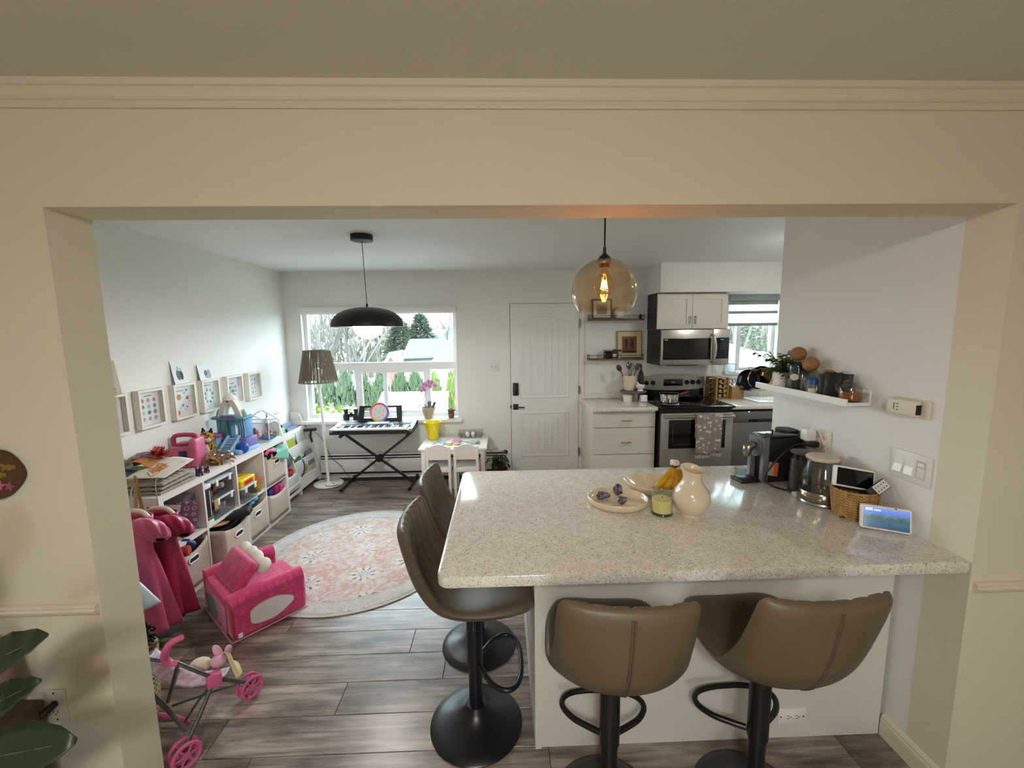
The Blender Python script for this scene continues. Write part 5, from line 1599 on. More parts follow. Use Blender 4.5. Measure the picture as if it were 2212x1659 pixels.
# ---- keyboard on an X stand
ky = thing('keyboard_piano', 'black electronic keyboard with a music rest under the window', 'keyboard', (-1.412, 4.665, .622))
bm = bmesh.new()
prof = [(-.170, .004), (-.160, 0), (.155, .010), (.165, .030), (.165, .085), (.150, .094), (-.005, .062), (-.010, .050), (-.168, .046), (-.174, .040)]
a_ = [(-.445, y, z) for y, z in prof]
poly(bm, a_, (.89, 0, 0)); obj('case', bm, mat('keyboard_black', '1b1d20', .35), ky, 0)
bm = bmesh.new()
for i in range(36):
    x = -.405 + .0218 * i
    box(bm, x, x + .0208, -.166, -.012, .047, .062)
tag(obj('white_keys', bm, mat('ivory_keys', 'e8e8e4', .25), ky, 0), None, None, kind='stuff')
bm = bmesh.new()
for i in range(35):
    if i % 7 in (2, 6): continue
    x = -.405 + .0218 * (i + 1)
    box(bm, x - .006, x + .005, -.105, -.012, .062, .072)
tag(obj('black_keys', bm, BLACKG, ky, 0), None, None, kind='stuff')
for s in (-1, 1):
    bm = bmesh.new(); poly(bm, [(s * .445, -.174, .030), (s * .445, .160, .060), (s * .445, .160, .095), (s * .445, -.01, .066), (s * .445, -.172, .060)], (-s * .034, 0, 0)); obj('end_cheek', bm, mat('keyboard_silver', '9aa0a6', .3, .3), ky, 0)
bm = bmesh.new(); Mk = T(0, .075, .0795) @ Rx(math.atan2(.032, .155)); rbox(bm, -.12, .14, -.055, .045, -.002, .004, .002, M=Mk); obj('control_panel', bm, mat('panel_grey', '4b5560', .3), ky)
bm = bmesh.new()
for i in range(18):
    for k in range(2): box(bm, -.10 + i * .0125, -.093 + i * .0125, -.035 + k * .03, -.020 + k * .03, .004, .0055, Mk)
tag(obj('buttons', bm, mat('button_grey', 'b9c2ca', .4), ky), None, None, kind='stuff')
for s in (-1, 1):
    bm = bmesh.new(); rbox(bm, s * .29 - .10, s * .29 + .10, -.05, .04, -.002, .003, .002, M=Mk); obj('speaker_grille', bm, BLACK, ky)
bm = bmesh.new(); Mm = T(.022, .125, .092) @ Rx(radians(-12))
pts = [(-.245, 0), (.245, 0), (.252, .165), (-.238, .165)]
poly(bm, [Mm @ Vector(p) for p in ((-.250, 0, 0), (-.195, 0, 0), (-.175, 0, .172), (-.238, 0, .172))], Mm.to_3x3() @ Vector((0, .012, 0)))
poly(bm, [Mm @ Vector(p) for p in ((.195, 0, 0), (.250, 0, 0), (.247, 0, .172), (.180, 0, .172))], Mm.to_3x3() @ Vector((0, .012, 0)))
box(bm, -.20, .20, 0, .012, 0, .030, Mm); box(bm, -.18, .185, 0, .012, .150, .172, Mm); box(bm, -.252, .252, -.02, .012, -.006, .004, Mm)
obj('music_rest', bm, BLACK, ky, 0)
xs = thing('keyboard_stand', 'black folding X keyboard stand', 'stand', (-1.385, 4.68, 0))
for s in (-1, 1):
    bm = bmesh.new(); rbox(bm, -.0125, .0125, -.0125 + s * .014, .0125 + s * .014, -.478, .478, .003, M=T(0, 0, .305) @ Ry(radians(52.5 * s))); obj('arm', bm, BLKMET, xs)
    bm = bmesh.new(); cyl(bm, (s * .372, -.235, .015), (s * .372, .225, .015), .014, n=12)
    for y in (-.236, .20): cyl(bm, (s * .372, y, .015), (s * .372, y + .03, .015), .0175, n=12)
    obj('foot', bm, BLKMET, xs)
    bm = bmesh.new(); cyl(bm, (s * .362, -.16, .602), (s * .362, .16, .602), .014, n=12); cyl(bm, (s * .362, -.175, .602), (s * .362, -.14, .602), .018, n=12); obj('keyboard_rest', bm, BLACK, xs)
bm = bmesh.new(); lathe(bm, [(0, -.04), (.035, -.04), (.040, -.034), (.040, .034), (.035, .04), (0, .04)], 28, T(0, 0, .305) @ Rx(pi / 2)); lathe(bm, [(0, .04), (.02, .04), (.02, .052), (0, .054)], 16, T(0, 0, .305) @ Rx(pi / 2)); obj('hub', bm, BLACK, xs)
dd = thing('toy_drum', 'round white toy drum with a rainbow rim leaning on the music rest', 'toy', (-1.376, 4.735, .8235)); dd.rotation_euler = (radians(80), 0, 0)
bm = bmesh.new(); lathe(bm, [(0, .004), (.088, .004), (.090, .006), (.088, .012), (0, .014)], 40); obj('face', bm, mat('drum_face', 'd6d3d0', .5), dd)
def rainbow_mat(name, sat=.75):
    m = bpy.data.materials.new(name); m.use_nodes = True
    nt = m.node_tree; b = nt.nodes['Principled BSDF']; tc = nt.nodes.new('ShaderNodeTexCoord')
    sp = nt.nodes.new('ShaderNodeSeparateXYZ'); nt.links.new(tc.outputs['Object'], sp.inputs[0])
    at = nt.nodes.new('ShaderNodeMath'); at.operation = 'ARCTAN2'; nt.links.new(sp.outputs[1], at.inputs[0]); nt.links.new(sp.outputs[0], at.inputs[1])
    mr = nt.nodes.new('ShaderNodeMapRange'); mr.inputs['From Min'].default_value = -pi; mr.inputs['From Max'].default_value = pi; nt.links.new(at.outputs[0], mr.inputs[0])
    r = ramp(nt, [(0, 'd86a8e'), (.2, 'e3c840'), (.35, '9a6ab8'), (.55, '6a58a8'), (.75, 'd83a68'), (1, 'd86a8e')]); nt.links.new(mr.outputs[0], r.inputs['Fac'])
    nt.links.new(r.outputs['Color'], b.inputs['Base Color']); b.inputs['Roughness'].default_value = .4
    return m
bm = bmesh.new(); lathe(bm, [(.086, .0), (.108, 0), (.111, .006), (.108, .016), (.088, .016), (.086, .010), (.086, 0)], 48); obj('rim', bm, rainbow_mat('rainbow_rim'), dd)
for k, (a, r) in enumerate(((.2, .055), (1.3, .06), (2.5, .05), (3.6, .055), (4.7, .06), (5.6, .05), (0, 0))):
    bm = bmesh.new(); lathe(bm, [(0, .014), (.006, .014), (.005, .0165), (0, .017)], 10, T(r * cos(a), r * sin(a), 0)); obj('stud', bm, mat('drum_stud', '8d8790', .4), dd)
bi = thing('binoculars', 'black binoculars standing on the window sill', 'binoculars', (-1.765, 4.925, .7005))
for s in (-1, 1):
    bm = bmesh.new(); lathe(bm, [(0, 0), (.036, 0), (.036, .055), (.030, .072), (.022, .080), (.022, .105), (.027, .11), (.027, .132), (0, .132)], 24, T(s * .058, 0, 0)); obj('barrel', bm, BLACK, bi)
bm = bmesh.new(); box(bm, -.04, .04, -.012, .012, .05, .075); cyl(bm, (0, 0, .04), (0, 0, .092), .014, n=14); obj('bridge', bm, BLACK, bi)

# ---- window-sill plants
op = thing('orchid', 'pink orchid in a taupe pot on the window sill', 'plant', (-.852, 4.918, .7005))
bm = bmesh.new(); lathe(bm, [(0, 0), (.048, 0), (.050, .006), (.082, .135), (.083, .140), (.078, .140), (.074, .12), (0, .115)], 32); obj('pot', bm, mat('taupe_pot', 'a29288', .55, noise=(16, 'b3a296', .3)), op)
OLF = mat('orchid_leaf', '5c6b5a', .4)
for a, L, up in ((2.6, .16, .05), (-.4, .10, .04), (1.4, .1, .08), (3.6, .12, .03)):
    bm = bmesh.new(); rows = []
    for i in range(9):
        t = i / 8; w = .018 * sin(pi * (t * .9 + .06)) ** .7
        c = Vector((L * t * cos(a), L * .3 * t * sin(a), .125 + up * sin(pi * t * .8) * 1.2 - .04 * t * t)); n_ = Vector((-sin(a), cos(a), 0))
        rows.append([c - n_ * w, c + Vector((0, 0, -.004)), c + n_ * w])
    grid(bm, rows); obj('leaf', bm, OLF, op, 60, solid=.0015)
bm = bmesh.new(); stem = spline([(.02, 0, .12), (.035, 0, .20), (.06, 0, .30), (.065, -.005, .38), (.04, -.015, .43), (0, -.02, .43), (-.04, -.025, .40)], 5); tube(bm, stem, .0025, 6); obj('flower_stem', bm, mat('orchid_stem', '4a4a38', .5), op)
bm = bmesh.new(); rbox(bm, -.014, .014, -.002, .002, 0, .09, .001, M=T(.045, .0, .115) @ Ry(radians(22))); obj('plant_tag', bm, mat('tag_dark', '3c3630', .5), op)
PET = mat('orchid_petal', 'c48ab6', .5, noise=(60, 'd9a8cc', .3)); PETC = mat('orchid_lip', '8a2a6a', .5)
for k, (x, y, z) in enumerate(((.085, -.03, .40), (.055, -.04, .435), (.02, -.045, .445), (-.005, -.04, .41), (-.035, -.04, .415), (-.045, -.05, .375), (.03, -.05, .395), (-.065, -.045, .345), (-.03, -.05, .355))):
    bm = bmesh.new(); sc_ = .8 if k > 6 else 1.0
    for q in range(5):
        M5 = T(x, y, z) @ Rx(radians(75)) @ Rz(q * 2 * pi / 5 + .3 * k)
        leaf_mesh(bm, M5, .034 * sc_, .014 * sc_, .15, 5)
    f_ = obj('blossom', bm, PET, op, 60)
    bm = bmesh.new(); ell(bm, (x, y - .006, z - .002), (.007, .007, .008), 8); obj('lip', bm, PETC, f_)
bp_ = thing('nursery_pot', 'small brown nursery pot on a white saucer on the sill', 'pot', (-.588, 4.925, .7005))
bm = bmesh.new(); lathe(bm, [(0, 0), (.055, 0), (.068, .006), (.066, .009), (.05, .004), (0, .004)], 28); obj('saucer', bm, WHITE, bp_)
bm = bmesh.new(); lathe(bm, [(0, .005), (.032, .005), (.041, .098), (.045, .099), (.045, .110), (.040, .110), (.037, .09), (0, .088)], 28); obj('pot', bm, mat('brown_plastic', '6a3a2c', .4), bp_)
bm = bmesh.new(); box(bm, -.022, .012, -.0405, -.039, .045, .049); obj('print_line', bm, mat('pot_print', 'c9b0a4', .5), bp_)

# ---- children's table, chairs
CW = mat('nursery_white', 'e6e0d8', .45)
tb_ = thing('kids_table', 'low white children\'s table by the window', 'table', (-.512, 4.585, 0))
bm = bmesh.new(); rbox(bm, -.362, .362, -.275, .275, .480, .500, .004); obj('table_top', bm, mat('table_white', 'eeece8', .25), tb_)
for sx in (-1, 1):
    for sy in (-1, 1):
        bm = bmesh.new(); rbox(bm, sx * .315 - .022, sx * .315 + .022, sy * .232 - .022, sy * .232 + .022, 0, .48, .003); obj('leg', bm, CW, tb_)
for sy in (-1, 1):
    bm = bmesh.new(); box(bm, -.293, .293, sy * .232 - .008, sy * .232 + .008, .43, .48); obj('apron', bm, CW, tb_)
def kids_chair(x, lab):
    t = thing('kids_chair', lab, 'chair', (x, 4.235, 0), group='white wooden children\'s chairs')
    for s in (-1, 1):
        bm = bmesh.new(); rbox(bm, s * .115 - .0145, s * .115 + .0145, -.015, .015, 0, .545, .004); obj('back_leg', bm, CW, t)
        bm = bmesh.new(); rbox(bm, s * .115 - .0145, s * .115 + .0145, .22, .25, 0, .285, .004); obj('front_leg', bm, CW, t)
        bm = bmesh.new(); box(bm, s * .115 - .008, s * .115 + .008, .015, .22, .235, .285); obj('side_rail', bm, CW, t)
    bm = bmesh.new()
    pts = [(-.1005, -.008, .405), (.1005, -.008, .405)] + [(.1005 - .201 * i / 12, -.008, .535 + .032 * sin(pi * i / 12)) for i in range(13)]
    poly(bm, pts, (0, .016, 0)); obj('backrest', bm, CW, t, 0)
    bm = bmesh.new(); rbox(bm, -.1005, .1005, -.010, .010, .270, .318, .003); obj('back_rail', bm, CW, t)
    bm = bmesh.new(); rbox(bm, -.128, .128, .016, .262, .286, .304, .004); obj('seat', bm, CW, t)
kids_chair(-.652, 'white wooden child\'s chair with arched back, nearer the keyboard')
kids_chair(-.365, 'white wooden child\'s chair with arched back, nearer the door')
ZT = .5003
yp = thing('yellow_pitcher', 'translucent yellow plastic pitcher on the children\'s table', 'pitcher', (-.778, 4.735, ZT))
YEL = mat('yellow_plastic', 'e6d21e', .3)
bm = bmesh.new()
rows = []
for r, z in ((.050, 0), (.060, .004), (.063, .07), (.078, .14), (.094, .200), (.091, .199), (.074, .14), (.058, .06), (.054, .008)):
    row = []
    for i in range(36):
        a = 2 * pi * i / 36; lip = max(0, (z - .12) / .08) * .16 * max(0, cos(a - pi)) ** 4
        row.append((r * (1 + lip) * cos(a), r * (1 + lip) * sin(a), z))
    rows.append(row)
g = grid(bm, rows, closeu=True); bm.faces.new(g[0]); bm.faces.new(g[-1]); obj('body', bm, YEL, yp, 50)
bm = bmesh.new(); tube(bm, spline([(.01, -.085, .165), (.03, -.115, .16), (.05, -.118, .11), (.058, -.10, .05)], 5), [.010] * 16, 8); obj('handle', bm, YEL, yp)
bm = bmesh.new(); bmesh.ops.create_icosphere(bm, subdivisions=1, radius=1)
for v in bm.verts: v.co = Vector((.055 + v.co.x * .022, v.co.y * .02, .20 + v.co.z * .022))
obj('crumpled_wrap', bm, glass('wrap_clear', 'eef0ee', 3), yp)
ec = thing('egg_tray', 'clear plastic egg tray on the children\'s table', 'egg carton', (-.352, 4.785, ZT))
EG = glass('tray_plastic', 'f2f2ee', 2.2)
bm = bmesh.new()
for i in range(5):
    for k in range(2): lathe(bm, [(0, .004), (.018, .004), (.028, .040), (.027, .040), (.017, .006), (0, .006)], 14, T(-.116 + i * .058, -.029 + k * .058, 0))
box(bm, -.146, .146, -.060, .060, .039, .041)
obj('tray', bm, EG, ec)
bm = bmesh.new(); rbox(bm, -.146, .146, .060, .064, .04, .082, .001, 1); obj('lid', bm, EG, ec)
for k, x in enumerate((-.388, -.322)):
    bm = bmesh.new(); ell(bm, (0, 0, 0), (.025, .025, .030), 18)
    tag(obj('egg', bm, mat('eggshell', 'e6e1d6', .5), None, loc=(x, 4.756, ZT + .040)), 'white egg in the clear tray, ' + ('nearer the pitcher' if k == 0 else 'nearer the door'), 'egg', 'white eggs')
def sheet(name, lab, x, y, w, h, rz, m, z=.0006, cat='paper'):
    bm = bmesh.new(); rows = []
    for i in range(5):
        rows.append([(-w / 2 + w * q / 4, -h / 2 + h * i / 4, .0012 * sin(q * 1.7 + i)) for q in range(5)])
    grid(bm, rows)
    o = obj(name, bm, m, None, 60, solid=.0012, loc=(x, y, ZT + .002 + z)); o.rotation_euler = (0, 0, radians(rz))
    return tag(o, lab, cat)
sheet('colouring_page', 'blue-grey printed colouring sheet on the left of the small table', -.66, 4.55, .15, .20, -16, mat('page_blue', 'cfd3d8', .7, noise=(30, '7d8a9a', .08)))
sheet('colouring_page', 'green and purple printed booklet page on the small table', -.33, 4.52, .19, .14, 4, mat('page_green', 'd3d2cf', .7, noise=(22, '6a7a4a', .07)), .004)
bm = bmesh.new(); lathe(bm, [(0, .012), (.05, .010), (.095, .004), (.098, .006), (.05, .014), (.02, .026), (0, .028)], 28)
tag(obj('paper_hat', bm, mat('pink_paper', 'd9a8c2', .6, noise=(14, 'b86a8a', .1)), None, 40, loc=(-.535, 4.60, ZT + .002)), 'pink crumpled paper plate on the small table', 'paper')
bm = bmesh.new(); lathe(bm, [(0, 0), (.034, 0), (.036, .004), (.036, .026), (.033, .030), (0, .030)], 24)
tag(obj('putty_tub', bm, mat('lime_tub', 'c3c46a', .5), None, loc=(-.562, 4.455, ZT)), 'small yellow-green tub on the small table', 'tub')
bm = bmesh.new(); lathe(bm, [(0, 0), (.030, 0), (.044, .010), (.040, .012), (0, .006)], 24)
tag(obj('paint_dish', bm, mat('orange_dish', 'c9a06a', .5, noise=(40, '8a9a4a', .1)), None, loc=(-.475, 4.47, ZT)), 'shallow multicoloured paint dish beside the yellow-green tub', 'dish')

# ---- red anthurium on the floor by the door
an = thing('potted_anthurium', 'dark-leaved plant with one red flower on the floor by the door', 'plant', (-.015, 4.745, 0))
bm = bmesh.new(); lathe(bm, [(0, 0), (.07, 0), (.09, .13), (.085, .13), (.07, .11), (0, .10)], 28); obj('pot', bm, mat('terracotta_dark', '5a3a2c', .6), an)
DL = mat('anthurium_leaf', '1f2a18', .35, noise=(12, '33402a', .3))
rnd = random.Random(9)
for i in range(22):
    a = rnd.uniform(0, 2 * pi); rr = rnd.uniform(.03, .13); h = rnd.uniform(.16, .33)
    tip = Vector((rr * cos(a), rr * sin(a) * .7, h))
    bm = bmesh.new(); tube(bm, spline([(0, 0, .10), (tip.x * .5, tip.y * .5, .10 + (h - .1) * .7), tip], 4), .003, 5)
    leaf_mesh(bm, Matrix.Translation(tip) @ Rz(a) @ Ry(radians(rnd.uniform(10, 60))), rnd.uniform(.07, .11), rnd.uniform(.026, .036), .3)
    obj('leaf', bm, DL, an, 60)
bm = bmesh.new(); tube(bm, [(0, 0, .1), (.02, -.03, .28), (.03, -.04, .345)], .003, 5); leaf_mesh(bm, T(.01, -.04, .345) @ Rz(.3) @ Ry(radians(12)), .075, .03, .2); obj('red_flower', bm, mat('red_spathe', '8a1a22', .35), an, 60)
bm = bmesh.new(); tube(bm, spline([(0, 0, .1), (-.06, -.02, .30), (-.13, -.03, .37)], 4), .0025, 5); leaf_mesh(bm, T(-.13, -.03, .37) @ Rz(3.0) @ Ry(.3), .06, .012, .3); obj('bud_stem', bm, DL, an, 60)
# ================================================================== PLAY CORNER: SHELF, BINS, TOYS
SHX0, SHX1 = -2.450, -2.070
SHY0, SHY1, SHH = 2.480, 3.990, .745
SHM = mat('shelf_white', 'e2dedb', .4)
cs = thing('cube_shelf', 'long white cube storage shelf along the left wall', 'shelf')
bm = bmesh.new(); box(bm, SHX0, SHX1, SHY0, SHY1, SHH - .038, SHH); obj('top_board', bm, SHM, cs)
bm = bmesh.new(); box(bm, SHX0, SHX1, SHY0, SHY1, 0, .038); obj('bottom_board', bm, SHM, cs)
for y in (SHY0, SHY1 - .038):
    bm = bmesh.new(); box(bm, SHX0, SHX1, y, y + .038, .038, SHH - .038); obj('end_panel', bm, SHM, cs)
CY = [2.518, 2.865, 3.229, 3.606, 3.952]
for y in CY[1:4]:
    bm = bmesh.new(); box(bm, SHX0, SHX1, y - .008, y + .008, .038, SHH - .038); obj('divider', bm, SHM, cs)
for a, b in zip(CY, CY[1:]):
    bm = bmesh.new(); box(bm, SHX0, SHX1, a + .0085, b - .0085, .358, .376); obj('shelf_board', bm, SHM, cs)
bm = bmesh.new(); cyl(bm, (-2.13, SHY0, .685), (-2.13, SHY0 - .002, .685), .009, n=12); obj('cap_screw', bm, mat('cap_dark', '4a4038', .5), cs)
ZS = SHH + .0006

FAB = mat('bin_fabric', 'b8ab9c', .9, noise=(40, 'c4b8aa', .3), bump=(260, .2))
RIM = mat('bin_rim', 'e9e5e0', .4)
def fabric_bin(lab, yc, z0, dx, h=.285, w=.300, sag=.02, handle=True, d=.335):
    """soft storage cube; front faces +x"""
    t = thing('storage_bin', lab, 'bin', (SHX1 - d / 2 + dx, yc, z0), group='beige fabric storage bins')
    hw, hd = w / 2, d / 2
    def wall(nm, p0, p1, s, n=14):
        bm = bmesh.new(); rows = []
        for i in range(8):
            v = i / 7; row = []
            for q in range(n + 1):
                u = q / n
                p = Vector(p0).lerp(Vector(p1), u)
                bulge = .006 * sin(pi * u) * sin(pi * v)
                nrm = Vector((p1[1] - p0[1], -(p1[0] - p0[0]), 0)).normalized()
                p += nrm * bulge
                row.append((p.x, p.y, .003 + (h - s * sin(pi * u)) * v))
            rows.append(row)
        grid(bm, rows); return obj(nm, bm, FAB, t, 70, solid=.005)
    fw = wall('front_wall', (hd, -hw, 0), (hd, hw, 0), sag)
    wall('near_wall', (-hd, -hw, 0), (hd, -hw, 0), 0)
    wall('far_wall', (hd, hw, 0), (-hd, hw, 0), 0)
    wall('back_wall', (-hd, hw, 0), (-hd, -hw, 0), 0)
    bm = bmesh.new(); box(bm, -hd, hd, -hw, hw, .001, .006); obj('bottom', bm, FAB, t)
    if handle:
        x = hd + .0095; zc = h * .70
        pts = [(.036 * cos(a) * .5 + (.028 if cos(a) > 0 else -.028), .019 * sin(a)) for a in [2 * pi * i / 24 + .01 for i in range(24)]]
        bm = bmesh.new(); tube(bm, [(x, py, zc + pz) for py, pz in pts], .0048, 6, closed=True); hd_ = obj('handle_rim', bm, RIM, fw)
        bm = bmesh.new(); poly(bm, [(x - .004, py * .9, zc + pz * .9) for py, pz in pts], (.003, 0, 0)); obj('handle_shade_plate', bm, mat('hole_shade', '191512', .9), hd_)  # dark plate inside the rim paints the shade of the opening
    return t
cyc = [(a + b) / 2 for a, b in zip(CY, CY[1:])]
fabric_bin('beige fabric bin at the near lower end of the cube shelf', cyc[0], .0386, .004, sag=.045)
fabric_bin('beige fabric bin pulled out with a wooden puzzle on top', cyc[1], .0386, .085, sag=.03)
fabric_bin('beige fabric bin holding a light blue plush', cyc[2], .0386, .015, sag=.02, h=.27)
fabric_bin('beige fabric bin with magenta boxes at the far lower end', cyc[3], .0386, .012, sag=.03, h=.25, handle=False)
fabric_bin('beige fabric bin in the top far cube under sunglasses', cyc[3], .3766, .008, sag=.0, h=.27)

# --- contents of bins
def boxy(name, lab, cat, c, s, m, rot=(0, 0, 0), r=.003, group=None):
    bm = bmesh.new(); rbox(bm, -s[0] / 2, s[0] / 2, -s[1] / 2, s[1] / 2, -s[2] / 2, s[2] / 2, r)
    o = obj(name, bm, m, None, 40, loc=c); o.rotation_euler = tuple(radians(a) for a in rot)
    return tag(o, lab, cat, group)
bm = bmesh.new(); cyl(bm, (0, -.02, 0), (.17, .02, .02), .034, n=20); cyl(bm, (.171, .02, .02), (.173, .0205, .0202), .026, n=20)
tag(obj('toy_roller', bm, mat('red_felt', 'a0342e', .8), None, loc=(-2.20, 2.60, .315)), 'red round-ended toy sticking out of the near bin', 'toy')
bm = bmesh.new()
for dy, dz in ((0, 0), (.05, .008), (.025, .03)): ell(bm, (0.1, dy, dz), (.045, .028, .028), 12)
tag(obj('blue_toy', bm, mat('indigo_toy', '2f2a78', .4), None, loc=(-2.19, 2.655, .325)), 'indigo blue knobbly toy in the near bin', 'toy')
boxy('flat_game', 'dark teal flat game box lying in the near bin', 'box', (-2.24, 2.72, .312), (.24, .12, .03), mat('dark_teal', '26333a', .4, noise=(20, '6a2a3a', .05)), (0, -8, 6))
bm = bmesh.new(); lathe(bm, [(0, 0), (.085, 0), (.09, .006), (.085, .012), (0, .012)], 32, sx=1, sy=.75)
wp = tag(obj('wooden_puzzle', bm, mat('puzzle_wood', 'a8814e', .6), None, loc=(-2.10, 3.00, .332)), 'oval wooden puzzle with a red star in the pulled-out bin', 'toy'); wp.rotation_euler = (0, radians(8), radians(80))
bm = bmesh.new(); pts = []
for i in range(10):
    r = .034 if i % 2 == 0 else .018; pts.append((r * cos(2 * pi * i / 10), r * sin(2 * pi * i / 10), .0125))
poly(bm, pts, (0, 0, .008)); obj('red_star', bm, mat('red_star', 'b5302a', .5), wp)
boxy('black_case', 'black folder case leaning out of the pulled-out bin', 'case', (-2.055, 3.105, .345), (.26, .11, .05), BLACK, (0, -16, 18), .006)
boxy('black_box', 'flat black box under the folder case', 'box', (-2.13, 3.045, .285), (.20, .22, .05), BLACK, (0, 0, 0), .006)
bm = bmesh.new(); ell(bm, (0, 0, 0), (.075, .05, .03), 16); ell(bm, (.06, .03, .025), (.028, .028, .022), 12)
tag(obj('blue_plush', bm, mat('sky_plush', '5fa6cf', .9), None, loc=(-2.15, 3.43, .315)), 'light blue plush toy lying in the bin', 'plush'); 
boxy('teal_book', 'teal hardcover book standing in the bin with the blue plush', 'book', (-2.20, 3.40, .27), (.20, .03, .16), mat('teal_cover', '3d6a7a', .5), (0, 12, 0))
boxy('magenta_box', 'bright magenta game box in the far lower bin', 'box', (-2.20, 3.80, .275), (.24, .07, .11), mat('magenta', 'b02a72', .45, noise=(25, '8a2a6a', .1)), (0, 0, 2))
boxy('pink_box', 'pink striped game box in the far lower bin', 'box', (-2.19, 3.865, .262), (.24, .05, .11), mat('pinkbox', 'c8487e', .45))
boxy('navy_box', 'navy blue game box in the far lower bin', 'box', (-2.20, 3.715, .27), (.22, .05, .10), mat('navybox', '22387a', .45))
# sunglasses, scarf on the top-far bin
sg = thing('sunglasses', 'black round sunglasses with a pink band over the fabric bin', 'sunglasses', (-2.060, 3.72, .648), radians(-4))
for y in (-.055, .045):
    bm = bmesh.new(); lathe(bm, [(0, 0), (.034, 0), (.036, .004), (.033, .008), (0, .010)], 24, T(0, y, 0) @ Ry(pi / 2)); obj('lens', bm, BLACKG, sg)
bm = bmesh.new(); tube(bm, spline([(.0, -.09, .02), (.005, -.05, .045), (.008, 0, .03), (.008, .04, .02)], 5), [.014] * 16, 10); obj('pink_band', bm, mat('pink_band', 'd0537e', .6), sg)
bm = bmesh.new(); ell(bm, (.004, -.005, -.03), (.010, .016, .016), 10); obj('nose_piece', bm, mat('peach_toy', 'd58a68', .6), sg)
def drape(name, lab, cat, rowsf, m, nu=16, nv=14, thick=.002, group=None):
    bm = bmesh.new(); grid(bm, [[rowsf(u / nu, v / nv) for u in range(nu + 1)] for v in range(nv + 1)])
    return tag(obj(name, bm, m, None, 70, solid=thick), lab, cat, group)
def scarf(u, v):
    y = 3.74 + .20 * u; t = v
    x = -2.22 + .175 * min(t / .55, 1) + .012 * sin(6 * u + 4 * t)
    z = .655 + .045 * sin(pi * min(t / .6, 1)) * (.6 + .4 * sin(7 * u)) - (.10 * max(0, t - .55) / .45) * (.4 + .9 * u)
    return (x + (.012 if t > .55 else 0), y + .02 * sin(5 * t + 3 * u), z)
drape('teal_scarf', 'mint green scarf spilling over the top far bin', 'scarf', scarf, mat('mint_cloth', '7cb5a2', .7))

# --- clear plastic boxes and other cube contents
CP = glass('clear_plastic', 'f4f4f6', 2.2)
def clear_bin(lab, x, y, z, w, d, h, lidc, cont, hinge='white'):
    t = thing('clear_bin', lab, 'bin', (x, y, z))
    bm = bmesh.new()
    box(bm, -d / 2, d / 2, -w / 2, w / 2, .001, .004)
    for a in ((d / 2 - .003, d / 2, -w / 2, w / 2), (-d / 2, -d / 2 + .003, -w / 2, w / 2), (-d / 2, d / 2, -w / 2, -w / 2 + .003), (-d / 2, d / 2, w / 2 - .003, w / 2)): box(bm, *a, .004, h)
    obj('tub', bm, CP, t, 0)
    bm = bmesh.new(); rbox(bm, -d / 2 - .004, d / 2 + .006, -w / 2 - .004, w / 2 + .004, h, h + .014, .004); obj('lid', bm, lidc, t)
    for s in (-1, 1):
        bm = bmesh.new(); rbox(bm, d / 2 + .001, d / 2 + .012, s * w * .33 - .012, s * w * .33 + .012, h - .03, h + .016, .003); obj('clip', bm, WHITE, t)
    rnd = random.Random(int(y * 1000))
    for k, c in enumerate(cont):
        bm = bmesh.new(); rbox(bm, -.03, .03, -.025, .025, -.018, .018, .008, M=T(rnd.uniform(-d * .25, d * .32), rnd.uniform(-w * .3, w * .3), .030 + (k // 3) * .035) @ Euler((rnd.uniform(-.5, .5), rnd.uniform(-.5, .5), rnd.uniform(0, 3))).to_matrix().to_4x4())
        obj('craft_piece', bm, mat('craft_' + c, c, .6), t)
    return t
LID = mat('clear_lid', 'c3ccd4', .25)
clear_bin('clear plastic bin of craft scraps, lower of two stacked', -2.22, 3.075, .3766, .23, .28, .135, LID, ('9aaab0', 'c0bab8', '6a8a9a', 'a8c0ba', 'c0b0b8', 'd8d4d0', '8a9ab0'))
clear_bin('clear plastic bin of pink craft bits, upper of two stacked', -2.215, 3.075, .5275, .22, .27, .125, LID, ('d98a92', 'e0dad8', 'd8b84a', 'a08ab0', 'd5c8d8', 'e0807a', 'e8e0e4'))
mt = thing('magnet_tool', 'upright black wand toy with white end blocks in the second cube', 'toy', (-2.100, 2.915, .3766))
bm = bmesh.new(); rbox(bm, -.022, .022, -.026, .026, .030, .262, .003); obj('black_body', bm, BLACK, mt)
for z in (0, .262):
    bm = bmesh.new(); rbox(bm, -.024, .024, -.030, .030, z, z + .030, .004); obj('end_block', bm, WHITE, mt)
bm = bmesh.new(); box(bm, .022, .0235, .006, .012, .06, .24); obj('white_stripe', bm, WHITE, mt)
bm = bmesh.new(); box(bm, .0222, .0237, -.026, .026, .035, .055); obj('green_stripe', bm, mat('green_stripe', '5a7a34', .5), mt)
boxy('kraft_tag', 'brown kraft paper tag against the clear bins', 'tag', (-2.066, 2.965, .50), (.003, .05, .075), mat('kraft', 'a8834f', .8), (0, 0, 8), .0008)
yb = clear_bin('clear plastic bin with a yellow clip lid in the third cube', -2.20, 3.345, .3766, .19, .30, .115, LID, ('7a7a7a', 'c8d0d4', '9aa8a8'))
yc = thing('yellow_case', 'yellow tray case with a red latch on the clear bin', 'case', (-2.195, 3.345, .508))
bm = bmesh.new(); rbox(bm, -.135, .14, -.098, .098, .0, .062, .012, 3); obj('shell', bm, mat('yellow_case', 'e0bd14', .3), yc)
bm = bmesh.new(); rbox(bm, .138, .146, -.055, .05, .012, .045, .003); obj('red_latch', bm, mat('red_latch', 'c8231f', .35), yc)
bm = bmesh.new()
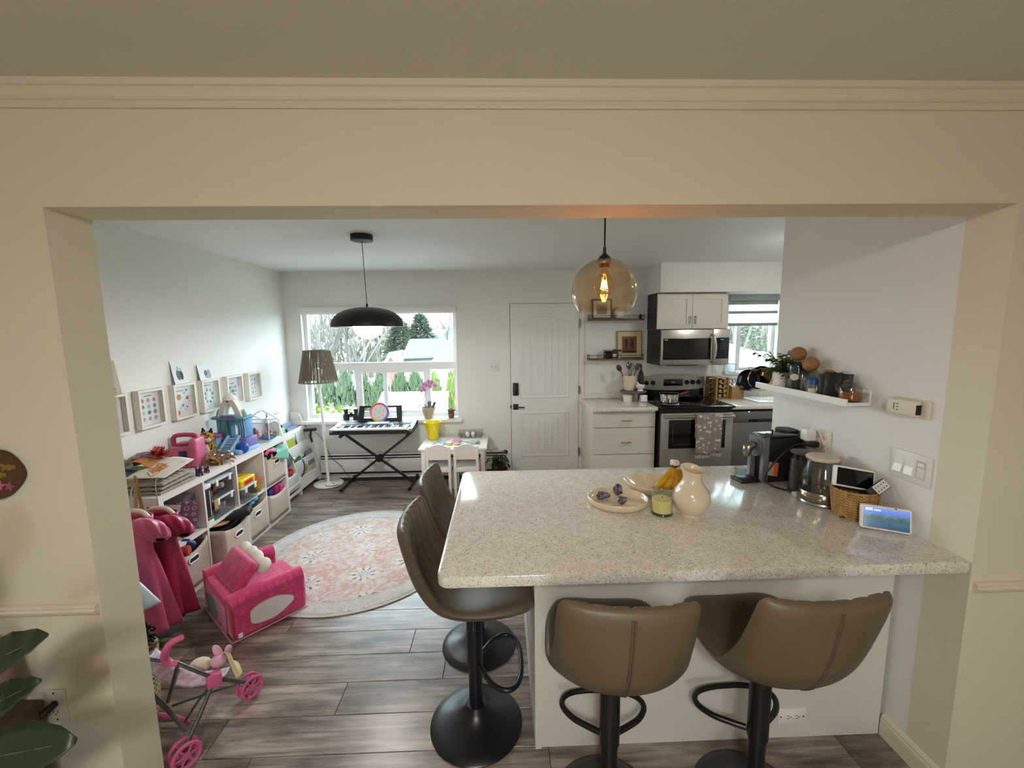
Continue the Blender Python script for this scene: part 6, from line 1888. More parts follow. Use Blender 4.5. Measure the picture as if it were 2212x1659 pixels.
for i in range(9):
    rr = random.Random(i); tube(bm, spline([(rr.uniform(-.1, .1), rr.uniform(-.08, .08), .066), (rr.uniform(-.1, .1), rr.uniform(-.08, .08), .085), (rr.uniform(-.1, .1), rr.uniform(-.08, .08), .068)], 4), .005, 6)
obj('craft_strips', bm, mat('strip_olive', 'a89a4a', .7, noise=(20, 'a0685a', .1)), yc)
jr = thing('snack_tub', 'small orange and green printed tub in the third cube', 'tub', (-2.115, 3.53, .3766))
bm = bmesh.new(); lathe(bm, [(0, 0), (.038, 0), (.040, .004), (.042, .10), (0, .10)], 24); obj('body', bm, mat('tub_print', 'b8862a', .5, noise=(35, '6a7a2a', .08)), jr)
bm = bmesh.new(); lathe(bm, [(0, .10), (.044, .10), (.044, .116), (0, .118)], 24); obj('lid', bm, mat('orange_lid', 'd25a24', .4), jr)
# first cube: sheets of paper
def dots_mat(name, base, dot, ringc, scale):
    m = bpy.data.materials.new(name); m.use_nodes = True
    nt = m.node_tree; b = nt.nodes['Principled BSDF']; tc = nt.nodes.new('ShaderNodeTexCoord'); v = nt.nodes.new('ShaderNodeTexVoronoi')
    v.inputs['Scale'].default_value = scale; v.inputs['Randomness'].default_value = .25
    nt.links.new(tc.outputs['Object'], v.inputs['Vector'])
    r = ramp(nt, [(.0, base), (.24, base), (.27, ringc), (.33, ringc), (.36, base)]); nt.links.new(v.outputs['Distance'], r.inputs['Fac'])
    nt.links.new(r.outputs['Color'], b.inputs['Base Color']); b.inputs['Roughness'].default_value = .7
    return m
boxy('bubble_sheet', 'plum card printed with pale circles in the first cube', 'card', (-2.185, 2.745, .505), (.22, .004, .20), dots_mat('plum_dots', '6d4a63', '6d4a63', 'b596ac', 22), (0, 6, 38), .001)
boxy('grey_board', 'grey cardboard sheet behind the plum card', 'card', (-2.235, 2.770, .525), (.25, .005, .26), mat('greyboard', '85808a', .8), (0, 14, 40), .001)
boxy('leaf_card', 'white card with dark leaf prints in the first cube', 'card', (-2.125, 2.605, .475), (.11, .003, .165), mat('leaf_card', 'd8d4cc', .7, noise=(28, '4a5a48', .05)), (0, -12, 34), .001)
boxy('white_folder', 'white leaning sheet behind the leaf card', 'card', (-2.20, 2.60, .49), (.16, .003, .20), mat('folder_white', 'c9ccce', .7), (0, 8, 40), .001)
boxy('card_stack', 'small stack of grey greeting cards behind the leaf card', 'card', (-2.20, 2.68, .55), (.13, .014, .14), mat('card_grey', 'b0a6a8', .7), (0, 20, 36), .001)

# ---- things on top of the shelf
def egg_carton(lab, x, y, z, rz):
    t = thing('egg_carton', lab, 'egg carton', (x, y, z), radians(rz), 'grey pulp egg cartons')
    PULP = mat('pulp', '9a9184', .95, noise=(60, 'a89f92', .3), bump=(200, .4))
    bm = bmesh.new(); rows = []
    nx, ny = 37, 19
    for j in range(ny):
        row = []
        for i in range(nx):
            u, v = i / (nx - 1), j / (ny - 1)
            hgt = .020 + .014 * cos(u * 12 * pi) * 1.0 * .5 + .014 * cos(v * 6 * pi) * .5
            edge = min(1, min(u, 1 - u) * 20, min(v, 1 - v) * 12)
            row.append((-.14 + .28 * u, -.13 + .26 * v, .004 + hgt * edge))
        rows.append(row)
    grid(bm, rows); obj('tray', bm, PULP, t, 60, solid=.003)
    bm = bmesh.new()
    tube(bm, [(-.142, -.132, .010), (.142, -.132, .010), (.142, .132, .010), (-.142, .132, .010)], .008, 6, closed=True); obj('skirt', bm, PULP, t)
    return t
for k, (lb, z) in enumerate((('grey pulp egg carton at the bottom of the stack on the shelf', 0), ('grey pulp egg carton in the middle of the stack', .026), ('grey pulp egg carton on top of the stack under the drawing', .052))):
    egg_carton(lb, -2.225, 2.675, ZS + z, 90 + 2 * k)
def drawing(u, v):
    return (-2.33 + .25 * u + .015 * v, 2.56 + .24 * v, ZS + .098 + .02 * sin(pi * u) * v + .045 * v)
drape('childs_drawing', 'white paper with an orange scribble lying over the egg cartons', 'drawing', drawing, mat('drawing_paper', 'ddd7cd', .8), thick=.001)
scr = bpy.data.objects['childs_drawing']
rnd = random.Random(6)
for i in range(9):
    q = [(.5 + rnd.gauss(0, .13), .42 + rnd.gauss(0, .13)) for _ in range(4)]
    bm = bmesh.new(); tube(bm, spline([Vector(drawing(u, v)) + Vector((0, 0, .0016)) for u, v in q], 5), .0022, 4); obj('crayon_stroke', bm, mat('orange_crayon', 'c87a3a', .7), scr)
# tissue flower
bm = bmesh.new(); rnd = random.Random(31)
for i in range(26):
    a = rnd.uniform(0, 2 * pi); el = rnd.uniform(.1, 1.2)
    M_ = Rz(a) @ Ry(-el)
    leaf_mesh(bm, M_, rnd.uniform(.055, .085), .03, rnd.uniform(-.4, .5), 5)
tag(obj('tissue_flower', bm, mat('coral_tissue', 'c05450', .8), None, 60, loc=(-2.30, 2.80, ZS + .165)), 'coral red tissue paper flower on the shelf pile', 'paper flower')
# craft pile behind
boxy('yellow_carton', 'yellow and green printed carton at the end of the shelf', 'box', (-2.415, 2.60, ZS + .11), (.06, .09, .22), mat('yellow_carton', 'd3b83a', .5, noise=(14, '7a9a4a', .08)), (0, 0, 8))
boxy('magenta_carton', 'dark magenta printed carton on the craft pile', 'box', (-2.365, 2.79, ZS + .165), (.13, .09, .055), mat('magenta_carton', '7a2a48', .5, noise=(30, 'b5a0a8', .05)), (8, -6, 20))
boxy('green_folder', 'lime green folder under the craft pile', 'folder', (-2.35, 2.70, ZS + .085), (.17, .22, .012), mat('lime_folder', '7d9a34', .6), (4, 8, 12), .002)
boxy('blue_folder', 'dark blue folder at the bottom of the craft pile', 'folder', (-2.38, 2.62, ZS + .105), (.10, .16, .014), mat('blue_folder', '2f4a6a', .6), (0, 10, 5), .002)
def orange_paper(u, v):
    return (-2.42 + .17 * u, 2.67 + .14 * v, ZS + .14 + .03 * sin(pi * u * 1.2) + .02 * v)
drape('orange_paper', 'curled orange and green craft paper on the pile', 'paper', orange_paper, mat('orange_craft', 'c4764a', .8, noise=(8, '7a8a4a', .06)), thick=.001)
bm = bmesh.new(); lathe(bm, [(0, 0), (.03, 0), (.033, .006), (.03, .012), (0, .012)], 20, Rx(radians(65)))
tag(obj('wooden_disc', bm, mat('brown_disc', '6b3a24', .5), None, loc=(-2.40, 2.585, ZS + .145)), 'round brown wooden disc leaning on the craft pile', 'toy')
boxy('lilac_figure', 'small lilac and brown toy figure on the craft pile', 'toy', (-2.415, 2.655, ZS + .20), (.022, .022, .06), mat('lilac_fig', 'b79ac4', .5, noise=(20, '7a4a38', .02)), (10, -30, 0), .006)
tbk = boxy('black_marker', 'black and silver marker on the craft pile', 'pen', (-2.345, 2.885, ZS + .12), (.12, .016, .014), BLACK, (0, -10, 35), .005)
# pink carry-case toy
pk = thing('pink_toy_case', 'pink plastic toy carry case with a handle on the shelf', 'toy', (-2.345, 3.115, ZS), radians(8))
PNK = mat('pink_plastic', 'd06a8c', .35); PNKD = mat('pink_plastic_deep', 'b23a62', .35)
bm = bmesh.new(); rbox(bm, -.085, .060, -.06, .06, .0, .165, .012, 3); obj('box_body', bm, PNK, pk)
bm = bmesh.new(); rbox(bm, .050, .098, -.066, .066, .0, .215, .014, 3); obj('side_column', bm, PNK, pk)
bm = bmesh.new(); tube(bm, spline([(-.078, -.0, .16), (-.08, 0, .215), (-.05, 0, .237), (.03, 0, .237), (.07, 0, .225), (.075, 0, .18)], 5), .016, 10); obj('handle', bm, PNKD, pk)
bm = bmesh.new(); rbox(bm, -.055, .045, -.045, .045, .165, .182, .006); obj('inner_tray', bm, PNKD, pk)
bm = bmesh.new(); rbox(bm, -.020, .030, -.0625, -.058, .02, .13, .004); obj('navy_panel', bm, mat('navy_panel', '2c2a5a', .4), pk)
# leopard plush
def spots_mat():
    m = bpy.data.materials.new('leopard_fur'); m.use_nodes = True
    nt = m.node_tree; b = nt.nodes['Principled BSDF']; tc = nt.nodes.new('ShaderNodeTexCoord')
    v = nt.nodes.new('ShaderNodeTexVoronoi'); v.inputs['Scale'].default_value = 48; nt.links.new(tc.outputs['Object'], v.inputs['Vector'])
    n = nt.nodes.new('ShaderNodeTexNoise'); n.inputs['Scale'].default_value = 60; nt.links.new(tc.outputs['Object'], n.inputs['Vector'])
    a = nt.nodes.new('ShaderNodeMath'); a.operation = 'MULTIPLY_ADD'; a.inputs[1].default_value = .5; nt.links.new(n.outputs['Fac'], a.inputs[0]); nt.links.new(v.outputs['Distance'], a.inputs[2])
    r = ramp(nt, [(.42, '1c1410'), (.56, '1c1410'), (.62, 'b08a3c')]); nt.links.new(a.outputs[0], r.inputs['Fac'])
    nt.links.new(r.outputs['Color'], b.inputs['Base Color']); b.inputs['Roughness'].default_value = .95
    return m
LEO = spots_mat(); CRW = mat('plush_white', 'd9d0c6', .9)
lp = thing('leopard_plush', 'sitting spotted leopard plush toy on the shelf', 'plush', (-2.325, 3.315, ZS), radians(-10))
bm = bmesh.new(); ell(bm, (0, 0, .070), (.052, .048, .075), 18); obj('body', bm, LEO, lp)
bm = bmesh.new(); ell(bm, (.008, -.012, .170), (.052, .048, .050), 18); hd_ = obj('head', bm, LEO, lp)
for s in (-1, 1):
    bm = bmesh.new(); cyl(bm, (s * .030, .0, .205), (s * .040, .004, .243), .018, .004, n=10); obj('ear', bm, mat('ear_dark', '2a1c14', .9), hd_)
    bm = bmesh.new(); ell(bm, (.030 + s * .016, -.046, .178), .006, 8); obj('eye', bm, BLACKG, hd_)
    bm = bmesh.new(); ell(bm, (s * .035 + .01, -.045, .024), (.022, .034, .022), 12); obj('leg', bm, LEO, lp)
bm = bmesh.new(); ell(bm, (.038, -.040, .157), (.024, .022, .018), 12); obj('muzzle', bm, CRW, hd_)
bm = bmesh.new(); ell(bm, (.056, -.048, .162), .006, 8); obj('nose', bm, mat('nose_pink', 'c88a96', .6), hd_)
bm = bmesh.new(); ell(bm, (.020, -.040, .075), (.025, .018, .045), 12); obj('chest', bm, CRW, lp)
# bag of autumn leaves
bg_ = thing('leaf_bag', 'clear crumpled bag of dry brown leaves on the shelf', 'bag', (-2.155, 3.175, ZS))
bm = bmesh.new(); rnd = random.Random(8)
for i in range(70):
    a = rnd.uniform(0, 2 * pi); r = .075 * rnd.random() ** .5; z = .015 + .075 * rnd.random() * (1 - r / .1)
    leaf_mesh(bm, T(r * cos(a), r * sin(a) * 1.1, z) @ Euler((rnd.uniform(-1, 1), rnd.uniform(-1, 1), rnd.uniform(0, 6))).to_matrix().to_4x4(), rnd.uniform(.03, .055), rnd.uniform(.010, .018), .3, 3)
tag(obj('dry_leaves', bm, mat('dry_leaf', '8a5a30', .7, noise=(30, 'b5824a', .3)), bg_, 0), None, None, kind='stuff')
bm = bmesh.new(); bmesh.ops.create_icosphere(bm, subdivisions=3, radius=1)
for v in bm.verts:
    k = 1 + rnd.uniform(-.06, .05); v.co = Vector((v.co.x * .088 * k, v.co.y * .10 * k, max(.003, .052 + v.co.z * .06 * k)))
obj('bag_film', bm, glass('bag_film', 'f4f2ee', 3.0, .15), bg_, 20)
for k, (x, y, s_, lb) in enumerate(((-2.105, 2.885, 1.0, 'larger dark purple pony toy at the shelf edge'), (-2.095, 2.945, .75, 'smaller dark purple pony toy at the shelf edge'))):
    bm = bmesh.new()
    ell(bm, (0, 0, .032 * s_), (.030 * s_, .018 * s_, .018 * s_), 12); ell(bm, (.026 * s_, 0, .056 * s_), (.016 * s_, .012 * s_, .014 * s_), 10)
    for dx in (-.018, .018):
        for dy in (-.009, .009): cyl(bm, (dx * s_, dy * s_, .001), (dx * s_, dy * s_, .03 * s_), .007 * s_, n=8)
    ell(bm, (-.034 * s_, 0, .036 * s_), (.012 * s_, .008 * s_, .018 * s_), 8)
    o = obj('pony_toy', bm, mat('purple_toy', '4a2a44', .4), None, 50, loc=(x, y, ZS)); o.rotation_euler = (0, 0, radians(-30)); tag(o, lb, 'toy', 'purple pony toys')

# ---- toy castle
tc_ = thing('toy_castle', 'teal and lilac plastic toy castle with a white arch on the shelf', 'toy castle', (-2.262, 3.505, ZS), radians(-6))
TEAL = mat('castle_teal', '5f93a0', .4); LILAC = mat('castle_lilac', '7d76b4', .4); ICE = mat('castle_ice', '8fb8d8', .4); PLUM = mat('castle_plum', '8a3a72', .4); PURP = mat('castle_purple', '6f62a8', .4)
bm = bmesh.new(); rbox(bm, -.14, .15, -.11, .13, 0, .035, .01); obj('base', bm, ICE, tc_)
bm = bmesh.new(); lathe(bm, [(.062, .03), (.050, .06), (.042, .10), (.052, .130), (0, .13)], 8, T(-.105, -.045, 0)); obj('round_turret', bm, ICE, tc_)
bm = bmesh.new(); lathe(bm, [(0, .13), (.055, .13), (.056, .148), (.05, .158), (0, .158)], 8, T(-.105, -.045, 0)); obj('turret_cap', bm, PLUM, tc_)
bm = bmesh.new(); rbox(bm, -.10, .145, -.02, .12, .03, .115, .008); obj('lower_wall', bm, LILAC, tc_)
for i in range(6):
    bm = bmesh.new(); box(bm, .0, .085, -.135 + i * .018, .0, .018 + i * .016, .034 + i * .016); obj('step', bm, ICE, tc_)
for x in (-.012, .085):
    bm = bmesh.new(); tube(bm, [(x + .006, -.145, .035), (x + .006, -.02, .135)], .012, 8); obj('stair_rail', bm, ICE, tc_)
bm = bmesh.new(); rbox(bm, -.03, .115, -.165, -.125, 0, .028, .008); obj('purple_foot', bm, PURP, tc_)
bm = bmesh.new(); ell(bm, (.135, -.055, .045), (.052, .03, .05), 16); obj('blue_bubble', bm, mat('cobalt_toy', '1f57b0', .3), tc_)
bm = bmesh.new(); rbox(bm, -.125, -.085, .0, .09, .115, .275, .01); rbox(bm, -.085, -.03, .0, .09, .115, .275, .008); obj('left_tower', bm, TEAL, tc_)
bm = bmesh.new(); rbox(bm, .062, .135, .0, .09, .115, .275, .012); obj('right_tower', bm, mat('castle_blue', '6a9ccf', .4), tc_)
for k in range(4):
    bm = bmesh.new(); tube(bm, spline([(.066 + k * .020, -.004, .12), (.072 + k * .02, -.006, .19), (.064 + k * .02, -.004, .265)], 4), .004, 6); obj('ice_vein', bm, ICE, tc_)
bm = bmesh.new(); poly(bm, [(-.03, .02, .12), (-.03, .02, .275), (.062, .02, .275), (.062, .02, .12), (.045, .02, .12), (.045, .02, .20), (.03, .02, .235), (0, .02, .235), (-.012, .02, .20), (-.012, .02, .12)], (0, .05, 0)); obj('arch_wall', bm, TEAL, tc_, 0)
bm = bmesh.new(); rbox(bm, -.145, .150, -.035, .105, .270, .295, .012); obj('balcony_floor', bm, TEAL, tc_)
bm = bmesh.new(); rbox(bm, -.05, .08, -.042, -.030, .290, .312, .004); obj('balcony_front', bm, PURP, tc_)
for x in (-.12, .10):
    bm = bmesh.new(); lathe(bm, [(.024, .294), (.02, .32), (.004, .352), (0, .353)], 6, T(x, .04, 0)); obj('finial', bm, TEAL, tc_)
IVO = mat('castle_ivory', 'd3cdc4', .5)
bm = bmesh.new()
outer = [(-.105 + .21 * i / 20, .294 + .165 * sin(pi * i / 20) ** .8) for i in range(21)]
inner = [(-.052 + .104 * i / 20, .294 + .105 * sin(pi * i / 20) ** .7) for i in range(21)]
poly(bm, [(x, .0, z) for x, z in outer] + [(x, .0, z) for x, z in inner[::-1]], (0, .055, 0)); obj('white_arch', bm, IVO, tc_, 20)
bm = bmesh.new(); lathe(bm, [(0, .432), (.050, .432), (.05, .447), (.03, .475), (.012, .488), (0, .49)], 12, T(-.005, .028, 0)); obj('white_dome', bm, IVO, tc_)
bm = bmesh.new(); pts = []
for i in range(12):
    r = .022 if i % 2 == 0 else .011; pts.append((-.005 + r * cos(2 * pi * i / 12), -.004, .43 + r * sin(2 * pi * i / 12)))
poly(bm, pts, (0, .006, 0)); obj('snow_star', bm, mat('star_mauve', '6a5a70', .5), tc_, 0)
# ---- white-framed terrarium house
hs = thing('terrarium_house', 'white-framed clear toy greenhouse filled with small toys', 'toy house', (-2.255, 3.865, ZS))
bm = bmesh.new(); rbox(bm, -.155, .155, -.085, .105, 0, .014, .003); obj('base', bm, mat('house_base', 'b9d0cc', .3), hs)
E_ = []
for x in (-.15, .15):
    for y in (-.08, .10): E_.append(((x, y, .012), (x, y, .175)))
for y in (-.08, .10): E_ += [((-.15, y, .175), (.15, y, .175)), ((-.15, y, .175), (0, y, .262)), ((0, y, .262), (.15, y, .175))]
for x in (-.15, .15): E_.append(((x, -.08, .175), (x, .10, .175)))
E_.append(((0, -.08, .262), (0, .10, .262)))
for a, b_ in E_:
    bm = bmesh.new(); tube(bm, [a, b_], .0045, 6); obj('frame_bar', bm, mat('frame_white', 'd2d0cc', .4), hs)
for y in (-.08, .10):
    bm = bmesh.new(); box(bm, -.148, .148, y - .001, y + .001, .014, .175); obj('clear_panel', bm, CP, hs, 0)
def small_toy(lab, x, y, z, parts_, name='toy_figure'):
    t = thing(name, lab, 'toy', (x, y, z))
    for nm, sh, m in parts_:
        bm = bmesh.new(); sh(bm); obj(nm, bm, m, t, 45)
ORG = mat('orange_toy', 'd9602a', .4)
def castle_small(bm):
    rbox(bm, -.05, .05, -.03, .03, 0, .05, .006); rbox(bm, -.05, -.015, -.02, .02, .05, .10, .005); rbox(bm, .012, .05, -.02, .02, .05, .085, .005)
small_toy('orange toy castle inside the toy greenhouse', -2.285, 3.83, ZS + .0145, (('walls', castle_small, ORG), ('roof', lambda b: (cyl(b, (-.032, 0, .10), (-.032, 0, .13), .02, .002, 8), cyl(b, (.03, 0, .085), (.03, 0, .112), .02, .002, 8)), mat('grey_roof', '5a5a68', .4))))
small_toy('magenta flower toy inside the toy greenhouse', -2.355, 3.85, ZS + .0145, (('body', lambda b: (ell(b, (0, 0, .03), (.03, .025, .03), 12), ell(b, (0, -.01, .075), (.028, .02, .02), 10)), mat('hot_pink', 'c02a72', .4)),))
small_toy('blue boat toy in front of the toy greenhouse', -2.145, 3.815, ZS + .0145, (('hull', lambda b: ell(b, (0, 0, .018), (.07, .028, .018), 14), mat('boat_blue', '3f7fc8', .4)), ('pink_ball', lambda b: ell(b, (-.02, -.01, .045), .016, 10), mat('pink_ball', 'd86a9a', .4))))
small_toy('tan animal figure in the toy greenhouse', -2.185, 3.90, ZS + .0145, (('body', lambda b: (ell(b, (0, 0, .03), (.035, .018, .022), 12), ell(b, (.03, 0, .06), (.018, .014, .016), 10)), mat('tan_toy', 'b58a62', .6)),))
small_toy('red and green bug toy at the front of the toy greenhouse', -2.125, 3.885, ZS + .0145, (('body', lambda b: ell(b, (0, 0, .016), (.035, .02, .016), 12), mat('bug_red', 'a8482a', .5, noise=(40, '5a7a3a', .1))),))

# ---- pictures on the left wall
FRW = mat('box_frame', 'ded9cf', .5); FRS = mat('box_frame_side', 'b3a48c', .6)
def box_frame(lab, y0, y1, z0, z1, art, deep=.043):
    t = thing('box_frame', lab, 'picture', (XW + .001, (y0 + y1) / 2, (z0 + z1) / 2), group='white box frames on the left wall')
    w, h = (y1 - y0) / 2, (z1 - z0) / 2; f = .017
    bm = bmesh.new()
    for a in ((-w, -w + f, -h, h), (w - f, w, -h, h)): box(bm, 0, deep, a[0], a[1], a[2], a[3])
    for a in ((-w + f, w - f, -h, -h + f), (-w + f, w - f, h - f, h)): box(bm, 0, deep, a[0], a[1], a[2], a[3])
    obj('frame', bm, FRW, t, 0)
    bm = bmesh.new(); box(bm, .008, .012, -w + f, w - f, -h + f, h - f); pr = obj('print', bm, mat('print_paper', 'd3d2d4', .7), t)
    bm = bmesh.new(); box(bm, .034, .036, -w + f, w - f, -h + f, h - f); obj('glazing', bm, glass('frame_glass', 'ffffff', .5), t, 0)
    for nm, items, m in art(w - f, h - f):
        for it in items:
            bm = bmesh.new(); it(bm); obj(nm, bm, m, pr, 0)
    return t
def dotf(y, z, r): return lambda bm: lathe(bm, [(0, .0005), (r, .0005), (r * .96, .0012), (0, .0012)], 14, T(.012, y, z) @ Ry(pi / 2))
def barf(y0, y1, z0, z1): return lambda bm: box(bm, .0122, .0128, y0, y1, z0, z1)
CC = ['b5654a', 'b4674c', 'c0504a', '6a6a52', '8fa09a', '5f7278', '9ab0b0', '566870', '8a6a7a', 'c88a88', 'c0808a', 'a08aa8']
def art_grid(w, h):
    out = [('caption', [barf(-w * .35, w * .35, h * .72, h * .78)], mat('ink_grey', '6a6a70', .7))]
    for r in range(4):
        for c in range(3):
            out.append(('colour_dot', [dotf(-w * .55 + c * w * .55, h * .48 - r * h * .37, w * .155)], mat('dot_' + CC[r * 3 + c], CC[r * 3 + c], .7)))
    return out
def art_planets(w, h):
    o = [('caption', [barf(-w * .6, w * .2, h * .66, h * .71)], mat('ink_grey', '6a6a70', .7))]
    for y, z, r, c in ((-.35, .28, .24, 'c0563a'), (.55, .15, .16, 'a86a54'), (.5, .68, .09, '3a3a48'), (.25, .5, .08, '8a8a90'), (-.7, -.2, .07, 'c08a5a'), (0, -.3, .12, '7d8a8a'), (.45, -.45, .09, '9a4a58'), (-.55, -.75, .2, 'c86a3a'), (-.3, -.45, .05, 'a0a0b0'), (.2, -.62, .05, '707880'), (.75, -.1, .05, '90505a')):
        o.append(('planet', [dotf(y * w, z * h, r * w)], mat('pl_' + c, c, .7)))
    return o
def art_clock(w, h):
    o = [('caption', [barf(-w * .55, w * .35, h * .70, h * .76)], mat('ink_grey', '6a6a70', .7))]
    for i in range(8):
        a = 2 * pi * i / 8 + .3; o.append(('moon_dot', [dotf(.52 * w * cos(a), -.05 * h + .45 * h * sin(a), w * .13)], mat('moon_grey' + str(i % 3), ('505860', '6a747c', '8a949c')[i % 3], .7)))
    return o
def art_calendar(w, h):
    o = [('caption', [barf(-w * .3, w * .3, h * .48, h * .54)], mat('ink_grey', '6a6a70', .7))]
    for r in range(3):
        for c in range(3): o.append(('photo_tile', [barf(-w * .6 + c * w * .42, -w * .26 + c * w * .42, h * .1 - r * h * .3, h * .32 - r * h * .3)], mat('tile%d' % ((r + c) % 3), ('7a8078', 'a8b0b0', '5a6468')[(r + c) % 3], .7)))
    return o
def art_weather(w, h):
    o = [('caption', [barf(-w * .5, w * .5, h * .8, h * .84)], mat('ink_grey', '6a6a70', .7))]
    for r in range(4):
        for c in range(3): o.append(('small_figure', [dotf(-w * .55 + c * w * .5, h * .52 - r * h * .36, w * .11), barf(-w * .57 + c * w * .5, -w * .53 + c * w * .5, h * .34 - r * h * .36, h * .42 - r * h * .36)], mat('fig%d' % ((r * 3 + c) % 4), ('c09a6a', '8a9098', '7a8088', 'a8a0a8')[(r * 3 + c) % 4], .7)))
    return o
def art_letters(w, h): return []
fr_y = [(2.535, 2.757), (2.838, 3.054), (3.146, 3.370), (3.443, 3.657), (3.756, 3.984), (4.070, 4.290)]
labs = ['white box frame with colourful alphabet letters, nearest the viewer', 'white box frame with a grid of twelve coloured dots', 'white box frame with a planets print', 'white box frame with a ring of grey moon dots', 'white box frame with grey photo tiles behind the toy castle', 'white box frame with small figures, nearest the window']
for (a, b_), lb, art in zip(fr_y, labs, (art_letters, art_grid, art_planets, art_clock, art_calendar, art_weather)):
    t = box_frame(lb, a, b_, 1.085, 1.350, art)
    if art is art_letters:
        for k, (ch_, c, z) in enumerate((('m', 'b5523f', .085), ('e', '6f7a5a', .03), ('r', '5a6a80', -.025), ('o', '8a4a58', -.085))):
            text('printed_letter', ch_, .075, mat('let_' + c, c, .7), t, T(.0125, .0, z) @ Rz(pi / 2) @ Rx(pi / 2))
def wall_card(lab, y0, y1, z0, z1, parts_, name='photo_print'):
    t = thing(name, lab, 'photo', (XW + .030, (y0 + y1) / 2, z0)); t.rotation_euler = (0, radians(-9), 0)
    w = (y1 - y0) / 2; h = z1 - z0
    bm = bmesh.new(); box(bm, -.0008, .0008, -w, w, 0, h); obj('card', bm, mat('card_white', 'd9dcde', .6), t, 0)
    for nm, f, m in parts_:
        bm = bmesh.new(); f(bm, w, h); obj(nm, bm, m, t, 0)
GR1 = mat('photo_grey', '5c6268', .7); GR2 = mat('photo_mid', '9aa2a8', .7); GR3 = mat('photo_dark', '33383c', .7)
def pdot(y, z, ry, rz): return lambda bm, w, h: lathe(bm, [(0, .0009), (1, .0009), (0, .0014)], 14, Matrix.Translation((0, y * w, z * h)) @ Ry(pi / 2) @ Matrix.Diagonal((rz * h, ry * w, 1, 1)))
wall_card('black and white photo of a couple standing on a frame', 3.183, 3.312, 1.3505, 1.530, (('sitter', pdot(-.15, .38, .35, .22), GR1), ('sitter', pdot(.28, .36, .28, .2), GR3), ('face', pdot(-.1, .66, .14, .09), GR2), ('face', pdot(.3, .60, .14, .08), GR2)))
wall_card('faint family photo card standing on the moon-dot frame', 3.45, 3.625, 1.3505, 1.478, (('sitter', pdot(-.1, .42, .22, .22), GR1), ('sitter', pdot(.3, .42, .24, .24), GR2), ('bench', pdot(.15, .22, .45, .14), GR2)))
lb_ = thing('letter_board', 'narrow grey felt letter board standing on the alphabet frame', 'letter board', (XW + .028, 2.675, 1.3505)); lb_.rotation_euler = (0, radians(-7), 0)
bm = bmesh.new(); rbox(bm, -.004, .004, -.075, .062, 0, .215, .003); obj('board', bm, mat('felt_grey', 'b3aa98', .9), lb_)
INK = mat('letter_black', '1c1a18', .6)
for k, ln_ in enumerate(('SUMMER', 'H O M E', 'READ A', 'BOOK', 'SWIM', 'HIKE', 'RIDE', 'BAKE', 'GAMES', '4 JULY')):
    text('letter_row', ln_, .019, INK, lb_, T(.0046, -.006, .198 - k * .0205) @ Rz(pi / 2) @ Rx(pi / 2))

# ---- book rack in the far corner
rk = thing('book_rack', 'white sloping children\'s book rack in the corner', 'book rack')
RKW = mat('rack_white', 'e4e2de', .4)
for y in (4.040, 4.395, 4.870):
    bm = bmesh.new(); poly(bm, [(-2.448, y, 0), (-2.150, y, 0), (-2.150, y, .13), (-2.345, y, .80), (-2.40, y, .82), (-2.448, y, .82)], (0, .016, 0)); obj('side_panel', bm, RKW, rk, 0)
tiers = [(-2.165, .05, .18), (-2.215, .21, .34), (-2.265, .37, .50), (-2.315, .53, .66)]
for x, z0, z1 in tiers:
    bm = bmesh.new(); box(bm, x, x + .012, 4.4115, 4.8695, z0, z1); obj('tier_front', bm, RKW, rk, 0)
    bm = bmesh.new(); box(bm, x - .055, x - .0005, 4.4115, 4.8695, z0, z0 + .010); obj('tier_floor', bm, RKW, rk, 0)
bm = bmesh.new(); box(bm, -2.447, -2.18, 4.0565, 4.3945, .40, .415); obj('shelf_board', bm, RKW, rk, 0)
bm = bmesh.new(); box(bm, -2.447, -2.16, 4.0565, 4.3945, .10, .112); obj('shelf_board', bm, RKW, rk, 0)
for z in (.05, .13):
    bm = bmesh.new(); box(bm, -2.158, -2.148, 4.0565, 4.3945, z, z + .028); obj('front_rail', bm, RKW, rk, 0)
bm = bmesh.new(); rbox(bm, -2.36, -2.165, 4.08, 4.37, .1125, .25, .01); tag(obj('toy_basket', bm, mat('basket_white', 'd3cfc9', .5)), 'white plastic basket low in the book rack', 'basket')
for lb, c, s, m, y in (('round green and purple plush in the book rack', (-2.24, 4.15, .30), (.05, .055, .048), mat('green_plush', '7fae5a', .8, noise=(12, '8a5a9a', .1)), 0), ('red knitted toy in the book rack basket', (-2.23, 4.29, .275), (.06, .07, .03), mat('red_knit', 'a82a2e', .8), 0), ('black and white toy at the back of the rack', (-2.32, 4.24, .30), (.05, .05, .05), mat('bw_toy', '1f1f22', .7, noise=(9, 'c9c9c6', .06)), 0)):
    bm = bmesh.new(); ell(bm, (0, 0, 0), s, 14); ell(bm, (s[0] * .4, s[1] * .3, s[2] * .7), (s[0] * .45,) * 3, 10); tag(obj('plush_toy', bm, m, None, 60, loc=c), lb, 'plush')
rb = thing('rainbow_flag', 'small rainbow cloth pennant hanging from the book rack', 'flag', (-2.128, 4.405, .19))
for k, c in enumerate(('3f4f9a', '3f7a8a', '6a9a4a', 'd8c040', 'd8862e', 'c03a34')):
    def strip(u, v, k=k): return (.012 + .018 * sin(4 * v) + .008 * sin(7 * u), -.030 + (.012 * k + .012 * u) - .0, .21 - .20 * v * (1 - .08 * k) - .012 * k)
    bm = bmesh.new(); grid(bm, [[strip(u / 2, v / 8) for u in range(3)] for v in range(9)]); obj('stripe', bm, mat('rb_' + c, c, .8), rb, 60, solid=.0015)
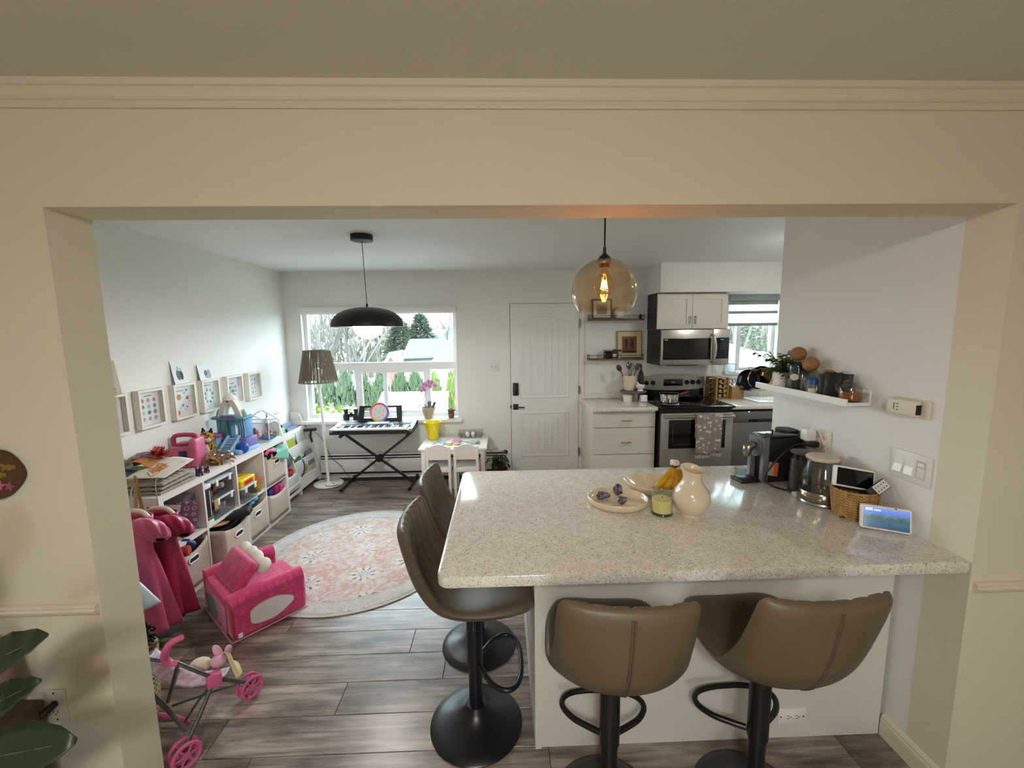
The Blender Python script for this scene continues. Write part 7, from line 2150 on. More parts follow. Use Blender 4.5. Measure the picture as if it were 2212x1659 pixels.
def bookm(lab, x, y, z, w, h, th, c, lean, art=None, yaw=0, name='picture_book'):
    """cover faces +x"""
    t = thing(name, lab, 'book', (x, y, z)); t.rotation_euler = (0, radians(-lean), radians(yaw))
    bm = bmesh.new(); box(bm, -th / 2 + .0015, th / 2 - .0015, -w / 2 + .002, w / 2 - .003, .003, h - .003); obj('pages', bm, mat('pages', 'ded9cf', .8), t, 0)
    cv = mat('cover_' + c, c, .4)
    for s in (-1, 1):
        bm = bmesh.new(); box(bm, s * th / 2 - .0015, s * th / 2 + .0015, -w / 2, w / 2, 0, h); cvo = obj('cover', bm, cv, t, 0)
    bm = bmesh.new(); box(bm, -th / 2, th / 2, -w / 2 - .0015, -w / 2 + .0015, 0, h); obj('spine', bm, cv, t, 0)
    for nm, y0, y1, z0, z1, cc in (art or ()):
        bm = bmesh.new(); box(bm, th / 2 + .0015, th / 2 + .0025, y0 * w, y1 * w, z0 * h, z1 * h); obj(nm, bm, mat('ink_' + cc, cc, .5), cvo, 0)
bookm('lilac activity book with a yellow badge on the top tier', -2.375, 4.50, .645, .21, .27, .008, 'a9a2da', 18, (('yellow_badge', -.42, -.05, .72, .88, 'd8c83a'), ('title_bar', .0, .4, .76, .84, '5a58a0'), ('pink_shape', -.4, -.05, .1, .5, 'c88aa0'), ('pink_shape', .08, .35, .1, .46, 'c88aa0')))
bookm('green and red picture book leaning at the rack top', -2.325, 4.46, .545, .20, .17, .010, '7a9a5a', 18, (('red_shape', .1, .4, .1, .6, 'b0503a'),))
bookm('navy picture book on the third tier', -2.330, 4.66, .545, .22, .20, .012, '3a4468', 18)
bookm('grey-blue picture book on the third tier, beside the adapter', -2.300, 4.70, .50, .24, .19, .008, '6a7488', 16)
bookm('tall white-edged purple book standing at the rack middle', -2.300, 4.52, .39, .20, .26, .010, '5a4a6a', 16)
bookm('green and yellow picture book on the second tier', -2.262, 4.52, .385, .20, .20, .012, 'a09a3a', 14, (('green_field', -.45, .45, .05, .4, '6a7a34'),))
bookm('pale grey picture book on the second tier', -2.250, 4.75, .385, .20, .26, .010, 'c3c0ba', 14)
bookm('white book with a black bird drawing', -2.215, 4.72, .225, .26, .27, .012, 'cfcbc4', 14, (('bird_shape', -.3, .05, .15, .45, '1e1e22'), ('bird_shape', -.1, .25, .3, .55, '23232a'), ('title_bar', -.4, .4, .78, .86, '8a847c')))
bookm('dark green slim book on the lower tier', -2.208, 4.50, .225, .20, .15, .010, '3f5a34', 12)
bookm('blue-grey slim book on the lower tier', -2.198, 4.78, .225, .16, .17, .008, '7a8294', 12)
bookm('white book with red and grey pictures on the bottom tier', -2.172, 4.55, .063, .20, .22, .010, 'd0ccc6', 10, (('red_box', -.3, .1, .35, .6, 'a8504a'), ('grey_shape', .15, .4, .3, .5, '6a6a70')))
bookm('cream book with a small drawing on the bottom tier', -2.175, 4.76, .063, .22, .20, .010, 'cdc6b8', 10, (('drawing', .0, .3, .3, .55, '5a6a5a'),))
bookm('black flat folder lying against the shelf end', -2.15, 4.14, .42, .26, .24, .02, '15151a', 30, name='black_folder')
boxy('crayon_book', 'white activity pad behind the lilac book', 'book', (-2.405, 4.47, .74), (.01, .24, .24), mat('pad_white', 'd8dce4', .6), (0, -16, 0), .001)

# ================================================================== DRESS-UP RAIL, SOFA, STROLLER
SAT = mat('pink_satin', 'cf6088', .32, noise=(5, 'bf4a74', .3), sheen=.4); SATD = mat('rose_satin', 'b53a62', .35, noise=(5, '9c2c50', .3))
dr_ = thing('dress_up_rail', 'wooden dress-up rail at the end of the cube shelf', 'clothes rail', (-2.20, 2.36, 0))
for x in (-.15, .12):
    bm = bmesh.new(); tube(bm, [(x, -.10, 0), (x, 0, .92), (x, .09, 0)], .011, 8); obj('side_frame', bm, mat('rail_wood', 'a98a5c', .5), dr_)
bm = bmesh.new(); cyl(bm, (-.15, 0, .90), (.12, 0, .90), .012, n=12); obj('hanging_bar', bm, mat('rail_wood', 'a98a5c', .5), dr_)
def dress(lab, ox, oy, zt, zb, w0, w1, m, seed, sleeve=True, name='dress', ph=0):
    t = thing(name, lab, 'dress', (ox, oy, 0))
    bm = bmesh.new(); rows = []
    nv, nu = 22, 40
    for v in range(nv + 1):
        q = v / nv; z = zt + (zb - zt) * q
        if q < .30: rad = w0 * (1 - .22 * q / .30)
        else: rad = w0 * .78 + (w1 - w0 * .78) * ((q - .30) / .70) ** .8
        pl_ = .0 if q < .3 else .16 * ((q - .3) / .7) ** .6
        rows.append([(rad * (1 + pl_ * sin(7 * a + ph + .4 * sin(3 * q + a))) * cos(a), rad * .55 * (1 + pl_ * sin(7 * a + ph + 1.2)) * sin(a), z) for a in [2 * pi * u / nu for u in range(nu)]])
    grid(bm, rows, closeu=True); obj('bodice_and_skirt', bm, m, t, 70, solid=.003)
    if sleeve:
        for s in (-1, 1):
            bm = bmesh.new(); rows = []
            for i in range(13):
                q = i / 12; c = Vector((s * (w0 * .55 + .085 * q), -.012, zt - .030 - .105 * q ** 1.4)); rad = (.046 + .030 * sin(pi * q)) * (1 if q < .99 else .6)
                rows.append([c + Vector((rad * .8 * (1 + .16 * sin(8 * a + 2 * q)) * cos(a), rad * .85 * (1 + .16 * sin(8 * a + 2 * q)) * sin(a), rad * .75 * cos(a + 1.1))) for a in [2 * pi * u / 48 for u in range(48)]])
            grid(bm, rows, closeu=True); obj('puff_sleeve', bm, m, t, 70, solid=.002)
    bm = bmesh.new(); tube(bm, spline([(-w0 * .9, 0, zt - .02), (-.04, 0, zt + .025), (.04, 0, zt + .025), (w0 * .9, 0, zt - .02)], 5), .012, 8); obj('hanger', bm, mat('hanger_cream', 'ddd3bf', .4), t)
    bm = bmesh.new(); tube(bm, spline([(0, 0, zt + .03), (0, 0, .86), (.012, 0, .905), (.02, 0, .91)], 4), .003, 6); obj('hook', bm, STEEL, t)
dress('pink satin puff-sleeved costume dress on a cream hanger', -2.005, 2.235, .745, .10, .095, .165, SAT, 1)
dress('deep rose satin costume dress behind the pink one', -1.985, 2.375, .70, .09, .10, .150, SATD, 2, name='dress', ph=1.3)
def tulle(u, v): return (-1.99 + .175 * u * v + .012 * sin(9 * u), 2.09 + .035 * sin(5 * u + 2), .53 - .26 * v + .05 * u * v)
drape('blue_tulle', 'pale blue shiny tulle hanging in front of the pink dress', 'cloth', tulle, mat('ice_tulle', 'b9cfe6', .35, noise=(12, 'd9e6f2', .3)))

# ---- child's flip-open sofa
def heart_mat(name, c1, c2, c3):
    m = bpy.data.materials.new(name); m.use_nodes = True
    nt = m.node_tree; b = nt.nodes['Principled BSDF']; tc = nt.nodes.new('ShaderNodeTexCoord')
    v = nt.nodes.new('ShaderNodeTexVoronoi'); v.inputs['Scale'].default_value = 26; v.inputs['Randomness'].default_value = .35; nt.links.new(tc.outputs['Object'], v.inputs['Vector'])
    r = ramp(nt, [(.0, c3), (.16, c3), (.22, c1), (.42, c1), (.48, c2)]); nt.links.new(v.outputs['Distance'], r.inputs['Fac'])
    rs = ramp(nt, [(.45, c1), (.55, c2)])
    mx = nt.nodes.new('ShaderNodeMix'); mx.data_type = 'RGBA'
    sp = nt.nodes.new('ShaderNodeSeparateColor'); nt.links.new(v.outputs['Color'], sp.inputs[0])
    st_ = nt.nodes.new('ShaderNodeMath'); st_.operation = 'GREATER_THAN'; st_.inputs[1].default_value = .45; nt.links.new(sp.outputs[0], st_.inputs[0])
    nt.links.new(st_.outputs[0], mx.inputs[0]); mx.inputs[6].default_value = lin(c2); nt.links.new(r.outputs['Color'], mx.inputs[7])
    nt.links.new(mx.outputs[2], b.inputs['Base Color']); b.inputs['Roughness'].default_value = .85; b.inputs['Sheen Weight'].default_value = .3
    return m
PV = heart_mat('pink_velour', 'd04a78', 'c2356a', 'b82a5c'); RV = mat('red_velour', 'b0203c', .8, sheen=.3); PALEP = mat('pale_pink_velour', 'd287a4', .85)
sf = thing('kids_sofa', 'small pink child\'s flip-open sofa with a white bow cushion', 'sofa', (-1.502, 2.190, 0), math.atan2(.75, .66))
# local x runs from the back edge to the front edge, local y across the sofa
D_, W_ = .40, .52
bm = bmesh.new(); rbox(bm, .02, D_ + .04, .09, W_ - .09, .012, .165, .022, 3); obj('seat_cushion', bm, PV, sf, 60)
def arm_panel(y0, y1, nm):
    bm = bmesh.new()
    rbox(bm, .0, D_, y0, y1, .012, .20, .022, 3); obj(nm, bm, PV, sf, 60)
    bm = bmesh.new(); tube(bm, spline([(.0, (y0 + y1) / 2, .215), (.10, (y0 + y1) / 2, .225), (.25, (y0 + y1) / 2, .222), (D_ - .01, (y0 + y1) / 2, .218)], 4), .050, 14)
    obj(nm + '_roll', bm, PV, sf, 60)
    bm = bmesh.new(); rbox(bm, -.005, .012, y0 + .006, y1 - .006, .02, .225, .004); obj('red_corner', bm, RV, sf)
arm_panel(0, .088, 'arm'); arm_panel(W_ - .088, W_, 'arm')
bm = bmesh.new(); rbox(bm, -.012, .075, .075, W_ - .075, .012, .235, .022, 3); obj('back_block', bm, PV, sf, 60)
bm = bmesh.new(); rbox(bm, -.016, -.010, .09, W_ - .09, .02, .190, .003); bp2 = obj('back_print_panel', bm, PALEP, sf)
bm = bmesh.new(); lathe(bm, [(0, 0), (.10, 0), (.098, .002), (0, .002)], 28, T(-.0165, W_ / 2 + .05, .105) @ Ry(-pi / 2) @ Matrix.Diagonal((.72, 1.0, 1, 1))); obj('teal_print', bm, mat('teal_velour', '6f9a96', .8), bp2)
for (dy, dz, r, c) in ((-.02, .08, .018, 'c23a5e'), (.14, .14, .014, 'c23a5e'), (-.08, .05, .012, 'b03060')):
    bm = bmesh.new(); lathe(bm, [(0, 0), (r, 0), (0, .0012)], 12, T(-.0185, W_ / 2 + dy, dz) @ Ry(-pi / 2)); obj('print_dot', bm, mat('pd' + c, c, .8), bp2)
bm = bmesh.new(); rbox(bm, -.028, .028, 0, W_ - .172, .0, .185, .024, 3, M=T(.055, .086, .225) @ Ry(radians(38))); obj('headrest', bm, PV, sf, 60)
BOWM = mat('white_plush', 'ddd9cc', .9, bump=(300, .3))
bwm = T(.205, W_ / 2, .330) @ Ry(radians(40))
for k, (y, ry, rz_) in enumerate(((.150, .075, .040), (.068, .070, .044), (-.030, .080, .042), (-.125, .075, .038))):
    bm = bmesh.new(); ell(bm, (0, 0, 0), (.030, ry, rz_ * 1.25), 18, bwm @ T(.004 * k, y, .0) @ Rx(radians(12 * (-1) ** k))); obj('bow_lobe', bm, BOWM, sf, 60)
bm = bmesh.new(); pts = [(.06 + .12 * cos(a) * (1 + .12 * cos(3 * a)), .115 + .064 * sin(a)) for a in [2 * pi * i / 28 for i in range(28)]]
poly(bm, [(x + .13, -.0015, z) for x, z in pts], (0, -.003, 0)); obj('white_patch', bm, mat('patch_white', 'd8d2cb', .8), sf, 0)
bm = bmesh.new(); tube(bm, [(.19 + (x - .06) * 1.02, -.004, .115 + (z - .115) * 1.03) for x, z in pts], .003, 6, closed=True); obj('patch_edge', bm, mat('patch_edge', 'b86a88', .8), sf)
bm = bmesh.new(); rbox(bm, .018, .040, -.003, -.0005, .022, .05, .0008, 1); obj('care_label', bm, WHITE, sf)
bm = bmesh.new(); tube(bm, [(-.012, 0, .012), (D_, -.0, .012)], .005, 6); tube(bm, [(-.014, 0, .012), (-.014, W_, .012)], .005, 6); obj('piping', bm, PALEP, sf)

# ---- doll stroller
ds_ = thing('doll_stroller', 'folding toy doll stroller with grey tubes and pink wheels', 'toy stroller')
TUB = mat('grey_tube', '5f6262', .3, .6); PW_ = mat('stroller_pink', 'cf5f8c', .4)
def bars(nm, pts, r=.0075, m=TUB):
    bm = bmesh.new(); tube(bm, pts, r, 8); return obj(nm, bm, m, ds_)
A_, B_ = (-1.345, 1.612, .375), (-1.262, 1.690, .232)
bars('frame_tube', [(-1.52, 1.60, .425), A_, B_])
bars('frame_tube', [A_, (-1.42, 1.655, .225), (-1.50, 1.72, .10)])
bars('frame_tube', [B_, (-1.276, 1.605, .14), (-1.286, 1.525, .075)], .0085)
bars('frame_tube', [B_, (-1.225, 1.77, .145), (-1.216, 1.838, .075)], .0085)
bars('frame_tube', [(-1.50, 1.63, .24), (-1.42, 1.62, .16), (-1.335, 1.60, .075)], .0085)
bars('cross_tube', [(-1.235, 1.80, .105), (-1.36, 1.76, .095), (-1.50, 1.74, .06)], .005)
bars('cross_tube', [(-1.27, 1.68, .22), (-1.33, 1.655, .14), (-1.385, 1.66, .06)], .005)
bars('lock_bar', [(-1.53, 1.70, .055), (-1.45, 1.695, .045), (-1.375, 1.665, .045)], .011, PW_)
bm = bmesh.new(); rbox(bm, -.03, .025, -.022, .022, -.028, .028, .006, M=T(*B_) @ Rz(.7)); obj('hinge_block', bm, PW_, ds_)
bm = bmesh.new(); tube(bm, spline([A_, (-1.378, 1.605, .385), (-1.385, 1.60, .42), (-1.355, 1.598, .475), (-1.308, 1.60, .500)], 5), [.012] * 5 + [.015] * 10 + [.012] * 6, 10); obj('hook_handle', bm, PW_, ds_, 60)
def wheel(cx, cy, cz, ang, side):
    for k in (-1, 1):
        M_ = T(cx, cy, cz) @ Rz(ang) @ Rx(pi / 2) @ T(0, 0, k * .020)
        bm = bmesh.new()
        tube(bm, [M_ @ Vector((.047 * cos(2 * pi * i / 28), .047 * sin(2 * pi * i / 28), 0)) for i in range(28)], .0075, 8, closed=True)
        lathe(bm, [(0, -.005), (.014, -.005), (.014, .005), (0, .005)], 14, M_)
        for s in range(6):
            a = 2 * pi * s / 6; tube(bm, [M_ @ Vector((.012 * cos(a), .012 * sin(a), 0)), M_ @ Vector((.043 * cos(a), .043 * sin(a), 0))], .004, 6)
        obj('wheel', bm, PW_, ds_)
    M_ = T(cx, cy, cz) @ Rz(ang) @ Rx(pi / 2)
    bm = bmesh.new(); cyl(bm, M_ @ Vector((0, 0, -.022)), M_ @ Vector((0, 0, .022)), .006, n=10); tube(bm, [(cx, cy, cz), (cx, cy, cz + .03)], .008, 8); obj('axle', bm, TUB, ds_)
wheel(-1.286, 1.522, .0548, radians(55), 1); wheel(-1.216, 1.842, .0548, radians(60), 1)
STF = mat('stroller_fabric', 'd9d4dc', .8, noise=(40, 'c9a0b8', .10))
def seat_(u, v): 
    a = Vector((-1.515, 1.605, .420)).lerp(Vector(B_), u); 
    return (a.x - .02 * v, a.y + .13 * v, a.z - .11 * sin(pi * v * .62) * (.5 + .7 * sin(pi * min(u * .9 + .08, 1))))
bm = bmesh.new(); grid(bm, [[seat_(u / 16, v / 10) for u in range(17)] for v in range(11)]); obj('fabric_seat', bm, STF, ds_, 70, solid=.002)
def side_f(u, v):
    a = Vector((-1.515, 1.605, .420)).lerp(Vector(B_), u)
    return (a.x, a.y + .01 * v, a.z - .10 * v * sin(pi * (.12 + .82 * u)))
bm = bmesh.new(); grid(bm, [[side_f(u / 16, v / 6) for u in range(17)] for v in range(7)]); obj('side_fabric', bm, STF, ds_, 70, solid=.002)
def plushmit(name, lab, cat, m, ells):
    bm = bmesh.new()
    for c, r, rot in ells: ell(bm, (0, 0, 0), r, 16, Matrix.Translation(c) @ Euler(rot).to_matrix().to_4x4())
    return tag(obj(name, bm, m, None, 60), lab, cat)
plushmit('pink_bunny', 'pink plush with two long ears lying in the doll stroller', 'plush', mat('soft_pink', 'd49ab4', .9, noise=(40, 'dcb0c4', .3)), (((-1.285, 1.755, .262), (.034, .030, .026), (0, 0, 0)), ((-1.258, 1.785, .292), (.016, .014, .046), (.5, .5, 0)), ((-1.300, 1.775, .292), (.018, .014, .038), (.2, -.2, 0))))
plushmit('doll_bonnet', 'small cream doll bonnet with a care tag in the stroller', 'doll clothes', mat('bonnet_cream', 'd0c4ae', .9), (((-1.358, 1.740, .255), (.045, .038, .030), (0, 0, .3)), ((-1.345, 1.715, .272), (.022, .006, .016), (0, .3, .4))))
def clothc(u, v): return (-1.262 + .055 * u + .01 * sin(5 * v), 1.745 + .06 * v, .300 - .115 * u * u - .05 * v + .018 * sin(6 * u + 3 * v))
drape('cream_cloth', 'folded cream cloth hanging over the stroller end', 'cloth', clothc, mat('cream_cloth', 'd8cba0', .8))

# ---- woven basket with a dark curly doll behind the jamb
wb = thing('rope_basket', 'tall woven rope basket half hidden behind the wall edge', 'basket', (-1.685, 1.735, 0))
ROPE = woven('rope', '8a7656', 'b8a482')
woven_basket(wb, .115, .095, .330, 14, 18, ROPE, .0115)
bm = bmesh.new(); tube(bm, spline([(.105, -.03, .31), (.125, -.035, .36), (.125, .035, .36), (.105, .03, .31)], 5), .008, 8); obj('loop_handle', bm, ROPE, wb)
bm = bmesh.new(); lathe(bm, [(0, .004), (.092, .004), (.105, .30), (0, .302)], 24); obj('filling', bm, mat('basket_fill', '5a4636', .9), wb)
bm = bmesh.new(); rnd = random.Random(77)
for i in range(120):
    a = rnd.uniform(0, 2 * pi); e = rnd.uniform(-.3, 1.4); r = .06
    p = Vector((r * cos(a) * cos(e), r * sin(a) * cos(e), r * sin(e)))
    tube(bm, spline([p * .8, p * 1.1 + Vector((rnd.uniform(-.012, .012), rnd.uniform(-.012, .012), rnd.uniform(-.012, .012))), p * 1.25], 3), .005, 5)
hrd = thing('rag_doll', 'dark curly-haired doll peeking out of the rope basket', 'doll', (-1.625, 1.735, .385))
tag(obj('curly_hair', bm, mat('doll_hair', '1f1714', .8), hrd, 60), None, None, kind='stuff')
bm = bmesh.new(); ell(bm, (0, 0, 0), (.052, .050, .056), 16); obj('face', bm, mat('doll_skin', '5a3826', .6), hrd)
boxy('pink_toy_end', 'pink toy poking out of the rope basket', 'toy', (-1.62, 1.69, .335), (.03, .03, .06), mat('pink_toy_end', 'b5707e', .5), (20, 15, 0), .008)

# ================================================================== NEAR LEFT WALL
dc = thing('wall_ornament', 'round brown wooden ornament with gold butterflies and pink flowers on the near wall', 'wall decor', (-1.548, YN - .004, 1.305), 0)
bm = bmesh.new(); pts = [(.085 * cos(a) * (1 + .05 * cos(4 * a)), .078 * sin(a) * (1 + .05 * sin(3 * a))) for a in [2 * pi * i / 36 for i in range(36)]]
poly(bm, [(x, 0, z) for x, z in pts], (0, -.012, 0)); obj('wood_slice', bm, mat('brown_wood', '4f3420', .7, noise=(30, '5c3f28', .3)), dc, 20)
GOLD = mat('gold_leaf', 'b99a4e', .3, .9)
for cx, cz in ((.052, .020), (.022, -.004)):
    for s, a in ((-1, .6), (1, -.5), (1, .4), (-1, -.7)):
        bm = bmesh.new(); ell(bm, (0, 0, 0), (.015, .0012, .0065), 10, T(cx + s * .010, -.0135, cz + .004 * a) @ Ry(a)); obj('butterfly_wing', bm, GOLD, dc)
for cx, cz, c in ((.012, .036, 'b5607a'), (.018, -.036, 'c8587e'), (.046, -.040, '9a4a54'), (-.005, -.05, 'a84a54')):
    bm = bmesh.new()
    for q in range(5): ell(bm, (0, 0, 0), (.008, .0015, .0045), 8, T(cx, -.0135, cz) @ Ry(q * 2 * pi / 5) @ T(.008, 0, 0))
    obj('flower', bm, mat('of' + c, c, .6), dc)
duplex(None, 'wall_outlet', 'white outlet low on the near left wall with a black plug', T(-1.485, YN, .505) @ Rz(pi), mat('outlet_cream', 'd0c9b8', .45))
bc_ = thing('black_plug_cord', 'black plug and cord at the near left outlet', 'cord')
bm = bmesh.new(); tube(bm, [(-1.478, YN - .009, .520), (-1.488, YN - .03, .512), (-1.530, YN - .05, .482), (-1.540, YN - .052, .475)], [.010, .0125, .0115, .006], 10); obj('plug', bm, BLACK, bc_)
bm = bmesh.new(); tube(bm, spline([(-1.538, YN - .05, .476), (-1.585, YN - .06, .42), (-1.66, YN - .06, .34), (-1.74, YN - .06, .2), (-1.80, YN - .06, .008)], 5), .005, 8); obj('cable', bm, BLACK, bc_)
fg = thing('fiddle_leaf_fig', 'fiddle-leaf fig with big dark leaves at the left edge of the picture', 'plant', (-1.45, .92, 0))
bm = bmesh.new(); lathe(bm, [(0, 0), (.12, 0), (.15, .28), (.155, .30), (.14, .30), (.13, .26), (0, .25)], 32); obj('pot', bm, mat('fig_pot', 'b0a89a', .6), fg)
bm = bmesh.new(); tube(bm, spline([(0, 0, .25), (.01, 0, .55), (-.02, .01, .85), (.0, 0, 1.05)], 5), .012, 8); obj('trunk', bm, mat('fig_bark', '5a4a38', .8), fg)
FIG = mat('fig_leaf', '22301c', .4, noise=(10, '2f4026', .3))
def fig_leaf(base, tip, w, nrm):
    base, tip, nrm = Vector(base), Vector(tip), Vector(nrm).normalized()
    d = tip - base; s = d.normalized().cross(nrm).normalized()
    bm = bmesh.new(); rows = []
    for i in range(15):
        t = i / 14; ww = w * (sin(pi * min(1, t * .97 + .02)) ** .7) * (.72 + .38 * t) * (1 + .04 * sin(t * 22))
        c = base + d * t + nrm * (-.10 * d.length * (t - .4) ** 2)
        rows.append([c + s * ww * q + nrm * (.10 * ww * abs(q) ** 1.3 + .004 * sin(t * 30 + q)) for q in (-1, -.66, -.33, -.03, 0, .03, .33, .66, 1)])
    grid(bm, rows); lf = obj('leaf', bm, FIG, fg, 70, solid=.0012)
    bm = bmesh.new(); tube(bm, [base - d * .18] + [base + d * t + nrm * (-.10 * d.length * (t - .4) ** 2 + .001) for t in (0, .25, .5, .75, .95)], [.004, .0035, .003, .0025, .002, .001], 6); obj('midrib', bm, mat('fig_rib', '4a5a38', .5), lf)
fig_leaf((.13, -.04, .90), (.405, -.02, 1.050), .060, (-.35, -.6, .7))
fig_leaf((.14, -.02, .80), (.375, -.02, .935), .045, (-.3, -.7, .6))
fig_leaf((.12, -.02, .72), (.435, -.02, .775), .062, (.05, -.75, .65))
fig_leaf((.10, .02, .66), (.33, .0, .70), .06, (0, -.7, .7))
fig_leaf((-.02, -.02, .95), (-.22, -.1, 1.10), .08, (.2, -.6, .7))
fig_leaf((-.02, .02, .80), (-.28, .04, .86), .08, (.2, -.5, .8))
fig_leaf((0, 0, 1.02), (.04, .06, 1.22), .06, (0, -1, .2))
fig_leaf((.04, -.03, .58), (.30, -.10, .60), .07, (0, -.5, .8))
cu_ = thing('pink_cushion', 'dusty pink plush cushion edge at the left border', 'cushion', (-1.60, 1.17, .0))
bm = bmesh.new(); ell(bm, (0, 0, 0), (.115, .08, .14), 20, T(0, 0, .705)); obj('cushion', bm, mat('dusty_pink', '8d7468', .9, bump=(200, .3)), cu_)
bm = bmesh.new(); rbox(bm, -.13, .11, -.09, .08, 0, .568, .01); obj('stool_base', bm, mat('dark_stool', '4a3c30', .6), cu_)
# ================================================================== OUTSIDE
GZ = -3.0
bm = bmesh.new(); box(bm, -120, 120, -120, 160, GZ - .2, GZ)
struct('ground', bm, mat('lawn', '6e6a5c', .95, noise=(.6, '7a7a66', .3)))
def tri_cloud(name, pts, m, parent=None, smooth=0):
    """foliage mesh: pts = list of (centre, direction, length, width)"""
    vs, fs = [], []
    for c, d, L, w in pts:
        d = d.normalized(); u, v = frame_of(d); k = len(vs)
        vs += [c - u * w, c + u * w * .2 + v * w, c + u * w, c + d * L]
        fs += [(k, k + 1, k + 3), (k + 1, k + 2, k + 3)]
    me = bpy.data.meshes.new(name); me.from_pydata([tuple(p) for p in vs], [], fs); me.materials.append(m)
    o = bpy.data.objects.new(name, me); COL.objects.link(o)
    if parent: o.parent = parent
    return o
CED = mat('cedar_green', '37452f', .9, noise=(3, '4c5a3c', .3)); CEDL = mat('cedar_lime', '55632a', .9, noise=(3, '6d7838', .3)); BARK = mat('bark', '5d564e', .9)
def cedar(lab, x, y, h, r, m, seed, n=1500):
    rnd = random.Random(seed); t = thing('cedar_tree', lab, 'tree', (x, y, GZ), group='cedars outside the window')
    pts = []
    for i in range(n):
        z = h * (1 - rnd.random() ** .8 * .62); a = rnd.uniform(0, 2 * pi); q = (h - z) / h
        rr = r * min(1, q * 3.2) ** .75 * rnd.uniform(.6, 1.0)
        pts.append((Vector((rr * cos(a), rr * sin(a), z - .1)), Vector((cos(a) * .35, sin(a) * .35, 1)), rnd.uniform(.10, .20), rnd.uniform(.025, .05)))
    tag(tri_cloud('foliage', pts, m, t), None, None, kind='stuff')
    bm = bmesh.new(); cyl(bm, (0, 0, 0), (0, 0, h * .9), .09, .02, n=8); obj('trunk', bm, BARK, t)
for k, (x, y, zt) in enumerate(((-4.75, 9.6, .78), (-4.32, 9.5, .70), (-3.93, 9.6, .82), (-3.5, 9.5, .86), (-3.08, 9.55, .72), (-2.72, 9.5, .86), (-2.28, 9.6, .90), (-1.92, 9.5, .88), (-1.52, 9.5, .80))):
    cedar('dark cedar in the hedge row, number %s from the left' % ('one', 'two', 'three', 'four', 'five', 'six', 'seven', 'eight', 'nine')[k], x, y, zt - GZ, .42, CED, k + 1)
for k, (x, y, zt, lb) in enumerate(((-1.23, 7.6, 1.02, 'lime green cedar outside the right pane, left one'), (-.86, 7.5, 1.03, 'lime green cedar outside the right pane, right one'))):
    cedar(lb, x, y, zt - GZ, .20, CEDL, k + 40, 2200)
# laurel bush below the sill
rnd = random.Random(3); lr = thing('laurel_bush', 'glossy yellow-green laurel bush right outside the window', 'bush', (-2.40, 5.95, GZ))
bm = bmesh.new()
for i in range(420):
    a = rnd.uniform(0, 2 * pi); r = .36 * rnd.random() ** .5
    p = Vector((r * cos(a) * 1.3, r * sin(a), -GZ + .68 - .25 * r - rnd.random() ** 2 * .9))
    leaf_mesh(bm, Matrix.Translation(p) @ Euler((rnd.uniform(-.5, .5), rnd.uniform(-1.2, .1), rnd.uniform(0, 6.28))).to_matrix().to_4x4(), rnd.uniform(.10, .16), .026, .25, 3)
tag(obj('foliage', bm, mat('laurel_leaf', '66792f', .5, noise=(3, '8a964a', .3)), lr, 60), None, None, kind='stuff')
bm = bmesh.new()
for i in range(6): tube(bm, [(0, 0, 0), (.1 * (i - 2.5), .05 * (i % 3), 1.6), (.18 * (i - 2.5), .1 * (i % 2), 3.3)], .02, 6)
obj('stems', bm, BARK, lr)
# bare winter trees
def branch(vs, fs, p, d, L, r, depth, rnd):
    p1 = p + d * L
    u, v = frame_of(d); k = len(vs)
    for c, rr in ((p, r), (p1, r * .62)):
        for a in (0, 2.09, 4.19): vs.append(c + u * rr * cos(a) + v * rr * sin(a))
    for i in range(3): fs.append((k + i, k + (i + 1) % 3, k + 3 + (i + 1) % 3, k + 3 + i))
    if depth:
        for i in range(3 if depth > 1 else 4):
            nd = (d + Vector((rnd.uniform(-.75, .75), rnd.uniform(-.75, .75), rnd.uniform(-.1, .6)))).normalized()
            branch(vs, fs, p.lerp(p1, rnd.uniform(.45, 1.0)), nd, L * rnd.uniform(.6, .82), r * .55, depth - 1, rnd)
BT = mat('bare_bark', '5c5853', .9)
def bare_tree(lab, x, y, h, seed, depth=5, r=.13):
    rnd = random.Random(seed); vs, fs = [], []
    branch(vs, fs, Vector((0, 0, 0)), Vector((rnd.uniform(-.06, .06), 0, 1)).normalized(), h * .42, r, depth, rnd)
    me = bpy.data.meshes.new('bare_tree'); me.from_pydata([tuple(v) for v in vs], [], fs); me.materials.append(BT)
    o = bpy.data.objects.new('bare_tree', me); COL.objects.link(o); o.location = (x, y, GZ)
    tag(o, lab, 'tree', 'bare winter trees outside')
for k, (x, y, h, lb) in enumerate(((-6.2, 14, 8.0, 'bare tree at the far left of the play window'), (-5.5, 15, 8.8, 'bare tree behind the lamp shade'), (-6.2, 17.5, 8.5, 'bare tree between the lamp and the dome pendant'), (-7.4, 22, 8.5, 'slender bare tree behind the dome pendant'), (-2.5, 24, 11.5, 'tall bare tree above the grey roof'), (8.8, 17, 9, 'bare tree in the kitchen window, left'), (10.6, 18, 9.5, 'bare tree in the kitchen window, right'), (10.0, 22, 10, 'bare tree far behind the kitchen window'))):
    bare_tree(lb, x, y, h, k * 5 + 2)
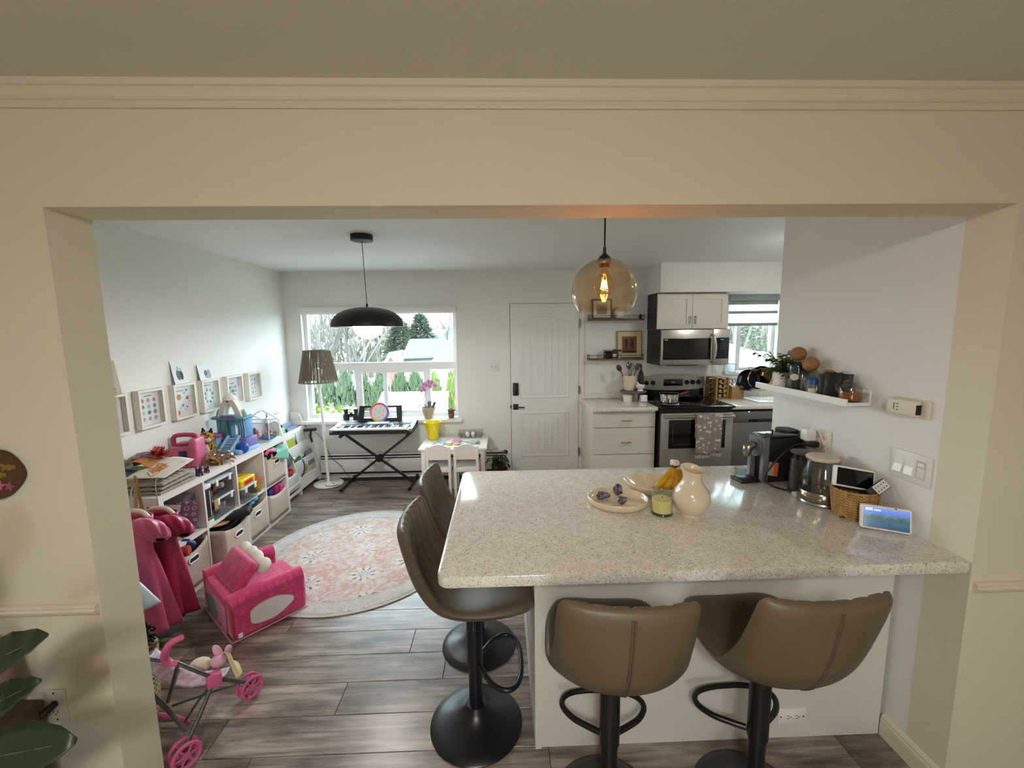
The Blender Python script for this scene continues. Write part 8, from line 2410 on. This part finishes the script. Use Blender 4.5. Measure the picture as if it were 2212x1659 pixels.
def leafy(lab, x, y, h, r, m, seed, n=1800, name='fir_tree'):
    rnd = random.Random(seed); t = thing(name, lab, 'tree', (x, y, GZ)); pts = []
    for i in range(n):
        z = h * rnd.uniform(.25, 1); a = rnd.uniform(0, 2 * pi); rr = r * (1 - (z / h) ** 2.2) ** .7 * rnd.uniform(.3, 1)
        pts.append((Vector((rr * cos(a), rr * sin(a), z)), Vector((cos(a), sin(a), rnd.uniform(-.6, .3))), rnd.uniform(.2, .5), rnd.uniform(.05, .12)))
    tag(tri_cloud('foliage', pts, m, t), None, None, kind='stuff')
    bm = bmesh.new(); cyl(bm, (0, 0, 0), (0, 0, h * .95), .2, .03, n=8); obj('trunk', bm, BARK, t)
FIR = mat('fir_green', '414d3e', .9, noise=(2, '525e4c', .3))
leafy('blue-green fir behind the grey-roofed house', -5.0, 27, 5.9, 1.3, FIR, 5)
leafy('round evergreen left of the grey-roofed house', -7.0, 30, 5.6, 1.5, FIR, 6)
leafy('evergreen behind the kitchen window roof', 12.5, 24, 7.5, 3.0, FIR, 7)
# houses
SHING = mat('slate_shingle', '3f4550', .8, noise=(5, '4c525c', .25), bump=(9, .6)); FASC = mat('fascia_white', 'c9cccc', .6); SID = mat('siding', '9aa09c', .7)
def roof_house(lab, pts_front, back, wall_z, m_roof, m_wall, name='house', th=.12):
    """pts_front = (left eave, apex, right eave); back = ridge vector"""
    t = thing(name, lab, 'house'); L, A, R = [Vector(p) for p in pts_front]; d = Vector(back)
    for e in (L, R):
        bm = bmesh.new(); nn = (A - e).cross(d).normalized(); nn = nn if nn.z > 0 else -nn
        over = (e - A).normalized() * .3
        poly(bm, [A, e + over, e + over + d, A + d], nn * th); obj('roof_slope', bm, m_roof, t, 0)
        bm = bmesh.new(); tube(bm, [A - d.normalized() * .05, e + over - d.normalized() * .05], .09, 4); obj('fascia', bm, FASC, t, 0)
    bm = bmesh.new()
    poly(bm, [L, Vector((L.x, L.y, wall_z)), Vector((R.x, R.y, wall_z)), R, A], d * .98); obj('walls', bm, m_wall, t, 0)
    dn = (R - L).normalized(); c = L.lerp(R, .5); nrm = Vector((dn.y, -dn.x, 0))
    for k in (-.25, .25):
        q = c + (R - L) * k + Vector((0, 0, -1.1)); bm = bmesh.new()
        poly(bm, [q - dn * .35, q + dn * .35, q + dn * .35 + Vector((0, 0, .9)), q - dn * .35 + Vector((0, 0, .9))], nrm * .05); w = obj('window', bm, FASC, t, 0)
        bm = bmesh.new(); poly(bm, [q - dn * .28 + Vector((0, 0, .07)), q + dn * .28 + Vector((0, 0, .07)), q + dn * .28 + Vector((0, 0, .83)), q - dn * .28 + Vector((0, 0, .83))], nrm * .06); obj('window_pane', bm, BLACKG, w, 0)
roof_house('grey-shingled house with a front gable seen through the play window', ((-4.95, 22, .45), (-4.85, 23.4, 1.28), (-4.7, 24.8, .35)), (3.0, 1.4, 0), GZ, SHING, SID)
roof_house('taller grey-shingled roof behind the front gable', ((-5.0, 26.5, .1), (-4.8, 28.5, 1.75), (-4.6, 30.5, .1)), (7.5, 2.5, 0), GZ, SHING, SID)
roof_house('near grey-shingled roof at the right of the play window', ((-2.35, 15.2, .65), (-1.55, 16.2, 1.75), (-1.3, 17.2, .65)), (4.0, .6, 0), GZ, mat('slate_light', '4d545e', .8, bump=(9, .6)), SID)
roof_house('pale green gabled house seen through the kitchen window', ((7.3, 13.2, .28), (8.45, 13.2, .86), (9.6, 13.2, .28)), (.8, 6, 0), GZ, mat('pale_roof', '8f9a98', .8), mat('green_siding', '7d9a8c', .7))
roof_house('white-roofed house behind the green one in the kitchen window', ((8.0, 20, .3), (10.5, 20, 1.1), (13, 20, .3)), (0, 6, 0), GZ, mat('pale_roof', '8f9a98', .8), SID)
roof_house('white garden shed below the play window', ((-1.95, 6.9, .42), (-1.95, 7.35, .66), (-1.95, 7.8, .42)), (1.05, .0, 0), GZ, mat('shed_white', '9a9d9d', .6), mat('shed_wall', 'b0b4b6', .6), name='garden_shed', th=.03)
roof_house('reddish house between the cedars', ((-6.2, 21, -.6), (-5.4, 21, .7), (-4.6, 21, -.6)), (0, 3, 0), GZ, mat('brick_red', '8a5a52', .8), mat('brick_red', '8a5a52', .8))
ap = thing('far_building', 'long pale building far away on the horizon', 'building', (-19, 72, GZ))
bm = bmesh.new(); box(bm, -3.4, 3.4, 0, 4, 0, 5.0); obj('walls', bm, mat('far_white', 'b9bdbd', .7), ap)
bm = bmesh.new(); box(bm, -3.6, 3.6, -.2, 4.2, 5.0, 5.4); obj('roof', bm, mat('far_roof', '8a9094', .7), ap)
for i in range(8):
    bm = bmesh.new(); box(bm, -3.0 + i * .8, -2.55 + i * .8, -.06, .02, 3.6, 4.3); obj('window', bm, BLACKG, ap)
rnd = random.Random(14); pts = []
for i in range(9000):
    x = rnd.uniform(-45, 60); y = rnd.uniform(38, 64)
    pts.append((Vector((x, y, GZ + rnd.random() * (4.4 + .07 * (y - 38) + .9 * sin(x * .3)))), Vector((rnd.uniform(-.4, .4), rnd.uniform(-.4, .4), 1)), rnd.uniform(.5, 1.2), rnd.uniform(.15, .4)))
tag(tri_cloud('scrub_hillside', pts, mat('scrub', '4d4840', .9, noise=(.3, '5c594c', .3))), 'grey-brown scrub and thicket on the far slope', 'shrubs', kind='stuff')

# ================================================================== LIVING ROOM BEHIND THE VIEWER
t = thing('living_ceiling_lamp', 'round opal flush ceiling lamp above and behind the viewer', 'lamp', (-.1, -1.0, CH))
bm = bmesh.new(); lathe(bm, [(0, 0), (.21, 0), (.21, -.03), (.2, -.035), (0, -.035)], 36); obj('base', bm, WHITE, t)
bm = bmesh.new(); lathe(bm, [(.2, -.035), (.195, -.065), (.14, -.10), (.06, -.118), (0, -.12)], 36); obj('diffuser', bm, mat('opal_warm', 'fff4e0', .4, emit=('fff8f0', 42.0)), t)
bm = bmesh.new(); rbox(bm, -1.7, 1.7, -2.6, .2, .001, .014, .004)  # added pale rug, out of view, throws light back up
tag(obj('bounce_rug', bm, mat('bounce_rug_ivory', 'cfc6b4', .95)), 'large plain ivory rug added unseen behind the viewer to bounce light', 'rug')
